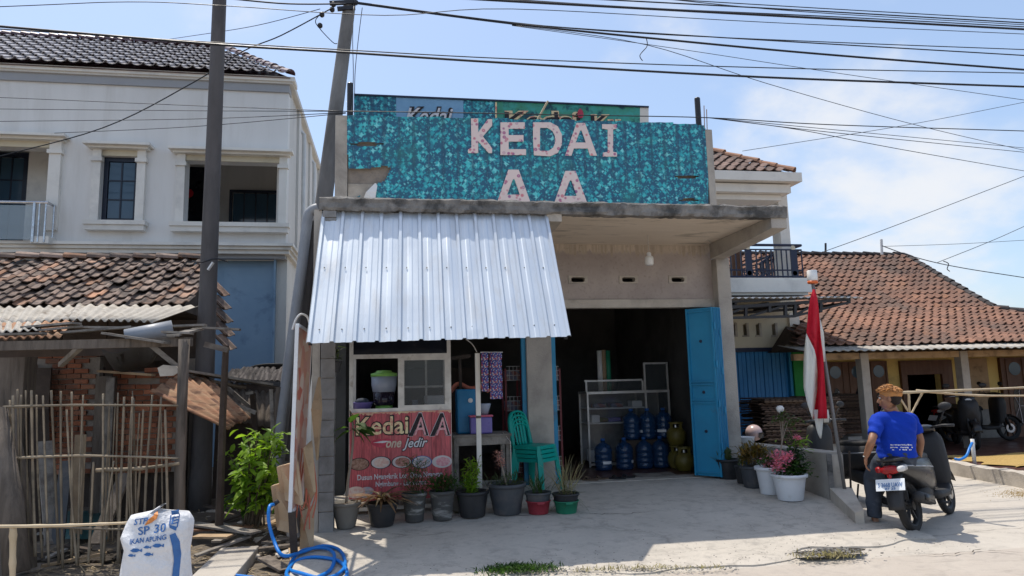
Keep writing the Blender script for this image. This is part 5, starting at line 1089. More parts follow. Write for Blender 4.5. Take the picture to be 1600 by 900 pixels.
leaves(r, [t+V(-0.02, 0, 0.02), t+V(0.1, 0, 0.1)], 'leaf_mid', 120, 0.06, 0.03, spread=0.05); leaves(r, [t+V(-0.02, 0, 0.06), t+V(0.08, -0.02, 0.1), t+V(0.16, -0.02, 0.2)], 'flower_pink', 170, 0.04, 0.034, 'blossom', 0.6, 0.04)
r, t, R = whitepot(1243, 783, 742, 53, 'large white pot with pink flowers and dark leaves at the wall end')
leaves(r, [t+V(-0.08, 0, 0.03), t+V(0.05, 0, 0.1), t+V(0.14, 0.02, 0.14), t+V(0.17, 0, 0.0)], 'leaf_mid', 330, 0.07, 0.034, spread=0.06)
leaves(r, [t+V(0.15, 0.0, 0.05), t+V(0.18, 0.04, 0.25), t+V(0.1, 0.06, 0.3)], 'leaf_dark', 180, 0.07, 0.03, spread=0.05); leaves(r, [t+V(-0.16, -0.02, 0.08), t+V(-0.1, -0.02, 0.2), t+V(0.02, 0, 0.24)], 'flower_pink', 190, 0.04, 0.034, 'blossom', 0.6, 0.04)
leaves(r, [t+V(0.14, 0, 0.44), t+V(0.15, 0, 0.46)], 'flower_pink', 40, 0.035, 0.03, 'blossom', 0.6, 0.018)
stem(r, [t, t+V(0.08, 0, 0.25), t+V(0.14, 0, 0.44)], 0.006)
st0 = t+V(-0.12, 0.08, 0); e1 = P(1222, 690, st0.y); e2 = P(1222, 655, st0.y); stem(r, [st0, e1, e2], 0.012, 0.007, 'stem_pale', 'tall_stem')
for u, v in ((1212, 655), (1235, 665), (1252, 655), (1240, 690), (1228, 648)): e = P(u, v, st0.y+random.uniform(-0.1, 0.1)); stem(r, [e1, e2.lerp(e, 0.4), e], 0.006, 0.003, 'stem_pale', 'twig'); leaves(r, [e2.lerp(e, 0.6), e], 'leaf_grey', 22, 0.06, 0.03, spread=0.03)
leaves(r, [P(1240, 695, st0.y), P(1256, 690, st0.y)], 'leaf_bright', 60, 0.07, 0.03, spread=0.06)
e = P(1219, 640, st0.y); stem(r, [e2, P(1214, 650, st0.y), e], 0.005, 0.004); MB().lathe([(0.01, -0.05), (0.04, -0.02), (0.05, 0.02), (0.03, 0.045), (0.0, 0.05)], e, 8).build('white_bloom', 'jar_white', r, True)
# ============================================================ left: two-storey house
YH = 15.0
house = thing('white_house', 'two-storey pale grey house with white window trim and glazed tile roof', 'house', (-6, YH+4, 0))
def hp(name, m, fn, parent=house, smooth=False): mb = MB(); fn(mb); return mb.build(name, m, parent, smooth)
xc = P(449, 260, YH).x; zc0 = P(300, 384, YH).z; zband = P(300, 139, YH).z; ztopw = P(300, 113, YH).z
w1 = (P(158, 295, YH).x-0.0, P(214.5, 295, YH).x, P(190, 347, YH).z, P(190, 244.5, YH).z)
w2 = (P(289.5, 300, YH).x, P(436.5, 300, YH).x, P(360, 350, YH).z, P(360, 253, YH).z)
w3 = (P(-60, 300, YH).x, P(76, 300, YH).x, zc0, P(30, 230, YH).z)
hp('upper_wall', 'house_wall', lambda b: wall_holes(b, -17, xc, zc0, zband, YH, 0.25, [w1, w2, w3]))
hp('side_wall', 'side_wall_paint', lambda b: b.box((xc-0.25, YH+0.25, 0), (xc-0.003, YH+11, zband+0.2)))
for k in range(3):
    y = YH+1.4+k*2.3
    hp('wall_rib', 'side_wall_paint', lambda b: b.box((xc-0.02, y, zc0), (xc+0.05, y+0.35, zband+0.2))); hp('drain_pipe', 'pvc_white', lambda b: b.tube([(xc+0.09, y+0.6, zc0), (xc+0.09, y+0.6, zband-0.2), (xc+0.0, y+0.6, zband-0.12)], 0.05, 8))
hp('band', 'house_band', lambda b: b.box((-17, YH-0.05, zband), (xc+0.02, YH+0.25, P(300, 127, YH).z)))
zf0 = P(300, 127, YH).z+0.002; zf1 = P(300, 112.5, YH-0.14).z
hp('fascia', 'side_wall_paint', lambda b: b.box((-17, YH-0.10, zf0), (xc+0.10, YH+0.3, zf1-0.1)))
hp('fascia', 'white_paint', lambda b: b.box((-17, YH-0.14, zf1-0.1), (xc+0.14, YH+0.3, zf1)))
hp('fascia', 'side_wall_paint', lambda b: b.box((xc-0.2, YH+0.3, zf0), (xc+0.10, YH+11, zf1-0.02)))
# storey cornice
for dy, a, b_ in ((0.22, 381.5, 386), (0.16, 386.2, 391), (0.10, 391.2, 397)):
    hp('cornice', 'white_paint', lambda b: b.box((-17, YH-dy, P(300, b_, YH).z), (xc+dy*0.8, YH+0.1, P(300, a, YH).z))); hp('cornice', 'side_wall_paint', lambda b: b.box((xc-0.1, YH+0.1, P(300, b_, YH).z), (xc+dy*0.8-0.002, YH+11, P(300, a, YH).z)))
hp('lower_wall', 'house_band', lambda b: b.box((-17, YH+0.02, P(300, 403, YH).z), (xc-0.01, YH+0.2, P(300, 397.2, YH).z)))
zl = P(300, 403, YH).z
hp('lower_wall', 'blue_wall', lambda b: b.box((-17, YH+0.3, 0), (xc-0.252, YH+0.45, zl)))
xq = P(427, 450, YH).x
hp('blue_panel', 'blue_wall', lambda b: b.box((P(345, 450, YH).x, YH+0.255, 0.6), (xq, YH+0.298, P(390, 415, YH).z))); hp('corner_pier', 'blue_wall', lambda b: b.box((xq+0.02, YH+0.1, 0), (xc-0.253, YH+0.3, zl)))
hp('inner_wall', 'house_wall', lambda b: b.box((-17, YH+3.2, zc0), (xc-0.25, YH+3.3, zband))); hp('floor_slab', 'house_wall', lambda b: b.box((-17, YH+0.25, zc0-0.1), (xc-0.25, YH+3.2, zc0))); hp('inner_ceiling', 'white_paint', lambda b: b.box((-17, YH+0.25, zband-0.25), (xc-0.25, YH+3.2, zband-0.15)))
# trimmed window
def trim(x0, x1, z0, z1, sill=True, k=0.16):
    for s, x in ((-1, x0), (1, x1)):
        hp('pilaster', 'white_paint', lambda b: b.box((min(x, x+s*k)+0.0, YH-0.09, z0-0.02), (max(x, x+s*k), YH+0.01, z1+0.12))); hp('pilaster_cap', 'white_paint', lambda b: b.box((min(x, x+s*k)-0.03, YH-0.13, z1-0.14), (max(x, x+s*k)+0.03, YH-0.0, z1-0.06)))
    hp('window_head', 'cream_wall', lambda b: b.box((x0+0.001, YH-0.03, z1+0.001), (x1-0.001, YH+0.02, z1+0.13)))
    for j, (o, a, c) in enumerate(((0.12, 0.121, 0.17), (0.24, 0.17, 0.225))): hp('window_hood', 'white_paint', lambda b: b.box((x0-k-o*0.55, YH-0.08-o*0.9, z1+a), (x1+k+o*0.55, YH+0.01, z1+c-0.001)))
    if sill:
        for o, a, c in ((0.08, -0.09, 0.0), (0.05, -0.20, -0.09)): hp('window_sill', 'white_paint', lambda b: b.box((x0-k-o, YH-0.12-o, z0+a), (x1+k+o, YH+0.02, z0+c-0.001)))
trim(*w1); trim(*w2)
trim(w3[0], w3[1], w3[2]+0.3, w3[3], False, 0.22)
def gridwin(x0, x1, z0, z1, Y, nx, nz_, fr=0.07, bar=0.028, nm='window'):
    o = hp(nm, 'window_frame', lambda b: (b.box((x0, Y, z0), (x0+fr, Y+0.06, z1)), b.box((x1-fr, Y, z0), (x1, Y+0.06, z1)), b.box((x0+fr, Y, z0), (x1-fr, Y+0.06, z0+fr)), b.box((x0+fr, Y, z1-fr), (x1-fr, Y+0.06, z1))))
    ix0, ix1, iz0, iz1 = x0+fr, x1-fr, z0+fr, z1-fr
    for i in range(1, nx): x = ix0+(ix1-ix0)*i/nx; MB().box((x-bar/2, Y+0.012, iz0), (x+bar/2, Y+0.05, iz1)).build('glazing_bar', 'window_frame', o)
    for j in range(1, nz_): z = iz0+(iz1-iz0)*j/nz_; MB().box((ix0, Y+0.016, z-bar/2), (ix1, Y+0.046, z+bar/2)).build('glazing_bar', 'window_frame', o)
    for i in range(nx):
        for j in range(nz_): MB().box((ix0+(ix1-ix0)*i/nx+bar/2, Y+0.03, iz0+(iz1-iz0)*j/nz_+bar/2), (ix0+(ix1-ix0)*(i+1)/nx-bar/2, Y+0.036, iz0+(iz1-iz0)*(j+1)/nz_-bar/2)).build('pane', 'window_glass', o)
    return o
gridwin(w1[0]+0.002, w1[1]-0.002, w1[2]+0.002, w1[3]-0.002, YH+0.08, 2, 3, 0.085)
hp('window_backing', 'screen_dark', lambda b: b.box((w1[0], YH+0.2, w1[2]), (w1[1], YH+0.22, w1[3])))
# loggia with dark doors behind
yq = YH+2.6
gridwin(P(358, 320, yq).x, P(440, 320, yq).x, zc0, P(400, 297, yq).z, yq, 4, 2, 0.07, nm='loggia_door')
hp('loggia_door', 'screen_dark', lambda b: b.box((P(285, 300, yq).x, yq+0.3, zc0), (P(314, 300, yq).x, yq+0.35, P(300, 255, yq).z))); hp('wall_clock', 'cloth_red', lambda b: b.lathe([(0.12, 0), (0.12, 0.02)], P(294, 302, yq+0.27), 14, True, 'Y'))
yd = YH+1.1
gridwin(P(-50, 300, yd).x, P(42, 300, yd).x, zc0, P(10, 238, yd).z, yd, 4, 4, 0.1, nm='balcony_door'); hp('balcony_wall', 'white_paint', lambda b: b.box((P(42, 300, yd).x+0.001, yd-0.02, zc0), (P(82, 300, yd).x, yd+0.1, zband-0.26))); hp('curtain_rail', 'door_wood', lambda b: b.box((w3[0], YH+0.5, P(30, 233, YH+0.5).z), (w3[1], YH+0.54, P(30, 229, YH+0.5).z)))
# balcony rail of steel and glass
yr = YH-0.35; zr = P(30, 316, yr).z; zr0 = P(30, 378, yr).z
hp('balcony_rail', 'steel', lambda b: b.tube([(P(-60, 316, yr).x, yr, zr), (P(75, 316, yr).x, yr, zr), (P(75, 316, yr).x, YH+0.1, zr)], 0.03, 8))
for u in (53, 61, 71, 76): hp('baluster', 'steel', lambda b: b.tube([(P(u, 340, yr).x, yr+(0.0 if u < 76 else 0.2), zr0), (P(u, 340, yr).x, yr+(0.0 if u < 76 else 0.2), zr)], 0.018 if u > 53 else 0.03, 8))
hp('glass_panel', 'rail_glass', lambda b: b.box((P(-60, 340, yr).x, yr-0.006, zr0+0.05), (P(52, 340, yr).x, yr+0.006, zr-0.06))); hp('balcony_step', 'white_paint', lambda b: b.box((P(50, 340, yr).x, yr, zr0-0.02), (P(78, 340, yr).x, YH, zr0+0.12)))
for u, v in ((97, 228), (185, 228), (295, 234), (430, 238)): q = P(u, v, YH-0.2); 
# glazed hip roof: tiles one by one
def tile_roof(parent, eL, eR, slope_vec, ncol, nrow, me, clip=None, name='roof_tile', jit=0.01, limit=10**9, stuffmat=None, key=None):
    eL = Vector(eL); eR = Vector(eR); up = Vector(slope_vec); xd = (eR-eL).normalized(); yd_ = up.normalized(); n = xd.cross(yd_).normalized()
    cell = []
    for r_ in range(nrow):
        for c_ in range(ncol):
            q = eL+(eR-eL)*((c_+0.5)/ncol)+up*(r_/nrow)
            q = q+n*(jit*1.8*mnoise.noise(q*0.7)+jit*0.6*mnoise.noise(q*2.3)-jit*0.3)
            if clip and not clip(q): continue
            cell.append((q, r_, c_))
    if key: cell.sort(key=key)
    rest = MB(); tv = [v.co.copy() for v in me.vertices]; tf = [tuple(p.vertices) for p in me.polygons]
    for i, (q, r_, c_) in enumerate(cell):
        M = frame(q+n*(0.032+random.uniform(-jit, jit)*0.5), xd, yd_, n)@Matrix.Rotation(random.uniform(-jit, jit)*2, 4, 'Z')@Matrix.Rotation(-0.09+random.uniform(-jit, jit), 4, 'X')
        if i < limit: inst(me, name, parent, M)
        else: rest.add([M@v for v in tv], tf)
    if rest.v: o = rest.build('far_tiles', stuffmat, parent); o['kind'] = 'stuff'
def ridge(parent, a, b, n, r, m, name='ridge_tile', over=1.12, bump=0.02):
    a = Vector(a); b = Vector(b); L = (b-a).length/n*over; d = (b-a).normalized()
    mb = MB(); mb.sheet([[(0, r*math.cos(t), r*math.sin(t)*0.9+bump) for t in [math.pi*k/6 for k in range(7)]], [(L*0.9, r*0.9*math.cos(t), r*0.9*math.sin(t)*0.9) for t in [math.pi*k/6 for k in range(7)]]], 0.014)
    me = mb.mesh(name, m)
    for i in range(n): inst(me, name, parent, Matrix.Translation(a.lerp(b, i/n)+Vector((0, 0, -r*0.25+random.uniform(-0.008, 0.008))))@rot_to(d))
gl = tile_mesh(0.25, 0.36, 'tile_glazed', 0.04)
ye = YH-0.2; eR = P(424, 125, ye); ze = zf1+0.02; eRx = xc+0.05; ridgeY = 17.4; rz = P(200, 66, ridgeY).z; ridx = P(345, 76, ridgeY).x
roof = hp('roof', 'ridge_maroon', lambda b: b.add([(-17, ye+0.02, ze-0.06), (eRx, ye+0.02, ze-0.06), (eRx, ridgeY*2-ye, ze-0.06), (-17, ridgeY*2-ye, ze-0.06), (-17, ridgeY, rz-0.05), (ridx, ridgeY, rz-0.05)], [(0,1,5,4), (1,2,5), (2,3,4,5), (0,4,3), (0,3,2,1)]))
def hipclip(q):
    t = (q.y-ye)/(ridgeY-ye); return q.x < eRx+(ridx-eRx)*t+0.02
x0g = P(-15, 105, ye).x-2.4; ncg = int((eRx-x0g)/0.235)
tile_roof(roof, (x0g, ye-0.06, ze), (eRx, ye-0.06, ze), (0, ridgeY-ye+0.06, rz-ze), ncg, 9, gl, hipclip, jit=0.006)
ridge(roof, (x0g, ridgeY, rz+0.02), (ridx, ridgeY, rz+0.02), 30, 0.13, 'ridge_maroon'); ridge(roof, (eRx, ye, ze+0.02), (ridx, ridgeY, rz+0.02), 10, 0.12, 'ridge_maroon')
# ============================================================ brick shed with clay tile roof
shed = thing('brick_shed', 'tumbledown brick shed with old clay tile roof and patched sheets', 'shed', (-4.5, 10, 0))
def shp(name, m, fn, parent=shed, smooth=False): mb = MB(); fn(mb); return mb.build(name, m, parent, smooth)
yr_, ye_ = 11.8, 10.4; zr_ = P(150, 405, yr_).z; ze_ = P(150, 477, ye_).z; xr_ = P(316, 440, 11.1).x; xl_ = P(-20, 440, 11.1).x-0.3
sroof = shp('roof', 'wood_dark', lambda b: b.add([(xl_, ye_+0.05, ze_-0.07), (xr_-0.1, ye_+0.05, ze_-0.07), (xr_-0.1, yr_, zr_-0.08), (xl_, yr_, zr_-0.08), (xr_-0.1, yr_+1.4, ze_-0.07), (xl_, yr_+1.4, ze_-0.07)], [(0,1,2,3), (3,2,4,5), (1,4,2), (0,3,5), (0,5,4,1)]))
tm = tile_mesh(0.215, 0.30, 'tile_old', 0.034)
nc = int((xr_-xl_)/0.2); tile_roof(sroof, (xl_, ye_, ze_), (xr_, ye_, ze_), (0, yr_-ye_, zr_-ze_), nc, 7, tm, jit=0.03)
ridge(sroof, (xl_, yr_, zr_+0.03), (xr_-0.2, yr_, zr_+0.03), int((xr_-xl_)/0.36), 0.10, 'tile_old')
# side slope glimpsed behind the pole
for r_ in range(5):
    for c_ in range(2):
        q = P(349+r_*2.6+c_*3, 462+r_*21, 11.4-r_*0.18); inst(tm, 'roof_tile', sroof, Matrix.Translation(q)@Matrix.Rotation(math.radians(78), 4, 'Z')@Matrix.Rotation(math.radians(48), 4, 'X'))
def corr(b, c00, c10, c01, c11, n, amp, t=0.004, nrow=4, bend=0.0):
    c00, c10, c01, c11 = map(Vector, (c00, c10, c01, c11)); nn = (c10-c00).cross(c01-c00).normalized(); rows = []
    for j in range(nrow+1):
        row = []
        for i in range(n*6+1):
            s = i/(n*6); q = c00.lerp(c10, s).lerp(c01.lerp(c11, s), j/nrow); row.append(q+nn*(amp*math.sin(2*math.pi*s*n)+bend*math.sin(math.pi*j/nrow)+0.01*mnoise.noise(q*2.0)))
        rows.append(row)
    b.sheet(rows, t)
def cs(name, m, c00, c10, c01, c11, n, amp, **k): return shp(name, m, lambda b: corr(b, c00, c10, c01, c11, n, amp, **k), smooth=True)
cs('asbestos_sheet', 'asbestos', P(-30, 505, 8.9), P(120, 500, 8.9), P(-20, 478, 10.45), P(150, 478, 10.45), 11, 0.018)
cs('asbestos_sheet', 'asbestos', P(105, 500, 8.88), P(240, 502, 8.88), P(120, 476, 10.4), P(310, 478, 10.4), 11, 0.018)
cs('rusty_sheet', 'rusty_sheet', P(-30, 531, 7.7), P(95, 526, 7.7), P(-30, 506, 8.8), P(115, 502, 8.8), 9, 0.016)
cs('asbestos_sheet', 'asbestos', P(-20, 520, 7.9), P(60, 514, 7.9), P(-20, 503, 8.9), P(70, 503, 8.9), 6, 0.016)
def plank(u0, v0, Y0, u1, v1, Y1, w, t, m='wood_grey', parent=shed, name='plank'): return MB().beam(P(u0, v0, Y0), P(u1, v1, Y1), w, t).build(name, m, parent)
for a in ((40, 512, 8.2, 120, 505, 8.0), (60, 516, 7.9, 128, 510, 8.1), (95, 520, 7.8, 205, 511, 8.0), (110, 511, 8.2, 240, 513, 8.0), (165, 521, 7.6, 262, 536, 7.5), (218, 512, 8.0, 322, 508, 8.0), (318, 512, 8.0, 375, 515, 8.0), (255, 519, 7.6, 300, 521, 7.6), (270, 524, 7.5, 310, 514, 8.1), (0, 523, 7.7, 70, 521, 7.7)):
    plank(*a, random.uniform(0.08, 0.17), 0.022)
plank(0, 541, 7.6, 300, 534, 7.6, 0.07, 0.09, 'wood_old', name='purlin'); plank(0, 553, 8.6, 250, 549, 8.6, 0.05, 0.08, 'wood_dark', name='purlin'); plank(233, 537, 7.6, 292, 585, 7.7, 0.06, 0.05, 'wood_grey', name='brace'); plank(95, 570, 8.4, 128, 540, 7.9, 0.05, 0.05, 'wood_grey', name='brace'); plank(320, 538, 8.1, 356, 547, 8.1, 0.06, 0.06, 'wood_grey', name='purlin')
shp('rolled_sheet', 'pvc_grey', lambda b: b.tube([P(196, 527, 7.8), P(270, 514, 7.9)], [0.085, 0.095], 16), smooth=True)
shp('hanging_tarp', 'satellite', lambda b: b.sheet([[P(158+u*0.9, 545+6*math.sin(u*0.07), 8.0+0.03*math.sin(u*0.2)) for u in range(0, 110, 10)], [P(170+u*0.7, 566+5*math.sin(u*0.06), 8.3) for u in range(0, 110, 10)], [P(178+u*0.5, 577+4*math.sin(u*0.05), 8.5) for u in range(0, 110, 10)]], 0.004), smooth=True)
# shed posts
shp('post', 'wood_old', lambda b: b.tube([P(288, 530, 7.45), P(284, 640, 7.45), P(281, 740, 7.45), P(280, 850, 7.45)], [0.055, 0.05, 0.052, 0.055], 8), smooth=True)
shp('post', 'wood_dark', lambda b: b.tube([P(353, 540, 8.15), P(348, 650, 8.15), P(342, 830, 8.15)], [0.035, 0.038, 0.045], 6)); shp('post', 'wood_old', lambda b: b.box(*pxbox(143, 588, 168, 830, 9.7, 0.25))); shp('post', 'wood_grey', lambda b: b.box(*pxbox(160, 590, 173, 815, 9.66, 0.03)))
shp('post', 'wood_old', lambda b: b.bevbox(*pxbox(-12, 556, 30, 830, 9.0, 0.3), 0.012)); shp('post', 'wood_tan', lambda b: b.box(*pxbox(315, 650, 328, 790, 10.2, 0.1)))
shp('post', 'wood_old', lambda b: b.tube([P(-6, 640, 7.2), P(18, 780, 7.1), P(26, 895, 7.0)], [0.09, 0.1, 0.11], 8), smooth=True); shp('post', 'wood_old', lambda b: b.tube([P(8, 645, 7.5), P(30, 760, 7.4), P(42, 890, 7.3)], [0.10, 0.09, 0.09], 7), smooth=True)
shp('loose_plaster', 'concrete_pale', lambda b: b.prism([P(246, 575, 7.6), P(255, 570, 7.6), P(275, 572, 7.6), P(282, 580, 7.6), P(270, 587, 7.6), P(250, 588, 7.6)], (0, 0.03, 0)))
# brick walls, brick by brick
def bricks(u0, u1, v0, v1, Y, parent, notch=0.0, bw=0.19, bh=0.072, m='brick'):
    x0 = P(u0, (v0+v1)/2, Y).x; x1 = P(u1, (v0+v1)/2, Y).x; z1 = P(u0, v0, Y).z; z0 = P(u0, v1, Y).z
    MB().box((x0, Y+0.035, z0), (x1, Y+0.16, z1-0.03)).build('mortar_bed', 'mortar', parent)
    full = MB().bevbox((-bw/2+0.006, 0, -bh/2+0.006), (bw/2-0.006, 0.1, bh/2-0.006), 0.006).mesh('brick', m); half = MB().bevbox((-bw/4+0.006, 0, -bh/2+0.006), (bw/4-0.006, 0.1, bh/2-0.006), 0.006).mesh('brick', m)
    z = z0+bh/2; k = 0
    while z < z1:
        x = x0+(bw/4 if k % 2 else 0); 
        if k % 2: inst(half, 'brick', parent, Matrix.Translation((x0+bw*0.0+0.0+bw/4-bw/4+0.0475-0.0, Y+random.uniform(0, 0.015), z)))
        x = x0+(bw/2 if k % 2 else 0)
        while x+bw <= x1+0.02:
            if z < z1-0.2 or random.random() > notch: inst(full, 'brick', parent, Matrix.Translation((x+bw/2, Y+random.uniform(-0.006, 0.018), z+random.uniform(-0.003, 0.003)))@Matrix.Rotation(random.gauss(0, 0.02), 4, 'Y')@Matrix.Rotation(random.gauss(0, 0.02), 4, 'Z'))
            x += bw
        z += bh; k += 1
wl1 = shp('brick_wall', 'wood_dark', lambda b: b.box(*pxbox(172, 600, 288, 860, 10.0, 0.1, 0.05))); bricks(172, 288, 578, 742, 9.9, wl1, 0.35)
wl2 = shp('brick_wall', 'wood_dark', lambda b: b.box(*pxbox(28, 575, 150, 860, 10.7, 0.1, 0.05))); bricks(28, 150, 556, 745, 10.6, wl2, 0.3)
shp('dark_door', 'wood_dark', lambda b: b.box(*pxbox(34, 575, 76, 700, 10.45, 0.04)))
for k in range(4): shp('roof_wall', 'wood_dark', lambda b: b.box(*pxbox(28+k*70, 500, 96+k*70, 560+random.uniform(-4, 4), 10.75, 0.03)))
shp('wall_cap', 'wood_tan', lambda b: b.beam(P(155, 580, 9.8), P(240, 586, 9.8), 0.16, 0.03)); shp('back_partition', 'wood_dark', lambda b: b.box((xl_, 11.9, 0), (xr_-0.15, 12.0, 3.2))); shp('side_partition', 'mortar', lambda b: b.box(*pxbox(288, 560, 320, 800, 10.5, 0.1)))
# rusty sheets fallen against the posts, low ruined lean-to
cs('rusty_sheet', 'rusty_sheet', P(356, 672, 8.6), P(375, 657, 8.9), P(234, 612, 8.7), P(286, 580, 9.6), 4, 0.02); cs('rusty_sheet', 'rusty_sheet', P(372, 662, 8.9), P(392, 652, 9.2), P(290, 590, 9.5), P(318, 582, 9.9), 3, 0.02)
lean = thing('ruined_lean_to', 'collapsed dark lean-to of old boards and tiles behind the shrub', 'lean-to', (-2.0, 11, 0))
for a in ((288, 580, 9.6, 440, 604, 10.4, 0.28, 0.03, 'wood_grey'), (292, 588, 9.6, 380, 606, 10.2, 0.14, 0.03, 'wood_old'), (378, 595, 10.2, 442, 601, 10.2, 0.06, 0.06, 'black_metal'), (352, 603, 10.4, 395, 640, 10.4, 0.05, 0.05, 'wood_grey'), (350, 625, 10, 400, 645, 10, 0.06, 0.05, 'wood_grey'), (395, 615, 10.3, 400, 700, 10.3, 0.07, 0.07, 'wood_dark'), (424, 608, 10.2, 428, 720, 10.2, 0.05, 0.05, 'wood_grey'), (438, 605, 10.2, 432, 720, 10.2, 0.1, 0.1, 'wood_old'), (384, 615, 10.1, 396, 613, 10.1, 0.08, 0.04, 'wood_grey')): plank(*a, lean)
lt = tile_mesh(0.21, 0.28, 'ridge_dark', 0.034)
for r_ in range(3):
    for c_ in range(10): q = P(365+c_*8.5, 588+r_*5, 11.4-r_*0.22); inst(lt, 'roof_tile', lean, Matrix.Translation(q)@Matrix.Rotation(random.uniform(-0.2, 0.2), 4, 'Z')@Matrix.Rotation(math.radians(28), 4, 'X'))
MB().prism([P(340, 600, 11.0), P(445, 600, 11.0), P(445, 790, 11.0), P(330, 790, 11.0)], (0, 0.06, 0)).build('back_wall', 'wood_dark', lean)
cs2 = MB(); corr(cs2, P(352, 655, 10.6), P(440, 672, 10.6), P(356, 608, 11.0), P(440, 612, 11.0), 8, 0.02); cs2.build('hanging_sheet', 'wood_old', lean, True)
tag(MB().lathe([(0.0, 0.0), (0.2, 0.02), (0.38, 0.08), (0.39, 0.085), (0.38, 0.06), (0.2, 0.0), (0.0, -0.02)], (0,0,0), 22).xform(Matrix.Translation(P(428, 584, 12.2))@Matrix.Rotation(math.radians(-12), 4, 'X')).build('round_tray', 'satellite', None, True), 'dark round tray lying on the ruined lean-to roof', 'tray')
# ============================================================ bamboo fence
fence = thing('bamboo_fence', 'rickety bamboo cane fence in front of the brick shed', 'fence', (-3.5, 7.25, -0.05))
def cane(pts, r, parent=fence, name='cane', m='bamboo'):
    pts = smooth_path(pts, 6); n = len(pts); rad = [r*(1.22 if i % 4 == 2 else 1.0)*(1-0.25*i/n) for i in range(n)]; return MB().tube(pts, rad, 7).build(name, m, parent, True)
for (u0, v0, u1, v1) in ((20, 618, 24, 880), (33, 617, 36, 885), (40, 610, 45, 886), (49, 610, 55, 870), (57, 617, 66, 872), (67, 618, 76, 884), (80, 610, 92, 880), (95, 611, 98, 888), (112, 612, 112, 872), (130, 617, 122, 884), (146, 722, 138, 880), (161, 615, 158, 880), (178, 720, 160, 886), (194, 620, 184, 880), (207, 620, 196, 884), (224, 640, 206, 886), (238, 617, 224, 884), (252, 620, 238, 884), (258, 640, 262, 800), (104, 640, 120, 884), (15, 625, 12, 885), (27, 608, 30, 880)):
    Y = 7.25+random.uniform(-0.05, 0.05); m_ = ((u0+u1)/2+random.uniform(-3, 3), (v0+v1)/2); cane([P(u1, v1, Y), P(*m_, Y+random.uniform(-0.04, 0.04)), P(u0, v0, Y)], random.uniform(0.008, 0.014))
for a in (((5, 636), (120, 633), (278, 634)), ((20, 716), (130, 712), (280, 716)), ((60, 822), (140, 826), (240, 828))): cane([P(u, v, 7.2) for u, v in a], 0.012, name='rail')
cane([P(150, 735, 7.3), P(220, 732, 7.3), P(280, 724, 7.3)], 0.02, name='rail')
for k in range(12):
    u0 = random.uniform(12, 265); u1 = u0+random.uniform(-16, 10); Y = 7.3+random.uniform(-0.05, 0.08); v0 = random.uniform(608, 660); v1 = random.uniform(840, 886); cane([P(u1, v1, Y), P((u0+u1)/2+random.uniform(-5, 5), (v0+v1)/2, Y), P(u0, v0, Y)], random.uniform(0.006, 0.011))
for a in ((70, 690, 8.6, 84, 850, 8.2, 0.16, 'wood_grey'), (104, 720, 8.4, 90, 850, 8.2, 0.12, 'plastic_charcoal'), (60, 640, 9.2, 66, 850, 8.8, 0.2, 'wood_dark'), (126, 680, 9.2, 118, 840, 8.6, 0.12, 'wood_tan'), (196, 740, 8.2, 150, 850, 7.8, 0.14, 'wood_old')): MB().beam(P(*a[:3]), P(*a[3:6]), a[6], 0.03).build('leaning_plank', a[7], shed)
rail = thing('bamboo_barrier', 'pale bamboo pole laid on a short stake at the roadside', 'barrier', PZ(22, 940, 0))
cane([P(-60, 823, 5.9), P(60, 822, 5.9), P(130, 820, 5.9), P(200, 817, 5.85)], 0.013, rail, 'pole', 'bamboo_pale'); cane([P(21, 822, 5.92), P(20, 880, 5.92), P(20, 945, 5.92)], 0.024, rail, 'stake', 'bamboo_pale')
# debris under the fence and along the ditch
RB = 'loose scraps of weathered timber in the rubble'
for k in range(34):
    u = random.uniform(60, 470); v = random.uniform(775, 880)
    if 180 < u < 300 and v > 800: continue
    q = PZ(u, v, 0.03); a = random.uniform(0, math.pi); L = random.uniform(0.2, 0.75); d = Vector((math.cos(a), math.sin(a), random.uniform(-0.12, 0.2)))*L/2; z = dirtz(q.x, q.y); q.z = z+0.05+random.random()*0.05
    mk_ = random.choice(('wood_grey', 'wood_old', 'wood_dark', 'wood_tan')); tag(MB().beam(q-d, q+d, random.uniform(0.04, 0.13), 0.022).build('timber_scrap', mk_, None), {'wood_grey': 'grey', 'wood_old': 'brown weathered', 'wood_dark': 'nearly black', 'wood_tan': 'tan'}[mk_]+' timber scrap lying in the rubble '+('under the bamboo fence' if u < 185 else ('between sack and shrub' if u < 390 else 'by the block pillar')), 'timber', RB)
mb = MB()
for k in range(1500):
    q = PZ(random.uniform(40, 480), random.uniform(790, 905), 0.0); q.z = dirtz(q.x, q.y)+0.008; a = random.uniform(0, 6.28); L = random.uniform(0.03, 0.12); d = Vector((math.cos(a), math.sin(a), random.uniform(-0.2, 0.4)))*L; n_ = Vector((-d.y, d.x, 0)).normalized()*0.006
    mb.add([q-n_, q+n_, q+d+n_, q+d-n_], [(0,1,2,3)])
tag(mb.build('straw_litter', 'straw'), 'dry straw and leaf litter over the ground left of the shop', 'litter', None, 'stuff')
rubble('rubble_heap', [PZ(300, 800, 0.02), PZ(360, 800, 0.02), PZ(410, 840, 0.0), PZ(470, 870, 0)], 'broken stones and clods beside the block pillar', 'concrete_pale', 90, 0.3, (0.02, 0.07))
rubble('rubble_bank', [PZ(60, 870, 0.0), PZ(180, 870, 0.0)], 'dark clods of rubble under the bamboo fence', 'soil', 120, 0.3, (0.03, 0.09))
slab_ = MB(); slab_.bevbox((P(302, 860, 6.5).x, 5.9, -0.08), (P(372, 860, 6.5).x, 7.5, 0.07), 0.015); tag(slab_.build('ditch_slab', 'concrete', None), 'weathered concrete ditch slab beside the white sack', 'slab')
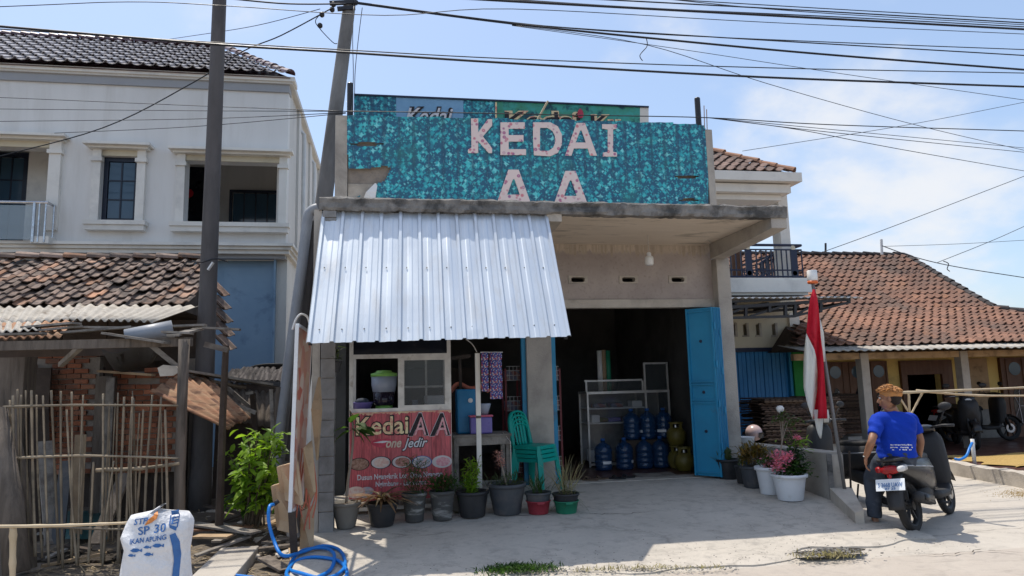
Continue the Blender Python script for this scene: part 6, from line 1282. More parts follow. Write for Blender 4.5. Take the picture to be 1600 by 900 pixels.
for k, (u0, v0, u1, v1, m_) in enumerate(((300, 828, 395, 822, 'rusty_sheet'), (305, 838, 360, 838, 'wood_tan'), (300, 818, 400, 832, 'wood_grey'))):
    tag(MB().beam(PZ(u0, v0, 0.12+k*0.02), PZ(u1, v1, 0.12+k*0.02), 0.14, 0.02).build('fallen_board', m_, None), ('rusty strip lying behind the white sack', 'tan plank lying on the ditch slab', 'grey plank lying behind the white sack')[k], 'board')
tag(MB().sheet([[PZ(100+10*i, 842-j*22, 0.05+0.05*j+0.02*math.sin(i)) for i in range(8)] for j in range(3)], 0.004).build('green_tarp', 'tarp', None, True), 'crumpled dark green sheet under the bamboo fence', 'tarp')
# ============================================================ white sack
YK = 5.5; kc = P(247, 860, YK).x; kb = -0.012
sack = thing('feed_sack', 'white woven feed sack printed SP 30 standing at the roadside', 'sack', (kc, YK, kb))
out = [(190, 945), (186, 915), (191, 880), (196, 856), (189, 838), (197, 818), (207, 801), (214, 800), (222, 808), (236, 801), (250, 789), (268, 785), (283, 787), (295, 797), (304, 811), (302, 830), (297, 860), (299, 890), (303, 920), (300, 945)]
oz = [P(u, v, YK) for u, v in out]; zmin = kb; zmax = max(p.z for p in oz)
def span(z):
    L = [p for p in oz[:14]]; R = [p for p in oz[13:]]
    def sx(seq, z, f):
        xs = []
        for i in range(len(seq)-1):
            a, b = seq[i], seq[i+1]
            if (a.z-z)*(b.z-z) <= 0 and abs(a.z-b.z) > 1e-6: xs.append(a.x+(b.x-a.x)*(z-a.z)/(b.z-a.z))
        return f(xs) if xs else None
    l = sx(L, z, min); r = sx(R, z, max); return l, r
def sackD(x, z, l, r):
    s = max(-1, min(1, (2*x-l-r)/(r-l))); top = max(0.0, min(1.0, (zmax-z)/0.28)); d = 0.19*(1-abs(s)**2.6)**0.55*(0.30+0.7*top**0.7)
    return d+0.034*mnoise.noise(Vector((x*6+z*3, z*7, 1)))*(1-abs(s)**3)+0.016*abs(mnoise.noise(Vector((x*17+z*9, z*12, 5))))*(1-abs(s)**3)+0.008*mnoise.noise(Vector((x*40, z*33, 2)))*(1-abs(s)**3)
def sackrows(sgn):
    rows = []
    for j in range(41):
        z = zmin+(zmax-0.012-zmin)*j/40; l, r = span(max(z, oz[0].z+1e-4) if z < oz[0].z else z)
        if l is None: l, r = rows[-1][0].x, rows[-1][-1].x
        if r is None: r = l+0.02
        if r-l < 0.02: r = l+0.02
        rows.append([Vector((l+(r-l)*i/24, YK+sgn*sackD(l+(r-l)*i/24, z, l, r), z)) for i in range(25)])
    return rows
fr_ = sackrows(-1); bk = sackrows(1); mb = MB(); mb.grid(fr_); mb.grid([r[::-1] for r in bk]); mb.build('bag', 'sack_white', sack, True)
def on_sack(o):
    me = o.data; M = o.matrix_basis; off = wloc(sack)
    bm = bmesh.new(); bm.from_mesh(me); bmesh.ops.triangulate(bm, faces=bm.faces[:]); 
    for _ in range(2): bmesh.ops.subdivide_edges(bm, edges=[e for e in bm.edges if e.calc_length() > 0.03], cuts=1)
    for v in bm.verts:
        w_ = M@v.co+off; l, r = span(max(w_.z, oz[0].z+1e-3)); l = l if l is not None else kc-0.25; r = r if r is not None else kc+0.25
        w_.y = YK-sackD(w_.x, w_.z, l, r)-0.006; v.co = M.inverted()@(w_-off)
    bm.to_mesh(me); bm.free()
sxv = (P(300, 845, YK)-P(200, 852, YK)).normalized(); tilt = Vector((1, 0, 0.10)).normalized(); tu = Vector((-0.1, 0, 1)).normalized()
for s_, m_, u, v, sz, wd_ in (('SP 30', 'ink_blue', 211, 839, 0.075, 0.185), ('IKAN APUNG', 'ink_blue', 199, 853, 0.045, 0.24), ('STP', 'ink_blue', 202, 824, 0.055, 0.10)):
    on_sack(text('lettering', s_, m_, P(u, v, YK-0.2), tilt, tu, sz, sack, 0.0, 0.15 if s_ == 'STP' else 0.0, 0.001, wd_))
def sprint(poly, m, name='print'): o = MB().add([P(u, v, YK-0.2) for u, v in poly], [tuple(range(len(poly)))]).build(name, m, sack); on_sack(o)
sprint([(221, 824), (226, 815), (233, 809), (238, 809), (237, 815), (231, 820)], 'ink_orange'); sprint([(233, 807), (237, 803), (240, 808), (238, 816)], 'ink_orange')
for k, (u, v, s_) in enumerate(((210, 861, 1), (245, 853, 1), (228, 856, 0.7), (203, 869, 0.7), (230, 867, 0.8))): sprint([(u-9*s_, v+1), (u-3*s_, v-3*s_), (u+4*s_, v-2.5*s_), (u+7*s_, v), (u+10*s_, v-3*s_), (u+10*s_, v+3*s_), (u+6*s_, v+1), (u+2*s_, v+3*s_), (u-4*s_, v+3*s_)], 'ink_blue')
sprint([(260, 802), (273, 800), (273, 808), (261, 809)], 'ink_blue'); sprint([(260, 822), (272, 826), (271, 832), (261, 827)], 'ink_blue'); sprint([(262, 838), (270, 835), (276, 850), (277, 870), (275, 905), (266, 905), (268, 880), (266, 855)], 'ink_blue'); sprint([(259, 809), (261, 809), (262, 824), (260, 823)], 'ink_blue'); sprint([(272, 808), (273.5, 808), (273, 827), (271.5, 827)], 'ink_blue')
on_sack(text('lettering', 'E', 'ink_blue', P(263, 822, YK-0.2), tilt, tu, 0.06, sack, 0.0, 0, 0.001, 0.04))
# ============================================================ shrub
sb = PZ(392, 790, 0.0); sb.y = 8.4; sb = Vector((P(395, 790, 8.4).x, 8.4, 0.0))
shrub = thing('leafy_shrub', 'bright green leafy shrub growing between shed and shop', 'shrub', sb)
lmesh = [leafm(0.15, 0.062, 0.3, 0.35, 4).mesh('leaf', 'leaf_bright'), leafm(0.12, 0.05, 0.3, 0.5, 4).mesh('leaf', 'leaf_mid'), leafm(0.17, 0.07, 0.25, 0.45, 4).mesh('leaf', 'leaf_bright')]
twigs = MB(); tips = []
for k in range(64):
    u = random.gauss(392, 27); v = random.uniform(672, 792); 
    if v < 700: u = random.uniform(385, 440)
    u = max(338, min(440, u)); e = P(u, v, 8.4+random.uniform(-0.45, 0.45)); s0 = sb+Vector((random.gauss(0, 0.05), random.gauss(0, 0.05), 0.1)); m_ = s0.lerp(e, 0.5)+Vector((0, 0, 0.12)); pp = smooth_path([s0, m_, e], 4)
    twigs.tube(pp, [0.012-0.009*i/(len(pp)-1) for i in range(len(pp))], 5); tips.append((pp, e-m_))
twigs.build('branches', 'stem', shrub, True); cnt = 0; rest = MB(); lb_ = leafm(0.13, 0.055, 0.3, 0.4, 3)
for pp, d in tips:
    for j in range(15):
        c = pp[random.randint(3, len(pp)-1)]+Vector((random.gauss(0, 0.03), random.gauss(0, 0.03), random.gauss(0, 0.02))); dr = d.normalized()*0.5+Vector((random.gauss(0, 0.9), random.gauss(0, 0.9), random.gauss(-0.1, 0.45))); M = Matrix.Translation(c)@rot_to(dr, random.uniform(-0.6, 0.6))@Matrix.Scale(random.uniform(0.6, 1.15), 4)
        if cnt < 290 and j % 2: inst(random.choice(lmesh), 'leaf', shrub, M); cnt += 1
        else: rest.add([M@v for v in lb_.v], lb_.f)
o = rest.build('inner_leaves', 'leaf_bright', shrub); o['kind'] = 'stuff'
# ============================================================ leaning sign board, cardboard, hose
bd = thing('leaning_board', 'white framed printed banner board leaning beside the block pillar', 'sign board', PZ(462, 805, 0))
pa, pb, pc, pd = P(456, 800, 6.9), P(474, 782, 7.55), P(488, 522, 7.55), P(467, 508, 6.9)
MB().prism([pa, pb, pc, pd], (-0.03, 0.012, 0)).build('board', 'standing_banner', bd)
for a, b_ in ((pa, pd), (pb, pc), (pa, pb), (pd, pc)): MB().beam(a+Vector((-0.015, 0, 0)), b_+Vector((-0.015, 0, 0)), 0.034, 0.034).build('frame_bar', 'plastic_white', bd)
MB().beam(pa, pa+Vector((0.03, -0.02, -0.36)), 0.06, 0.06).build('foot', 'wood_dark', bd)
tag(MB().tube(smooth_path([P(457, 515, 7.3), P(462, 500, 7.3), P(470, 491, 7.3), P(480, 495, 7.35), P(484, 508, 7.4)]), 0.011, 8).build('pipe_bend', 'pvc_white', None, True), 'small pale plastic pipe bend over the leaning board', 'pipe')
for k, (pts, m_, lb) in enumerate((([(432, 730), (462, 722), (470, 790), (440, 780)], 'cardboard', 'upper torn cardboard sheet in the scrap pile by the leaning board'), ([(423, 760), (450, 752), (462, 835), (433, 828)], 'cardboard', 'lower torn cardboard sheet under the blue hose'), ([(474, 700), (484, 690), (490, 770), (476, 800)], 'wood_tan', 'tan board wedged behind the leaning sign'), ([(470, 800), (488, 790), (486, 862), (468, 858)], 'cardboard', 'cardboard scrap at the foot of the block pillar'), ([(446, 785), (466, 782), (466, 840), (448, 838)], 'concrete_grey', 'grey block standing in the scrap pile'), ([(486, 640), (497, 590), (500, 640), (494, 720)], 'wood_tan', 'tan splintered plank leaning on the block pillar'))):
    Y = 6.95+0.05*k; tag(MB().prism([P(u, v, Y+0.12*(i % 2)) for i, (u, v) in enumerate(pts)], (0.02, 0.03, 0.01)).build('scrap_sheet', m_, None), lb, 'scrap')
rt = thing('rope_tangle', 'tangle of orange plastic twine in the scrap pile by the block pillar', 'twine', P(482, 830, 7.1))
for k in range(9): 
    u = random.uniform(470, 492); MB().tube(smooth_path([P(u, random.uniform(700, 740), 7.2), P(u+random.uniform(-10, 10), 770, 7.1), P(u+random.uniform(-12, 4), random.uniform(790, 830), 7.1)]), 0.007, 5).build('strand', 'rope_orange', rt)
hose = thing('garden_hose', 'blue garden hose coiled on the ground before the block pillar', 'hose', PZ(490, 890, 0))
hp_ = [P(428, 788, 6.9), P(421, 792, 6.8), P(420, 815, 6.75), P(428, 845, 6.7), P(442, 868, 6.6)]
for u, v in ((470, 872), (505, 864), (532, 868), (538, 890), (510, 905), (470, 900), (452, 885), (470, 870), (505, 866), (522, 875), (515, 893), (480, 906), (448, 900), (460, 880), (490, 876), (530, 882), (541, 902), (500, 915), (440, 912), (400, 903), (360, 899)): hp_.append(PZ(u, v, 0.05)); hp_[-1].z = max(0.02, zap(hp_[-1].x, hp_[-1].y) if hp_[-1].x > -0.86 else dirtz(hp_[-1].x, hp_[-1].y))+0.02+0.006*(len(hp_) % 4)
MB().tube(smooth_path(hp_, 8), 0.016, 8).build('tube', 'hose', hose, True); MB().tube([hp_[0], hp_[0]+Vector((0.04, 0, 0.03))], 0.02, 8).build('nozzle', 'plastic_black', hose, True)
# ============================================================ poles
def pole(pts, rads, m, label, arm=None):
    q = Vector(pts[0]); o = thing('utility_pole', label, 'pole', q); MB().tube(smooth_path(pts, 3), [rads[0]+(rads[1]-rads[0])*i/(3*(len(pts)-1)) for i in range(3*(len(pts)-1)+1)], 20).build('shaft', m, o, True); return o
Yp = 10.15; p1 = P(324, 480, Yp); p0 = P(343, 0, Yp); d = (p0-p1); b0 = p1-d*((p1.z+0.1)/d.z); t0_ = p1+d*1.35
pl1 = pole([b0, p1, t0_], [0.15, 0.085], 'pole_concrete', 'dark concrete utility pole rising through the shed roof')
MB().beam(P(333, 410, Yp-0.2), P(325, 422, Yp-0.2), 0.07, 0.02).build('tag_plate', 'plastic_white', pl1); MB().tube([P(300, 408, Yp-0.18)]+[P(300+i*8, 407+3*math.sin(i), Yp-0.2) for i in range(1, 8)], 0.012, 6).build('wire_wrap', 'cable', pl1)
Yq = 10.8; q1 = P(508, 300, Yq); q0 = P(547, 0, Yq); d = (q0-q1); b1 = q1-d*((q1.z+0.1)/d.z)
pl2 = pole([b1, q1, q1+d*1.25], [0.17, 0.085], 'pole_grey', 'leaning grey utility pole behind the shop corner')
for u, v, L in ((527, 5, 30), (535, 14, 20)): MB().beam(P(u-L*0.4, v, Yq-0.1), P(u+L, v-2, Yq-0.1), 0.05, 0.06).build('bracket', 'black_metal', pl2)
for u, v in ((503, 23), (519, 15), (521, 7), (556, 4), (500, 40)): MB().lathe([(0.02, -0.04), (0.04, -0.02), (0.04, 0.02), (0.02, 0.04)], P(u, v, Yq-0.12), 10).build('insulator', 'black_metal', pl2, True)
tag(MB().tube(smooth_path([P(497, 325, 10.2), P(486, 330, 10.2), P(480, 345, 10.2), P(471, 420, 10.2), P(452, 560, 10.2), P(436, 680, 10.2), P(432, 740, 10.2)]), 0.075, 12).build('drain_pipe', 'pvc_grey', None, True), 'grey plastic drain pipe running down beside the leaning pole', 'pipe')
tag(MB().tube(smooth_path([P(491, 345, 10.35), P(482, 440, 10.35), P(464, 600, 10.35), P(452, 720, 10.35)]), 0.06, 12).build('drain_pipe', 'pole_concrete', None, True), 'dark pipe leaning right of the grey drain pipe', 'pipe')
# ============================================================ right: balcony house with blue shutter
YC = 13.2
bh = thing('balcony_house', 'cream house with blue roller shutter, navy balcony rail and tiled roof', 'house', (7, YC+3, 0))
def bp(name, m, fn, parent=bh, smooth=False): mb = MB(); fn(mb); return mb.build(name, m, parent, smooth)
xs0 = P(1143, 590, YC).x; xs1 = P(1236, 590, YC).x; zsh = P(1190, 547, YC).z; zsl = P(1190, 440, YC-1).z
xe = P(1247, 520, YC).x
slots = [(P(u, 516, YC).x-0.035, P(u, 516, YC).x+0.035, P(u, 524, YC).z, P(u, 507, YC).z) for u in (1146, 1164, 1184, 1209)]
bp('front_wall', 'cream_wall', lambda b: wall_holes(b, 4.9, xe, 0, P(1190, 455, YC).z, YC, 0.2, [(xs0, xs1, -1, zsh)]+slots))
for s in slots: bp('vent_frame', 'concrete_pale', lambda b: (b.box((s[1]-0.012, YC-0.03, s[2]-0.03), (s[1]+0.04, YC+0.05, s[3]+0.03)), b.box((s[0]-0.03, YC-0.02, s[2]-0.03), (s[1]-0.012, YC+0.04, s[2]))))
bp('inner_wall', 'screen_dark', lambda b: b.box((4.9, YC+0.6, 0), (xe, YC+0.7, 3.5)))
sh = bp('roller_shutter', 'blue_shutter', lambda b: b.box((xs0, YC+0.08, 0), (xs1, YC+0.1, zsh)))
n = 14
for i in range(n):
    x = xs0+(xs1-xs0)*i/n; MB().box((x+0.008, YC+0.055+(0.012 if i % 2 else 0), 0.0), (x+(xs1-xs0)/n-0.006, YC+0.085, zsh-0.02)).build('slat', 'blue_shutter', sh)
for x in (xs0-0.03, xs1-0.03): bp('shutter_frame', 'blue_door', lambda b: b.box((x, YC+0.0-0.02, 0), (x+0.06, YC+0.06, zsh+0.03)))
bp('shutter_frame', 'navy_metal', lambda b: b.box((xs0, YC-0.02, zsh-0.03), (xs1-0.031, YC+0.05, zsh+0.05)))
bp('corner_column', 'white_paint', lambda b: b.box((xs1+0.035, YC-0.06, P(1240, 550, YC).z), (xe+0.02, YC+0.2, P(1240, 490, YC).z))); bp('corner_column', 'green_paint', lambda b: b.box((xs1+0.035, YC-0.07, 0), (xe+0.03, YC+0.2, P(1240, 550, YC).z)))
bp('side_wall', 'cream_wall', lambda b: b.box((xe-0.2, YC+0.2, 0), (xe, YC+8, zsl)))
# balcony slab
yb = 12.2; zb0 = P(1200, 461, yb).z; zb1 = P(1200, 434, yb).z; xb1 = P(1262, 448, yb).x
bp('balcony_slab', 'white_paint', lambda b: b.box((4.9, yb, zb0), (xb1, YC+5, zb1))); bp('slab_moulding', 'white_paint', lambda b: b.box((4.9, yb-0.07, zb0+0.05), (xb1+0.06, yb-0.001, zb1-0.06)))
zrt = P(1200, 382, yb).z; xrl = P(1128, 410, yb).x; xrr = P(1256, 410, yb).x
rl = bp('balcony_railing', 'navy_metal', lambda b: (b.tube([(xrl, yb+0.06, zrt), (xrr, yb+0.06, zrt), (xrr, yb+2.5, zrt)], 0.028, 6), b.tube([(xrl, yb+0.06, zrt-0.09), (xrr, yb+0.06, zrt-0.09), (xrr, yb+2.5, zrt-0.09)], 0.016, 6), b.tube([(xrl, yb+0.06, zb1+0.16), (xrr, yb+0.06, zb1+0.16), (xrr, yb+2.5, zb1+0.16)], 0.016, 6), b.tube([(xrl, yb+0.06, zb1+0.03), (xrr, yb+0.06, zb1+0.03), (xrr, yb+2.5, zb1+0.03)], 0.02, 6)))
for i in range(17): x = xrl+(xrr-xrl)*i/16; MB().box((x-0.01, yb+0.05, zb1), (x+0.01, yb+0.07, zrt-0.09)).build('baluster', 'navy_metal', rl)
for i in range(9): y = yb+0.3+i*0.25; MB().box((xrr-0.01, y, zb1), (xrr+0.01, y+0.02, zrt-0.09)).build('baluster', 'navy_metal', rl)
for x in (P(1172, 410, yb).x, P(1243, 410, yb).x): MB().box((x-0.06, yb+0.045, zb1), (x+0.06, yb+0.075, zrt-0.09)).build('panel', 'navy_metal', rl); MB().lathe([(0.05, 0), (0.03, 0.03), (0, 0.03)], (x, yb+0.045, zrt-0.05), 8, True, 'Y').build('rosette', 'cream_wall', rl); MB().lathe([(0.05, 0), (0.03, 0.03), (0, 0.03)], (x, yb+0.045, zb1+0.1), 8, True, 'Y').build('rosette', 'cream_wall', rl)
for i in range(8): x = P(1166+i*5.5, 425, yb).x; MB().beam((x-0.05, yb+0.06, zb1+0.03), (x+0.05, yb+0.06, zb1+0.16), 0.012, 0.012).build('lattice', 'navy_metal', rl); MB().beam((x+0.05, yb+0.075, zb1+0.03), (x-0.05, yb+0.075, zb1+0.16), 0.012, 0.012).build('lattice', 'navy_metal', rl)
for i in range(7): q = P(1189+i*4, 413-i*3.0, yb+1.2); MB().box((q.x-0.015, q.y, zb1), (q.x+0.015, q.y+0.03, q.z)).build('stair_baluster', 'navy_metal', rl)
MB().beam(P(1186, 413, yb+1.2), P(1216, 393, yb+1.2), 0.05, 0.05).build('stair_handrail', 'navy_metal', rl)
bp('balcony_door', 'door_wood', lambda b: b.box(*pxbox(1142, 330, 1158, 433, yb+1.5, 0.1)))
bp('balcony_column', 'white_paint', lambda b: b.bevbox((P(1214, 350, yb+0.4).x, yb+0.3, zb1), (P(1229, 350, yb+0.4).x, yb+0.6, P(1220, 296, yb+0.4).z), 0.01))
# upper eaves and hip roof
yt = 11.9; zE = P(1200, 268, yt).z
for v0, v1, dx, dy in ((268, 282, 1253, 0), (284, 297, 1241, 0.15), (297.5, 306, 1232, 0.3)):
    xr2 = P(dx, 275, yt).x; bp('eaves_moulding', 'white_paint', lambda b: b.box((4.9, yt+dy, P(1200, v1, yt).z), (xr2, YC+6, P(1200, v0, yt).z)))
xr2 = P(1253, 275, yt).x
bt_ = tile_mesh(0.22, 0.28, 'tile_balcony', 0.034)
yR = 15.4; zR = zE+2.3; hx = P(1240, 266, yt+0.1).x
brf = bp('roof', 'tile_balcony', lambda b: b.add([(4.6, yt+0.12, zE), (hx, yt+0.12, zE), (hx-3.3, yR, zR-0.06), (4.6, yR, zR-0.06), (hx, 18, zE), (4.6, 18, zE)], [(0,1,2,3), (1,4,2), (3,2,4,5), (0,3,5), (0,5,4,1)]))
tile_roof(brf, (4.7, yt+0.08, zE+0.03), (hx, yt+0.08, zE+0.03), (0, yR-yt-0.1, zR-zE), int((hx-4.7)/0.2), 16, bt_, lambda q: q.x < hx-3.3*(q.y-yt-0.1)/(yR-yt)+0.03)
ridge(brf, (hx, yt+0.1, zE+0.05), (hx-3.3, yR, zR+0.05), 14, 0.1, 'ridge_clay')
# black steel canopy over the shutter
can = thing('steel_canopy', 'black steel truss canopy with corrugated top over the blue shutter', 'canopy', (7.2, 11.6, 2.9))
yk = 11.3; zk = P(1240, 466, yk).z
mb = MB(); corr(mb, (4.97, yk-0.12, zk), (P(1342, 466, yk).x, yk-0.12, zk), (4.97, 12.9, zk+0.18), (P(1342, 466, yk).x, 12.9, zk+0.18), 26, 0.016, 0.003); mb.build('top_sheet', 'aluminium', can, True)
def cb_(a, b_, w=0.05): MB().beam(a, b_, w, w).build('truss_bar', 'black_metal', can)
for y in (yk, 12.9):
    cb_(P(1128, 481, yk)+Vector((0, y-yk, 0)), P(1326, 468, yk)+Vector((0, y-yk, 0)), 0.055); cb_(P(1128, 472, yk)+Vector((0, y-yk, 0)), P(1326, 463, yk)+Vector((0, y-yk, 0)), 0.04)
cb_(P(1128, 497, yk), P(1242, 494, yk), 0.045); cb_(P(1242, 494, yk), P(1328, 472, yk), 0.04)
for u, v0, v1 in ((1165, 479, 496), (1202, 477, 488), (1227, 476, 495), (1242, 475, 494), (1282, 471, 488), (1326, 462, 474)): cb_(P(u, v0, yk), P(u, v1, yk), 0.05)
for a in ((1137, 490, 1168, 480), (1172, 494, 1225, 478), (1242, 492, 1280, 473)): cb_(P(a[0], a[1], yk+0.02), P(a[2], a[3], yk+0.02), 0.035)
for u in (1150, 1200, 1250, 1320): q = P(u, 474, yk); cb_(q, q+Vector((0, 1.6, 0.05)), 0.045)
# ============================================================ right: veranda house
YV = 13.6
vh = thing('veranda_house', 'low yellow house with open veranda and huge clay tile roof', 'house', (11, YV, 0))
def vp(name, m, fn, parent=vh, smooth=False): mb = MB(); fn(mb); return mb.build(name, m, parent, smooth)
yE, yB, yR = 11.8, 14.2, 16.8; zE = P(1420, 538, yE).z; zB = P(1420, 482, yB).z; zR = P(1380, 399, yR).z
xL = P(1246, 540, yE).x; xRr = P(1412, 397, yR).x; xRb = P(1552, 481, yB).x; xRe = xRb+2.4
vroof = vp('roof', 'wood_dark', lambda b: b.add([(xL+0.1, yE, zE-0.07), (xRe, yE, zE-0.07), (xRb, yB, zB-0.07), (xe+0.12, yB, zB-0.07), (xRr, yR, zR-0.07), (xe+0.12, yR, zR-0.07), (xe+0.12, 22, zE), (xRe, 22, zE)], [(0,1,2,3), (3,2,4,5), (5,4,7,6), (1,7,2), (7,4,2), (0,3,5,6), (0,6,7,1)]))
vt = tile_mesh(0.215, 0.28, 'terracotta', 0.034)
xlf = lambda y: xL+(xe+0.06-xL)*min(1.0, (y-yE)/(YC-yE))
cl1 = lambda q: q.x > xlf(q.y) and q.x < xRe+(xRb-xRe)*(q.y-yE)/(yB-yE)+0.02
cl2 = lambda q: q.x > xe and q.x < xRb+(xRr-xRb)*(q.y-yB)/(yR-yB)+0.02
vis = lambda c: (0 if 8.3 < c[0].x < 14.2 else 1, c[0].y)
tile_roof(vroof, (xL, yE, zE), (xRe, yE, zE), (0, yB-yE, zB-zE), int((xRe-xL)/0.2), 11, vt, cl1, limit=190, stuffmat='terracotta', jit=0.02, key=vis)
tile_roof(vroof, (xL, yB, zB), (xRb, yB, zB), (0, yR-yB, zR-zB), int((xRb-xL)/0.2), 13, vt, cl2, limit=110, stuffmat='terracotta', jit=0.02, key=vis)
ridge(vroof, (xe+0.1, yR, zR+0.02), (xRr, yR, zR+0.02), 18, 0.1, 'ridge_dark'); ridge(vroof, (xRb, yB, zB+0.02), (xRr, yR, zR+0.02), 14, 0.1, 'ridge_dark'); ridge(vroof, (xRe, yE, zE+0.02), (xRb, yB, zB+0.02), 12, 0.1, 'ridge_dark')
vp('roof_pipe', 'pvc_white', lambda b: b.tube([P(1378, 398, 16.6), P(1377, 374, 16.6)], 0.035, 8)); vp('roof_spike', 'black_metal', lambda b: b.tube([P(1290, 398, 16.8), P(1290, 380, 16.8)], 0.03, 6))
mb = MB(); corr(mb, (P(1258, 548, 11.3).x, 11.25, P(1420, 546, 11.3).z), (17.5, 11.25, P(1420, 546, 11.3).z), (P(1258, 548, 11.3).x, 12.2, P(1420, 534, 12.2).z-0.03), (17.5, 12.2, P(1420, 534, 12.2).z-0.03), 60, 0.014, 0.004); mb.build('eave_sheet', 'asbestos', vh, True)
vp('eave_beam', 'wood_tan', lambda b: b.box((xL, 11.95, zE-0.26), (17.5, 12.05, zE-0.14)))
for u in (1344.5, 1500.5):
    x = P(u+6, 600, 12.0).x; vp('veranda_post', 'concrete', lambda b: b.bevbox((x-0.085, 11.92, 0.1), (x+0.085, 12.09, zE-0.14), 0.01))
x = P(1640, 600, 12.0).x; vp('veranda_post', 'concrete', lambda b: b.bevbox((x-0.085, 11.92, 0.1), (x+0.085, 12.09, zE-0.14), 0.01))
vp('veranda_ceiling', 'wood_tan', lambda b: b.box((xe+0.1, 12.1, zE-0.13), (17.5, YV, zE-0.11)))
def vrect(u0, u1, v0, v1, m, name, dy=0.0, d=0.1): return vp(name, m, lambda b: b.box(*pxbox(u0, v0, u1, v1, YV, d, dy)))
zfl = 0.13
dop = (P(1422, 640, YV).x, P(1477, 640, YV).x, zfl, P(1450, 585, YV).z)
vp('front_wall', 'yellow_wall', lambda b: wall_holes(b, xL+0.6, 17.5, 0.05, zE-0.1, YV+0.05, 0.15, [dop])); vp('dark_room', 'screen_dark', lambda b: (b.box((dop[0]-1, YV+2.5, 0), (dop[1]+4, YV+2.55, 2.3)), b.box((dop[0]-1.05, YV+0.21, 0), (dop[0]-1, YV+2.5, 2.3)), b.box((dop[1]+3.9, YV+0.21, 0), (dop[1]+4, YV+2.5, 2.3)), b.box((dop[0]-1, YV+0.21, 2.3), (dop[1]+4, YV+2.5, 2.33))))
for a in ((xL+0.6, dop[0]-0.05), (dop[1]+0.05, 17.5)): vp('tile_plinth', 'plinth_tile', lambda b: b.box((a[0], YV+0.02, zfl), (a[1], YV+0.049, P(1520, 640, YV).z)))
fd_ = P(1413, 640, YV).x, P(1494, 640, YV).x, P(1450, 563, YV).z
vp('door_frame', 'door_wood', lambda b: (b.box((fd_[0], YV-0.02, zfl), (dop[0], YV+0.048, fd_[2])), b.box((dop[1], YV-0.02, zfl), (fd_[1], YV+0.048, fd_[2])), b.box((dop[0], YV-0.02, dop[3]), (dop[1], YV+0.048, fd_[2]))))
def ornate(u0, u1, v0, v1, n, name):
    o = vrect(u0, u1, v0, v1, 'door_wood', name, -0.03, 0.079); x0 = P(u0, 600, YV).x; x1 = P(u1, 600, YV).x; z1 = P(u0, v0, YV).z; z0 = P(u0, v1, YV).z
    for i in range(n):
        a = x0+(x1-x0)*(i+0.12)/n; b_ = x0+(x1-x0)*(i+0.88)/n; c_ = (a+b_)/2
        MB().box((a, YV-0.045, z0+0.05), (a+0.03, YV-0.031, z1-0.04)).build('stile', 'door_wood', o); MB().box((b_-0.03, YV-0.045, z0+0.05), (b_, YV-0.031, z1-0.04)).build('stile', 'door_wood', o)
        zc_ = z0+(z1-z0)*0.42; pts = [Vector((c_+(b_-a)*0.27*math.cos(t*math.pi/8), YV-0.036, zc_+(z1-z0)*0.24*math.sin(t*math.pi/8))) for t in range(16)]; MB().prism(pts, (0, 0.004, 0)).build('pane', 'screen_dark', o)
        pts = [Vector((c_+(b_-a)*0.34*math.cos(t*math.pi/8), YV-0.036, z0+(z1-z0)*0.86+(z1-z0)*0.08*math.sin(t*math.pi/8))) for t in range(16)]; MB().prism(pts, (0, 0.004, 0)).build('pane', 'window_glass', o)
        for s_ in range(5): t = s_*1.25; MB().beam((c_, YV-0.042, zc_), (c_+(b_-a)*0.3*math.cos(t), YV-0.042, zc_+(z1-z0)*0.21*math.sin(t)), 0.012, 0.008).build('tracery', 'dish_white', o)
ornate(1288, 1390, 565, 690, 3, 'carved_window'); ornate(1568, 1640, 558, 692, 2, 'carved_door')
vrect(1506, 1546, 560, 640, 'wood_tan', 'wall_shade_panel', 0.0, 0.049)  # shadowed stretch of the yellow wall, its shade painted as a tan slab
# veranda platform with kerb
k0 = PZ(1470, 739, 0); k1 = PZ(1600, 763, 0); kd = (k0-k1).normalized(); ka = k1-kd*3.0; kb_ = k0+kd*1.2
mb = MB(); mb.prism([Vector((ka.x, ka.y, -0.02)), Vector((40, ka.y, -0.02)), Vector((40, YV+0.05, -0.02)), Vector((kb_.x-0.4, YV+0.05, -0.02)), Vector((kb_.x-0.4, 11.4, -0.02)), Vector((kb_.x+0.1, kb_.y+0.05, -0.02))], (0, 0, 0.15)); structure(mb.build('veranda_floor', 'floor_red'))
kn = Vector((kd.y, -kd.x, 0)); 
kz = MB(); rows = []
for i in range(60):
    q = ka.lerp(kb_, i/59); a = nz(q.x*3, q.y*3, 2.0, 0.02); rows.append([q+kn*0+Vector((0,0,-0.03)), q+Vector((a*0.3, 0, 0.19+a)), q+kn*0.16*(1 if kn.x > 0 else -1)+Vector((0, 0, 0.2+a)), q+kn*0.17*(1 if kn.x > 0 else -1)+Vector((0,0,0.0))])
kz.grid(rows); kz.f.append((0,1,2,3)); structure(kz.build('kerb', 'concrete_pale', None, False, (0,0,0)))
g = MB(); g.grid([[Vector((9.3+4.6*i/30+0.15*math.sin(j), 9.3+1.5*j/16+0.1*math.sin(i*0.7), 0.145+0.02*abs(mnoise.noise(Vector((i*0.4, j*0.4, 0)))))) for i in range(31)] for j in range(17)]); tag(g.build('drying_grain', 'grain', None, True), 'golden grain spread to dry on the veranda floor', 'grain', None, 'stuff')
mb = MB()
for k in range(700): q = PZ(1600+random.gauss(0, 22), 771+random.gauss(0, 3.2), 0.008); mb.box(q, q+Vector((0.007, 0.005, 0.004)))
tag(mb.build('spilled_grain', 'grain'), 'spilled grain on the concrete before the kerb', 'grain', None, 'stuff')
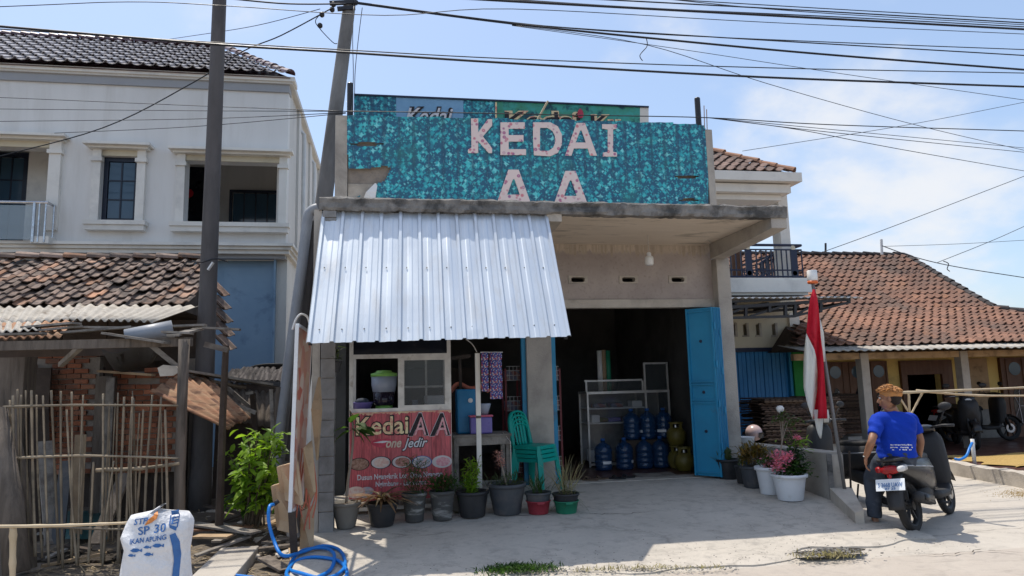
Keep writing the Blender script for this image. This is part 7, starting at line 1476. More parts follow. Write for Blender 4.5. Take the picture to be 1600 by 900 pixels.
# bamboo poles held across the yard
by = thing('bamboo_rail', 'long pale bamboo poles on crossed props behind the man', 'rail', PZ(1440, 730, 0.0))
cane([P(1393, 614, 9.3), P(1500, 610, 9.2), P(1660, 603, 9.0)], 0.02, by, 'pole', 'bamboo_pale'); cane([P(1432, 610, 9.35), P(1530, 618, 9.3), P(1660, 618, 9.2)], 0.018, by, 'pole', 'bamboo_pale')
for a in (((1402, 615), (1430, 660)), ((1420, 613), (1424, 720)), ((1442, 612), (1422, 650))): cane([P(a[0][0], a[0][1], 9.3), P((a[0][0]+a[1][0])/2, (a[0][1]+a[1][1])/2, 9.35), P(a[1][0], a[1][1], 9.35)], 0.016, by, 'prop', 'bamboo_pale')
# standpipe with blue hose
tp_ = thing('standpipe', 'white standpipe with a short blue hose at the kerb', 'standpipe', PZ(1522, 726, 0.13)); MB().tube([P(1523, 726, 9.6), P(1519, 686, 9.6)], 0.028, 10).build('pipe', 'pvc_white', tp_, True); MB().tube(smooth_path([P(1519, 692, 9.58), P(1515, 700, 9.5), P(1510, 712, 9.45), P(1500, 718, 9.4), P(1492, 717, 9.4)]), 0.02, 8).build('hose', 'hose', tp_, True)
# stacks of drying racks
rm = MB()
for i in range(9): rm.box((-0.66+1.32*i/9, -0.4, -0.004), (-0.66+1.32*i/9+0.1, 0.4, 0.006))
for j in (-0.4, 0.0, 0.37): rm.box((-0.68, j, -0.02), (0.66, j+0.03, -0.0045))
rme = rm.mesh('drying_rack', 'mat_rack')
def rackstack(u, Y, z0, n, dz, lbl, sx):
    x = P(u, 660, Y).x
    for k in range(n):
        o = bpy.data.objects.new('drying_rack', rme); COL.objects.link(o); o.location = (x+random.gauss(0, 0.02), Y+0.4+random.gauss(0, 0.02), z0+k*dz); o.rotation_euler = (random.gauss(0, 0.008), random.gauss(0, 0.012), random.gauss(0, 0.03)); o.scale = (sx, 1, 1); tag(o, ('topmost '+lbl) if k == n-1 else (('lowest '+lbl) if k == 0 else lbl), 'drying rack', 'drying racks in '+lbl.split(' in ')[-1])
rackstack(1236, 11.1, 0.42, 25, 0.033, 'dark woven bamboo drying rack in the stack before the blue shutter', 0.74); rackstack(1296, 11.3, 0.42, 25, 0.033, 'dark woven bamboo drying rack in the stack under the flag', 0.36); rackstack(1333, 12.4, 0.52, 22, 0.033, 'dark woven bamboo drying rack in the stack behind the veranda post', 0.55)
for u, Y, w in ((1236, 11.5, 0.5), (1296, 11.7, 0.25), (1333, 12.8, 0.35)): x = P(u, 660, Y).x; tag(MB().box((x-w, Y-0.3, 0.0), (x+w, Y+0.3, 0.39)).build('rack_plinth', 'concrete', None), ('concrete plinth under the widest drying rack stack', 'concrete plinth under the drying rack stack below the flag', 'concrete plinth under the rear drying rack stack')[0 if u == 1236 else (1 if u == 1296 else 2)], 'plinth')
# ============================================================ low wall and flag
na = P(1290, 707, 7.85); nb = P(1315, 709, 7.85); far = PXX(1155, 692, na.x)
lw = thing('low_wall', 'low rendered concrete wall with broken near end beside the pots', 'wall', (na.x, 9, 0))
w_ = nb.x-na.x; yfar = min(far.y, 11.0); zfar = far.z
def wallmesh(b):
    rows = []
    for j in range(9):
        y = 7.85+(yfar-7.85)*j/8; zt_ = na.z+(zfar-na.z)*j/8; rows.append([(na.x, y, -0.05), (na.x, y, zt_-0.01), (na.x+0.012, y, zt_), (nb.x-0.012, y, zt_+0.004), (nb.x, y, zt_-0.01), (nb.x, y, -0.05)])
    b.grid(rows); b.f.append((0,1,2,3,4,5)); b.f.append(tuple(8*6+i for i in range(6)))
MB_ = MB(); wallmesh(MB_); MB_.build('wall', 'concrete', lw); MB().prism([Vector((na.x-0.004, 7.83, 0)), Vector((na.x+0.045, 7.80, 0)), Vector((na.x+0.06, 7.846, 0)), Vector((na.x, 7.846, 0))], (0, 0, na.z-0.02)).build('broken_edge', 'concrete_lip', lw); MB().box((na.x+0.05, 7.825, 0), (nb.x-0.004, 7.847, na.z-0.03)).build('end_render', 'concrete_pale', lw)
bl = MB(); pA = PZ(1352, 827, 0.0); 
blk = [Vector((na.x-0.02, 7.8, 0)), Vector((pA.x-0.09, pA.y+0.02, 0)), Vector((pA.x, pA.y, 0)), Vector((nb.x+0.06, 7.8, 0))]
bm_ = MB(); hts = [0.26, 0.17, 0.19, 0.26]
bm_.add([Vector((p.x, p.y, -0.03)) for p in blk]+[Vector((p.x, p.y, h)) for p, h in zip(blk, hts)], [(3,2,1,0), (4,5,6,7)]+[(i, (i+1) % 4, 4+(i+1) % 4, 4+i) for i in range(4)]); bm_.build('kerb_block', 'concrete_pale', lw)
fl = thing('flag_pole', 'steel flagpole tied at the low wall with a red and white flag and jar lamp', 'flagpole', P(1320, 775, 7.74))
f0, f1 = P(1322, 778, 7.72), P(1270, 443, 7.72)
MB().tube([f0, f1], 0.02, 10).build('pole', 'pole_grey', fl, True); MB().tube([P(1330, 778, 7.75), P(1327, 705, 7.75)], 0.012, 8).build('stake', 'wood_dark', fl)
MB().lathe([(0.058, 0), (0.062, 0.012), (0.062, 0.03)], f1, 18).build('jar_rim', 'jar_orange', fl, True); MB().lathe([(0.055, 0.03), (0.06, 0.05), (0.06, 0.16), (0.05, 0.165), (0.0, 0.165)], f1, 18).build('jar', 'jar_white', fl, True)
rowsd = [(452, 1270, 1270, 1273), (466, 1266, 1266, 1277), (484, 1263, 1263, 1279), (502, 1261.5, 1261.5, 1281), (520, 1260, 1260, 1282), (532, 1258.5, 1266, 1283), (546, 1257, 1272, 1285), (562, 1256, 1276, 1286.5), (585, 1255.3, 1277.5, 1288), (606, 1256, 1277, 1289.5), (626, 1260, 1274.5, 1291), (642, 1265, 1271.5, 1292), (654, 1269, 1270.5, 1292.5)]
def foldY(s, t): return 7.66+0.06*math.sin(s*10+t*3.0)*min(1, t*2)+0.03*math.sin(s*21+1+t*2)*min(1, t*3)
red = []; wht = []
for v, a, bdy, c_ in rowsd:
    t = (v-452)/200; red.append([P(bdy+(c_-bdy)*i/16, v, foldY((bdy+(c_-bdy)*i/16-1255)/38, t)) for i in range(17)])
    if v >= 520: wht.append([P(a+(bdy-a)*i/12, v, foldY((a+(bdy-a)*i/12-1255)/38, t)) for i in range(13)])
MB().sheet(red, 0.003).build('red_cloth', 'cloth_red', fl, True); MB().sheet(wht, 0.003).build('white_cloth', 'cloth_white', fl, True)
tail = [[P(a+(c_-a)*i/6, v, 7.69+0.012*math.sin(i*1.4)) for i in range(7)] for v, a, c_ in ((640, 1271, 1286), (656, 1273, 1286), (668, 1275, 1285), (678, 1278, 1284), (685, 1281, 1283))]; MB().sheet(tail, 0.003).build('white_cloth', 'cloth_white', fl, True)
tail = [[P(a+(c_-a)*i/3, v, 7.70) for i in range(4)] for v, a, c_ in ((640, 1286, 1294), (652, 1287, 1296), (660, 1287, 1295))]; MB().sheet(tail, 0.003).build('white_cloth', 'cloth_white', fl, True)
hem = [[P(a+(c_-a)*i/3, v, 7.70) for i in range(4)] for v, a, c_ in ((500, 1281, 1282), (520, 1281, 1287), (550, 1284, 1289), (565, 1285, 1289))]; MB().sheet(hem, 0.003).build('white_cloth', 'cloth_white', fl, True)
# blue drum and bucket by the right pillar
q = P(1146, 690, 9.25); tag(MB().lathe([(0.13, 0), (0.15, 0.1), (0.15, 0.42), (0.14, 0.45), (0.12, 0.45)], (P(1140, 690, 9.75).x+0.25, 9.95, 0.1), 20).build('blue_drum', 'plastic_blue', None, True), 'blue plastic drum behind the black pot by the right pillar', 'drum')
# ============================================================ scooter (x forward, y left, z up, origin on the ground under the rear axle)
def ellipsoid(mb, c, r, n=14, M=None):
    vs = []; fs = []; c = Vector(c); m = n//2
    for i in range(m+1):
        ph = math.pi*i/m
        for j in range(n): th = 2*math.pi*j/n; p = Vector((r[0]*math.sin(ph)*math.cos(th), r[1]*math.sin(ph)*math.sin(th), r[2]*math.cos(ph))); vs.append(c+(M@p if M else p))
    for i in range(m):
        for j in range(n): fs.append((i*n+j, (i+1)*n+j, (i+1)*n+(j+1) % n, i*n+(j+1) % n))
    return mb.add(vs, fs)
def loft(mb, secs, n=16, p=2.6):
    """secs: (x, yc, zc, half width, half height) superellipse rings along x"""
    vs = []; m = len(secs)
    for x, yc, zc, a, b in secs:
        for j in range(n):
            t = 2*math.pi*j/n; ct, st = math.cos(t), math.sin(t); vs.append((x, yc+a*math.copysign(abs(ct)**(2/p), ct), zc+b*math.copysign(abs(st)**(2/p), st)))
    fs = [(i*n+j, i*n+(j+1) % n, (i+1)*n+(j+1) % n, (i+1)*n+j) for i in range(m-1) for j in range(n)]+[tuple(range(n-1, -1, -1)), tuple((m-1)*n+j for j in range(n))]
    return mb.add(vs, fs)
def make_scooter(label, accent='scooter_black', group=None, plate=None):
    r = thing('motor_scooter', label, 'scooter', (0,0,0), group); O = (0,0,0)
    def b(mb, name, m, smooth=True, parent=r): return mb.build(name, m, parent, smooth, O)
    for x in (0.0, 1.24):
        R, t = 0.262, 0.044 if x == 0 else 0.038
        prof = [(R-0.062, -t*0.75), (R-0.03, -t), (R-0.008, -t*0.7), (R, 0), (R-0.008, t*0.7), (R-0.03, t), (R-0.062, t*0.75), (R-0.062, -t*0.75)]
        w = b(MB().lathe(prof, (x, 0, R), 32, False, 'Y'), 'tyre', 'tyre')
        b(MB().lathe([(R-0.06, -t*0.72), (R-0.08, -t*0.5), (R-0.085, 0), (R-0.08, t*0.5), (R-0.06, t*0.72), (R-0.06, -t*0.72)], (x, 0, R), 32, False, 'Y'), 'rim', 'scooter_matte', True, w)
        sp_ = MB()
        for k in range(5): a = k*2*math.pi/5+0.3; sp_.beam((x+0.03*math.cos(a), 0, R+0.03*math.sin(a)), (x+(R-0.075)*math.cos(a), 0, R+(R-0.075)*math.sin(a)), 0.022, 0.03, (0,1,0))
        sp_.lathe([(0.045, -0.05), (0.045, 0.05)], (x, 0, R), 14, True, 'Y'); b(sp_, 'spokes', 'scooter_matte', False, w)
    b(MB().lathe([(0.05, -0.012), (0.095, -0.012), (0.095, -0.008), (0.05, -0.008)], (1.24, -0.05, 0.262), 20, False, 'Y'), 'brake_disc', 'steel', False)
    for s in (-1, 1): b(MB().tube([(1.24, s*0.065, 0.262), (1.17, s*0.065, 0.48), (1.08, s*0.05, 0.78)], [0.02, 0.024, 0.022], 10), 'fork_leg', 'scooter_matte')
    mg = MB(); rows = []
    for k in range(11): a = math.radians(20+150*k/10); R = 0.295; rows.append([(1.24+R*math.cos(a), y, 0.262+R*math.sin(a)-0.02*abs(y)/0.05) for y in (-0.07, -0.05, 0, 0.05, 0.07)])
    b(mg.sheet(rows, 0.004), 'front_mudguard', accent)
    # front apron and leg shield
    b(loft(MB(), [(1.21, 0, 0.74, 0.02, 0.04), (1.18, 0, 0.73, 0.09, 0.12), (1.10, 0, 0.69, 0.165, 0.24), (1.02, 0, 0.65, 0.185, 0.30), (0.98, 0, 0.61, 0.175, 0.30), (0.955, 0, 0.60, 0.14, 0.26)], 20, 4.5), 'front_shield', 'scooter_matte')
    b(loft(MB(), [(1.10, 0, 0.90, 0.03, 0.02), (1.06, 0, 0.95, 0.12, 0.06), (1.0, 0, 0.975, 0.13, 0.05), (0.92, 0, 0.975, 0.11, 0.04), (0.88, 0, 0.98, 0.06, 0.03)], 18, 2.4), 'handlebar_cover', accent)
    b(MB().lathe([(0.0, 0.0), (0.07, 0.005), (0.08, -0.02), (0.08, -0.04)], (1.10, 0, 0.88), 16, True, 'X'), 'headlight', 'lens_clear')
    b(loft(MB(), [(0.60, 0, 0.30, 0.12, 0.05), (0.68, 0, 0.285, 0.15, 0.045), (0.92, 0, 0.285, 0.16, 0.045), (1.0, 0, 0.36, 0.15, 0.08)], 16, 4), 'floorboard', 'scooter_matte')
    # body under the seat, rising to a pointed tail
    b(loft(MB(), [(0.66, 0, 0.50, 0.06, 0.18), (0.60, 0, 0.52, 0.14, 0.22), (0.48, 0, 0.54, 0.165, 0.21), (0.30, 0, 0.57, 0.18, 0.185), (0.10, 0, 0.61, 0.172, 0.15), (-0.08, 0, 0.64, 0.15, 0.115), (-0.22, 0, 0.66, 0.11, 0.075), (-0.29, 0, 0.655, 0.09, 0.05)], 20, 2.5), 'body_cover', accent)
    for s in (-1, 1):
        b(MB().sheet([[(0.5, s*0.165, 0.60), (0.2, s*0.182, 0.635), (-0.1, s*0.153, 0.67), (-0.26, s*0.10, 0.685)], [(0.5, s*0.166, 0.585), (0.2, s*0.183, 0.618), (-0.1, s*0.155, 0.655), (-0.26, s*0.104, 0.675)]], 0.004*s), 'side_stripe', 'scooter_grey')
    b(loft(MB(), [(0.70, 0, 0.67, 0.05, 0.03), (0.64, 0, 0.70, 0.10, 0.045), (0.48, 0, 0.71, 0.13, 0.05), (0.28, 0, 0.72, 0.145, 0.055), (0.14, 0, 0.74, 0.135, 0.055), (-0.05, 0, 0.745, 0.12, 0.05), (-0.18, 0, 0.74, 0.095, 0.04), (-0.25, 0, 0.73, 0.06, 0.022)], 18, 2.6), 'seat', 'vinyl_seat')
    b(MB().tube(smooth_path([(0.05, -0.135, 0.72), (-0.15, -0.13, 0.745), (-0.29, -0.09, 0.745), (-0.32, 0, 0.745), (-0.29, 0.09, 0.745), (-0.15, 0.13, 0.745), (0.05, 0.135, 0.72)], 5), 0.014, 8), 'grab_rail', 'scooter_matte')
    tl = b(loft(MB(), [(-0.332, 0, 0.645, 0.06, 0.03), (-0.325, 0, 0.647, 0.08, 0.038), (-0.285, 0, 0.65, 0.09, 0.045), (-0.25, 0, 0.65, 0.09, 0.045)], 18, 2.4), 'tail_light', 'lens_red')
    for s in (-1, 1): b(loft(MB(), [(-0.325, s*0.098, 0.652, 0.02, 0.022), (-0.30, s*0.105, 0.655, 0.032, 0.03), (-0.20, s*0.115, 0.66, 0.028, 0.03)], 12, 3.0), 'turn_signal', 'lens_clear' if s < 0 else 'lens_red')
    # tail skirt, number plate bracket, rear hugger
    rows = []
    for k in range(9):
        t = k/8; x = -0.255-0.14*math.sin(t*1.5)-0.02*t; z = 0.61-0.34*t; wd_ = 0.085-0.01*t; rows.append([(x+0.05*abs(y/wd_)**2, y, z) for y in (-wd_, -wd_*0.6, 0, wd_*0.6, wd_)])
    b(MB().sheet(rows, 0.005), 'rear_fender', 'scooter_matte')
    pl = b(MB().box((-0.385, -0.137, 0.0), (-0.380, 0.137, 0.0)) if False else MB().prism([(-0.352, -0.137, 0.565), (-0.352, 0.137, 0.565), (-0.405, 0.137, 0.46), (-0.405, -0.137, 0.46)], (0.005, 0, 0.002)), 'number_plate', 'plate_white', False)
    if plate:
        upv = Vector((0.053, 0, 0.105)).normalized(); nrm = Vector((-0.105, 0, 0.053)).normalized()
        for s_, z_, sz, wdt in ((plate[0], 0.32, 0.062, 0.23), (plate[1], 0.08, 0.03, 0.10)):
            o0 = Vector((-0.405, wdt/2, 0.46))+upv*(0.117*z_)+nrm*0.0045; me = text_mesh(s_, sz, 0.0003, 'ink_blue', 0, 0.0006, wdt); inst(me, 'lettering', pl, frame(o0, Vector((0, -1, 0)), upv, nrm))
    b(MB().lathe([(0.0, 0), (0.022, 0.0), (0.02, 0.01), (0, 0.012)], (-0.345, 0, 0.59), 10, True, 'X'), 'reflector', 'lens_red')
    # engine, swingarm, shock, exhaust, stand
    b(loft(MB(), [(-0.08, 0.10, 0.27, 0.03, 0.06), (0.0, 0.10, 0.27, 0.05, 0.09), (0.2, 0.10, 0.30, 0.055, 0.085), (0.42, 0.09, 0.33, 0.055, 0.08), (0.5, 0.08, 0.34, 0.03, 0.05)], 14, 3), 'drive_case', 'scooter_matte')
    b(loft(MB(), [(0.22, -0.02, 0.33, 0.06, 0.06), (0.35, -0.02, 0.35, 0.10, 0.10), (0.55, -0.01, 0.36, 0.09, 0.09), (0.62, 0, 0.36, 0.05, 0.05)], 12, 3), 'engine', 'scooter_matte')
    b(MB().tube([(0.02, 0.125, 0.30), (0.06, 0.12, 0.62)], 0.028, 10), 'shock_absorber', 'scooter_matte')
    ex = b(MB().tube([(0.50, -0.09, 0.24), (0.40, -0.12, 0.235), (0.30, -0.135, 0.26), (0.22, -0.14, 0.29), (-0.12, -0.145, 0.36), (-0.16, -0.145, 0.37)], [0.018, 0.02, 0.03, 0.055, 0.058, 0.04], 14), 'exhaust', 'scooter_matte'); b(MB().sheet([[(0.18, -0.205, 0.33), (0.0, -0.21, 0.36), (-0.1, -0.21, 0.38)], [(0.18, -0.2, 0.26), (0.0, -0.21, 0.295), (-0.1, -0.208, 0.32)]], 0.004), 'heat_shield', 'scooter_black', True, ex)
    b(MB().tube([(0.36, 0.09, 0.22), (0.30, 0.2, 0.02)], 0.012, 8), 'side_stand', 'scooter_matte'); b(MB().tube([(0.4, -0.16, 0.24), (0.42, -0.26, 0.23)], 0.014, 8), 'foot_peg', 'scooter_matte')
    for s in (-1, 1):
        b(MB().tube([(0.95, s*0.12, 0.985), (0.93, s*0.24, 0.995), (0.90, s*0.36, 0.985)], [0.014, 0.016, 0.017], 10), 'handle_grip', 'scooter_matte'); b(MB().tube([(0.97, s*0.16, 1.0), (0.96, s*0.33, 0.985)], 0.006, 6), 'brake_lever', 'steel')
        mr = b(MB().tube([(0.95, s*0.2, 1.0), (0.94, s*0.27, 1.12), (0.93, s*0.30, 1.16)], 0.006, 6), 'mirror_stem', 'scooter_matte'); mh = MB(); ellipsoid(mh, (0.93, s*0.31, 1.20), (0.022, 0.07, 0.045)); b(mh, 'mirror', 'scooter_matte', True, mr)
    return r
sc = make_scooter('black scooter with white number plate, straddled by the man in blue', 'scooter_black', None, ('S 3668 UAW', '07 25'))
SA = math.radians(34); sc.location = (5.25, 6.51, 0.0); sc.rotation_euler = (math.radians(-8), 0, SA)
sc2 = make_scooter('dark motorbike parked behind the low wall end, tail showing beside the flagpole', 'scooter_matte', 'parked bikes')
sc2.location = (na.x+0.80, 7.85, 0.0); sc2.rotation_euler = (0, 0, math.radians(101)); sc2['label'] = 'dark motorbike parked behind the low wall with its tail beside the flagpole'
sc4 = make_scooter('dark scooter parked on the veranda before the dark doorway', 'scooter_black', 'parked bikes'); q = P(1487, 690, 12.6); sc4.location = (q.x+0.25, 12.75, 0.13); sc4.rotation_euler = (0, 0, math.radians(-118))
sc5 = copy_tree(sc4); sc5['label'] = 'dark scooter parked sideways on the veranda at the second post'; q = P(1530, 690, 12.9); sc5.location = (q.x-0.45, 13.1, 0.13); sc5.rotation_euler = (0, 0, math.radians(-8))
# helmet on the bike behind the wall
hq = P(1178, 676, 10.2); hel = thing('helmet', 'pale pink open helmet hung on the bike behind the low wall', 'helmet', hq)
hm = MB(); ellipsoid(hm, hq, (0.125, 0.14, 0.125), 20); hm.build('shell', 'helmet_pink', hel, True); mb = MB(); mb.grid([[hq+Vector((0.155*math.cos(a)*math.cos(e), -0.155*math.sin(a)*math.cos(e), 0.15*math.sin(e))) for a in [math.radians(-10+100*i/8) for i in range(9)]] for e in [math.radians(-32+36*j/4) for j in range(5)]]); mb.build('visor', 'screen_dark', hel, True)
tag(MB().lathe([(0.11, 0), (0.13, 0.2), (0.14, 0.21), (0.125, 0.2), (0.0, 0.19)], P(1166, 705, 9.7), 18).build('white_bucket', 'plastic_white', None, True), 'white bucket behind the pots by the right pillar', 'bucket')
# ============================================================ the man
man = thing('person', 'man with orange dyed hair, blue t-shirt and jeans sitting on the black scooter', 'person', (5.3, 6.75, 0))
pel = P(1401, 713, 6.56); bel = P(1400, 698, 6.56); che = P(1398, 671, 6.57); shm = P(1397, 654, 6.58); nec = P(1393, 642, 6.58); hd = P(1389, 623, 6.57)
ls, le, lh = P(1371, 656, 6.58), P(1362, 689, 6.46), P(1353, 713, 6.56); rs, re, rh = P(1424, 655, 6.60), P(1438, 687, 6.56), P(1436, 714, 6.66)
lhip, lk, la = P(1385, 719, 6.58), P(1363, 748, 6.86), P(1367, 811, 6.84)
rhip = P(1416, 719, 6.58); rk = rhip+Vector((0.22, 0.30, -0.06)); ra = rk+Vector((0.02, 0.06, -0.40)); ra.z = 0.36
fx = (hd-Vector(CAM)); fx.z = 0; fx.normalize(); rx = Vector((fx.y, -fx.x, 0))     # fx away from the viewer, rx to the right
def limb(mb, pts, rad, n=14): pts = smooth_path(pts, 5); m = len(pts); k = len(rad)-1; mb.tube(pts, [rad[min(int(i/(m-1)*k), k-1)]+(rad[min(int(i/(m-1)*k)+1, k)]-rad[min(int(i/(m-1)*k), k-1)])*((i/(m-1)*k)-min(int(i/(m-1)*k), k-1)) for i in range(m)], n)
def torso(mb, grow):
    rows = [(pel+Vector((0,0,-0.06)), 0.165, 0.125), (pel, 0.18, 0.135), (bel, 0.172, 0.12), (bel.lerp(che, 0.5), 0.178, 0.118), (che, 0.20, 0.125), (che.lerp(shm, 0.7), 0.205, 0.115), (shm+Vector((0,0,0.015)), 0.175, 0.095), (shm.lerp(nec, 0.6), 0.11, 0.08), (nec.lerp(shm, 0.12), 0.072, 0.066)]
    n = 20; vs = []
    for c_, a, d in rows:
        for j in range(n): t = 2*math.pi*j/n; vs.append(c_+rx*((a+grow)*math.copysign(abs(math.cos(t))**0.85, math.cos(t)))+fx*((d+grow)*math.copysign(abs(math.sin(t))**0.85, math.sin(t))))
    m = len(rows); fs = [(i*n+j, i*n+(j+1) % n, (i+1)*n+(j+1) % n, (i+1)*n+j) for i in range(m-1) for j in range(n)]+[tuple(range(n-1, -1, -1)), tuple((m-1)*n+j for j in range(n))]; mb.add(vs, fs)
def hand(mb, wrist, d, back, side):
    """palm, four fingers with knuckle bends, thumb off the palm's side"""
    d = d.normalized(); s = side.normalized(); k = d.cross(s).normalized()
    if k.dot(back) < 0: k = -k
    mb.tube([wrist-d*0.03, wrist, wrist+d*0.04, wrist+d*0.085], [(0.026, 0.02), (0.028, 0.018), (0.042, 0.017), (0.04, 0.014)], 12, True, up=k)
    for i, L in enumerate((0.072, 0.08, 0.075, 0.06)):
        o_ = wrist+d*0.078+s*(0.031-0.0205*i); a = o_+d*L*0.5-k*0.006; e = a+d*L*0.30-k*L*0.25; f_ = e+d*L*0.1-k*L*0.28; mb.tube([o_, a, e, f_], [0.0092, 0.0088, 0.008, 0.0065], 8)
    o_ = wrist+d*0.02+s*0.026; mb.tube([o_, o_+s*0.024+d*0.028, o_+s*0.03+d*0.056-k*0.008, o_+s*0.026+d*0.076-k*0.014], [0.013, 0.0115, 0.0095, 0.0075], 8)
body = MB(); torso(body, -0.014)
limb(body, [shm, nec, hd+Vector((0,0,-0.08))], [0.09, 0.064, 0.06])
for a, b_, c_ in ((ls, le, lh), (rs, re, rh)): limb(body, [a, a.lerp(b_, 0.5), b_, b_.lerp(c_, 0.4), c_], [0.046, 0.044, 0.037, 0.038, 0.026])
hand(body, lh, Vector((0.1, 0.15, -1))+rx*-0.1, -rx, fx*1.0); hand(body, rh, Vector((0, 0.2, -1)), rx, fx*1.0)
for a, b_, c_ in ((lhip, lk, la), (rhip, rk, ra)): limb(body, [a, a.lerp(b_, 0.5), b_, b_.lerp(c_, 0.35), c_], [0.07, 0.06, 0.045, 0.042, 0.032])
def foot(mb, ank, d): d = d.normalized(); mb.tube([ank+Vector((0,0,0.02)), Vector((ank.x, ank.y, ank.z-0.035))-d*0.02, Vector((ank.x, ank.y, ank.z-0.045))+d*0.06, Vector((ank.x, ank.y, ank.z-0.055))+d*0.15, Vector((ank.x, ank.y, ank.z-0.06))+d*0.19], [(0.035, 0.035), (0.036, 0.034), (0.042, 0.03), (0.045, 0.02), (0.03, 0.012)], 12, True)
foot(body, la+Vector((0,0,-0.01)), fx*0.5-rx*0.3); foot(body, ra, Vector((math.cos(SA), math.sin(SA), 0)))
# head looks to the left
hf = (-rx*0.93+fx*0.12+Vector((0,0,-0.06))).normalized(); hl = Vector((0,0,1)).cross(hf).normalized(); hu = hf.cross(hl).normalized()
HM = frame((0,0,0), hf, hl, hu).to_3x3()
def hpnt(x, y, z): return hd+HM@Vector((x, y, z))
ellipsoid(body, hpnt(-0.015, 0, 0.03), (0.098, 0.078, 0.088), 18, HM); ellipsoid(body, hpnt(0.025, 0, -0.03), (0.066, 0.062, 0.075), 16, HM); ellipsoid(body, hpnt(0.045, 0, -0.082), (0.036, 0.036, 0.026), 12, HM)
body.tube([hpnt(0.082, 0, 0.018), hpnt(0.10, 0, -0.008), hpnt(0.113, 0, -0.028), hpnt(0.088, 0, -0.036)], [0.009, 0.012, 0.015, 0.011], 8); ellipsoid(body, hpnt(0.082, 0, 0.032), (0.014, 0.05, 0.011), 10, HM); ellipsoid(body, hpnt(0.084, 0, -0.055), (0.014, 0.024, 0.008), 10, HM); ellipsoid(body, hpnt(0.080, 0, -0.068), (0.013, 0.02, 0.008), 10, HM)
for s in (-1, 1): ellipsoid(body, hpnt(-0.012, s*0.078, -0.005), (0.02, 0.012, 0.032), 10, HM); ellipsoid(body, hpnt(0.05, s*0.045, -0.018), (0.025, 0.02, 0.02), 10, HM)
bo = remesh(body, 'body', 'skin', man, 0.0065, 4)
for s in (-1, 1): e = MB(); ellipsoid(e, hpnt(0.079, s*0.030, 0.014), (0.010, 0.013, 0.009), 10, HM); e.build('eye', 'jar_white', man, True); e = MB(); ellipsoid(e, hpnt(0.087, s*0.031, 0.014), (0.003, 0.006, 0.006), 8, HM); e.build('pupil', 'hair_dark', man, True)
e = MB(); e.tube([hpnt(0.093, -0.018, -0.0615), hpnt(0.099, 0, -0.0615), hpnt(0.093, 0.018, -0.0615)], 0.0035, 6); e.build('mouth', 'ink_lip', man)
for s in (-1, 1): e = MB(); e.tube([hpnt(0.090, s*0.014, 0.036), hpnt(0.089, s*0.034, 0.041), hpnt(0.074, s*0.052, 0.036)], 0.0045, 6); e.build('eyebrow', 'hair_dark', man)
hr = MB(); ellipsoid(hr, hpnt(-0.03, 0, 0.05), (0.106, 0.086, 0.078), 20, HM); ellipsoid(hr, hpnt(0.04, 0, 0.075), (0.046, 0.06, 0.042), 16, HM)
for k in range(0):
    a = random.uniform(-1, 1); b_ = random.uniform(-1, 1); st_ = hpnt(-0.02+0.085*a, 0.07*b_, 0.085+0.02*(1-a*a)); hr.tube([st_, st_+HM@Vector((0.02, 0.012*b_, 0.03)), st_+HM@Vector((0.04+0.02*random.random(), 0.02*b_+random.gauss(0, 0.012), 0.03+random.gauss(0, 0.014)))], [0.010, 0.008, 0.003], 5)
hb_ = remesh(hr, 'hair', 'hair_orange', man, 0.006, 2)
ts = MB()
for k in range(420):
    th = random.uniform(0, 6.283); ph = random.uniform(0.0, 1.25); dv_ = Vector((math.sin(ph)*math.cos(th), math.sin(ph)*math.sin(th), math.cos(ph))); st_ = Vector((-0.03+0.104*dv_.x, 0.086*dv_.y, 0.05+0.08*dv_.z)); fw_ = Vector((0.022+0.02*random.random(), random.gauss(0, 0.012), random.gauss(0.0, 0.008)))+dv_*random.uniform(0.002, 0.013)
    if dv_.x < -0.3: fw_ = Vector((-0.006, random.gauss(0, 0.014), -0.03))+dv_*0.012
    ts.tube([hpnt(*st_), hpnt(*(st_+fw_*0.55+dv_*0.008)), hpnt(*(st_+fw_))], [0.006, 0.005, 0.0015], 4)
o_ = ts.build('hair_tufts', 'hair_orange', hb_, True); o_['kind'] = 'stuff'
hk = MB(); ellipsoid(hk, hpnt(-0.035, 0, 0.012), (0.088, 0.082, 0.066), 20, HM); ellipsoid(hk, hpnt(-0.06, 0, -0.03), (0.045, 0.06, 0.04), 14, HM); remesh(hk, 'side_hair', 'hair_dark', man, 0.007, 2)
sh_ = MB(); torso(sh_, 0.010)
for a, b_ in ((ls, le), (rs, re)): limb(sh_, [shm.lerp(a, 0.45), a, a.lerp(b_, 0.35), a.lerp(b_, 0.74)], [0.07, 0.068, 0.066, 0.064])
sh_.v = [v for v in sh_.v]; shirt_o = remesh(sh_, 't_shirt', 'shirt_blue', man, 0.011, 7)
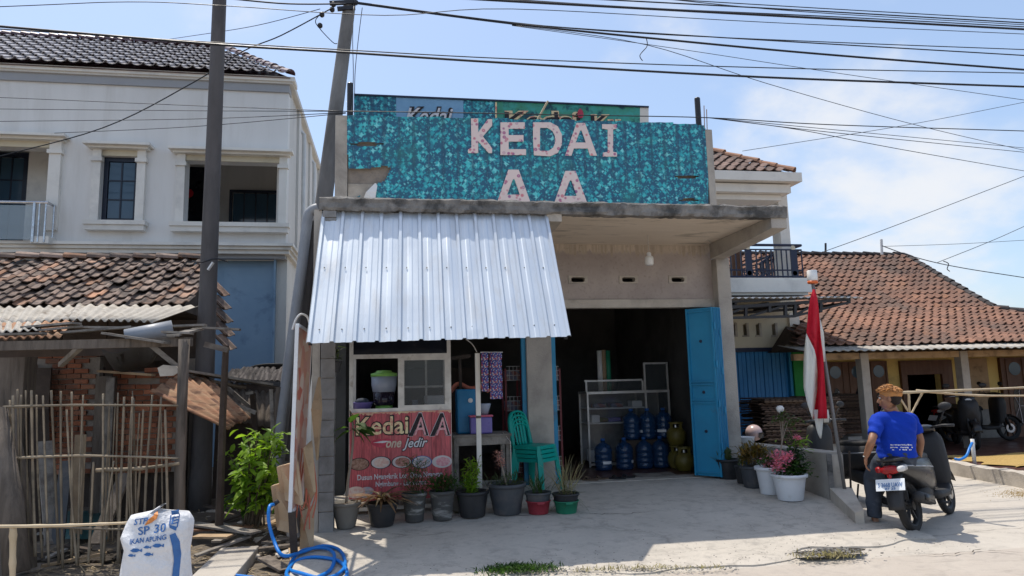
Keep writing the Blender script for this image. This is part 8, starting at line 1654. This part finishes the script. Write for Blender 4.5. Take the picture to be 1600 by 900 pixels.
# drape: pull wrinkles into the cloth and hem it at the waist
zh = P(1398, 711, 6.7).z; me = shirt_o.data; sl_ = wloc(shirt_o); bm = bmesh.new(); bm.from_mesh(me)
for v in bm.verts:
    w_ = v.co+sl_; k = mnoise.noise(Vector((w_.x*9, w_.y*9, w_.z*5)))*0.013+mnoise.noise(Vector((w_.x*5, w_.y*5, w_.z*16+w_.x*14)))*0.010; v.co += v.normal*(k*1.25)
bmesh.ops.bisect_plane(bm, geom=bm.verts[:]+bm.edges[:]+bm.faces[:], plane_co=Vector((0, 0, zh-sl_.z)), plane_no=Vector((0.05, 0, -1)), clear_outer=True); bm.to_mesh(me); bm.free()
jn = MB(); 
rows = [(pel+Vector((0,0,-0.10)), 0.17, 0.13), (pel+Vector((0,0,-0.02)), 0.188, 0.145), (pel+Vector((0,0,0.06)), 0.18, 0.135)]
nn_ = 20; vs = [c_+rx*(a*math.cos(2*math.pi*j/nn_))+fx*(d_*math.sin(2*math.pi*j/nn_)) for c_, a, d_ in rows for j in range(nn_)]; jn.add(vs, [(i*nn_+j, i*nn_+(j+1) % nn_, (i+1)*nn_+(j+1) % nn_, (i+1)*nn_+j) for i in range(2) for j in range(nn_)]+[tuple(range(nn_-1, -1, -1)), tuple(2*nn_+j for j in range(nn_))])
limb(jn, [lhip, lhip.lerp(lk, 0.5), lk, lk.lerp(la, 0.4), la+Vector((0,0,0.015))], [0.118, 0.108, 0.088, 0.08, 0.074]); limb(jn, [rhip, rhip.lerp(rk, 0.5), rk, rk.lerp(ra, 0.4), ra+Vector((0,0,0.02))], [0.11, 0.095, 0.08, 0.075, 0.07])
jo = remesh(jn, 'jeans', 'denim', man, 0.011, 5); me = jo.data; sl_ = wloc(jo)
for v in me.vertices: w_ = v.co+sl_; v.co += v.normal*(mnoise.noise(Vector((w_.x*10, w_.y*10, w_.z*14)))*0.009)
e = MB(); e.tube([lh+Vector((-0.028, 0, 0.0)), lh+Vector((0, -0.03, 0.004)), lh+Vector((0.028, 0, 0.0)), lh+Vector((0, 0.03, 0.0)), lh+Vector((-0.028, 0, 0.0))], 0.006, 6); e.build('bracelet', 'jar_white', man, True)
sd_ = MB(); n_ = 12; dft = (fx*0.5-rx*0.3).normalized(); sft = dft.cross(Vector((0,0,1))); sd_.prism([Vector((la.x, la.y, 0.004))+dft*(0.06+0.14*math.cos(2*math.pi*t/n_))+sft*0.05*math.sin(2*math.pi*t/n_) for t in range(n_)], (0, 0, 0.018)); sd_.build('sandal', 'sandal_brown', man)
# small white print low on the shirt's back: short strokes set on the cloth
dg = bpy.context.evaluated_depsgraph_get(); pr = MB()
for row, (u0, u1, v) in enumerate(((1391, 1425, 695.5), (1391, 1426, 699.5), (1394, 1424, 703))):
    u = u0
    while u < u1:
        L = random.uniform(1.2, 4); a = ray(u, v-random.uniform(0, 1)); hit, loc, nor, idx = shirt_o.ray_cast(Vector(CAM)-sl_ if False else Vector(CAM)-wloc(shirt_o), Vector(a).normalized())
        h2, loc2, n2, i2 = shirt_o.ray_cast(Vector(CAM)-wloc(shirt_o), Vector(ray(min(u+L, u1), v)).normalized())
        if hit and h2 and random.random() < 0.85: pr.beam(loc+wloc(shirt_o)+nor*0.001, loc2+wloc(shirt_o)+n2*0.001, 0.002, random.uniform(0.006, 0.014))
        u += L+random.uniform(0.3, 1.0)
if pr.v: pr.build('shirt_print', 'ink_white', man)
# ============================================================ overhead cables
def cable(pts, Y, r, label, n=6):
    if not isinstance(Y, (list, tuple)): Y = [Y]*len(pts)
    q = [P(u, v, y) for (u, v), y in zip(pts, Y)]
    if pts[-1][0] > 1600: q.append(q[-1]+(q[-1]-q[-2]).normalized()*9.0)
    if pts[0][0] < 0: q.insert(0, q[0]+(q[0]-q[1]).normalized()*7.0)
    if pts[-1][0] < 0: q.append(q[-1]+(q[-1]-q[-2]).normalized()*4.0)
    o = MB().tube(smooth_path(q, n), r, 5).build('overhead_cable', 'cable', None, True); return tag(o, label, 'cable', 'overhead cables')
cable([(-40, 38), (330, 69), (540, 82), (800, 99), (1200, 121), (1640, 137)], 8.6, 0.016, 'thick black cable crossing the whole sky, lowest of the long ones over the sign')
cable([(-40, 43), (330, 66), (540, 78), (800, 92), (1200, 106), (1640, 115)], 8.9, 0.008, 'thin black cable just above the lowest thick cable')
cable([(556, 5), (800, 37), (1050, 63), (1300, 86), (1640, 112)], [10.6, 10, 9.6, 9.3, 9], 0.017, 'thick cable from the leaning pole towards lower right')
cable([(556, 4), (800, 36), (1100, 57), (1640, 89)], [10.6, 10, 9.6, 9.2], 0.010, 'cable from the leaning pole, second of the bundle')
cable([(556, 3), (800, 35), (1000, 52), (1300, 66), (1640, 79)], [10.6, 10, 9.8, 9.5, 9.2], 0.008, 'cable from the leaning pole, thinnest of the bundle')
cable([(640, -8), (800, 2), (1200, 24), (1640, 48)], 9.0, 0.018, 'thick cable in the upper bundle across the top right')
cable([(700, -8), (1000, 12), (1300, 26), (1640, 44)], 9.2, 0.009, 'thin cable in the upper bundle, just above its thick one')
cable([(840, -6), (1200, 13), (1640, 38)], 9.4, 0.011, 'cable entering at the top above the sign letters and ending at right')
cable([(930, -8), (1300, 14), (1640, 33)], 9.6, 0.008, 'topmost thin cable of the upper right bundle')
cable([(1000, -6), (1250, 18), (1640, 41)], 9.7, 0.007, 'thin cable crossing the upper bundle at a slant')
cable([(-40, 12), (200, 3), (350, 9), (600, 24), (800, 14), (1200, 35), (1640, 55)], 9.3, 0.006, 'thin cable skimming the top edge across both poles')
cable([(360, -2), (450, 6), (540, 6)], [9.5, 10, 10.6], 0.012, 'short cable entering the leaning pole top from the left')
cable([(520, 12), (440, 55), (380, 80), (300, 130), (160, 200), (-30, 252)], [10.6, 11, 11.5, 12, 13, 14], 0.010, 'drop cable swinging down from the leaning pole across the white house')
cable([(500, 14), (400, 40), (300, 56), (230, 66)], [10.6, 12, 14, 17], 0.006, 'thin line from the leaning pole to the glazed roof')
cable([(505, 18), (493, 32), (500, 45), (520, 66), (527, 68)], 10.6, 0.007, 'looped loose cable hanging beside the leaning pole')
for k, a in enumerate((((-30, 151), (300, 165), (540, 174)), ((-30, 170), (300, 173), (540, 174)), ((-30, 190), (300, 186), (540, 176)), ((85, 208), (300, 198), (540, 177)))):
    cable(a, [13.5, 12, 9.6], 0.006, ('uppermost', 'second', 'third', 'lowest')[k]+' thin house line from the sign corner across the white house')
cable([(540, 174), (700, 176), (900, 180), (1107, 184), (1300, 195), (1640, 206)], 9.5, 0.008, 'cable running along the top of the parapet sign')
cable([(1107, 184), (1300, 207), (1640, 242)], [9.5, 11, 13], 0.007, 'line fanning out from the right sign corner, lower middle one')
cable([(1107, 184), (1250, 203), (1400, 232), (1640, 274)], [9.5, 11, 12, 14], 0.007, 'steepest line fanning out from the right sign corner')
cable([(1107, 184), (1400, 212), (1640, 235)], [9.5, 11.5, 13], 0.006, 'line fanning out from the right sign corner, upper middle one')
cable([(800, 39), (1010, 70), (1200, 131), (1430, 195), (1640, 244)], [10, 10.5, 11, 12, 13], 0.006, 'thin drop line slanting steeply to the lower right sky')
cable([(800, 40), (1050, 75), (1300, 113), (1640, 162)], [10, 10, 10, 10], 0.005, 'thin line slanting gently below the pole bundle')
cable([(1160, 236), (1250, 222), (1430, 193), (1640, 152)], 13, 0.006, 'thin line rising to the right above the balcony roof')
cable([(1285, 394), (1400, 352), (1640, 260)], 15, 0.008, 'line rising from the veranda roof ridge to upper right')
cable([(1378, 384), (1430, 402), (1500, 418), (1640, 440)], 16, 0.012, 'dark service cable from the veranda roof pipe to the right')
cable([(1380, 385), (1500, 381), (1640, 373)], 16, 0.006, 'thin level line from the veranda roof pipe'); cable([(1465, 410), (1550, 376), (1640, 336)], 16, 0.008, 'short line rising right over the veranda hip')
cable([(1474, 408), (1482, 412), (1480, 420), (1484, 424)], 15.8, 0.012, 'small cable end hanging over the veranda roof'); cable([(1010, 60), (1011, 72), (1000, 86), (1004, 95)], 9.7, 0.007, 'frayed cable end dangling from the bundle above the sign')
cable([(553, 10), (551, 60), (552, 120), (549, 180)], [10.5, 10.2, 10, 9.7], 0.006, 'near vertical wire dropping from the pole to the sign corner'); cable([(566, 12), (560, 60), (555, 110), (554, 150)], [10.5, 10.4, 10.2, 10.1], 0.006, 'second near vertical wire beside the leaning pole')
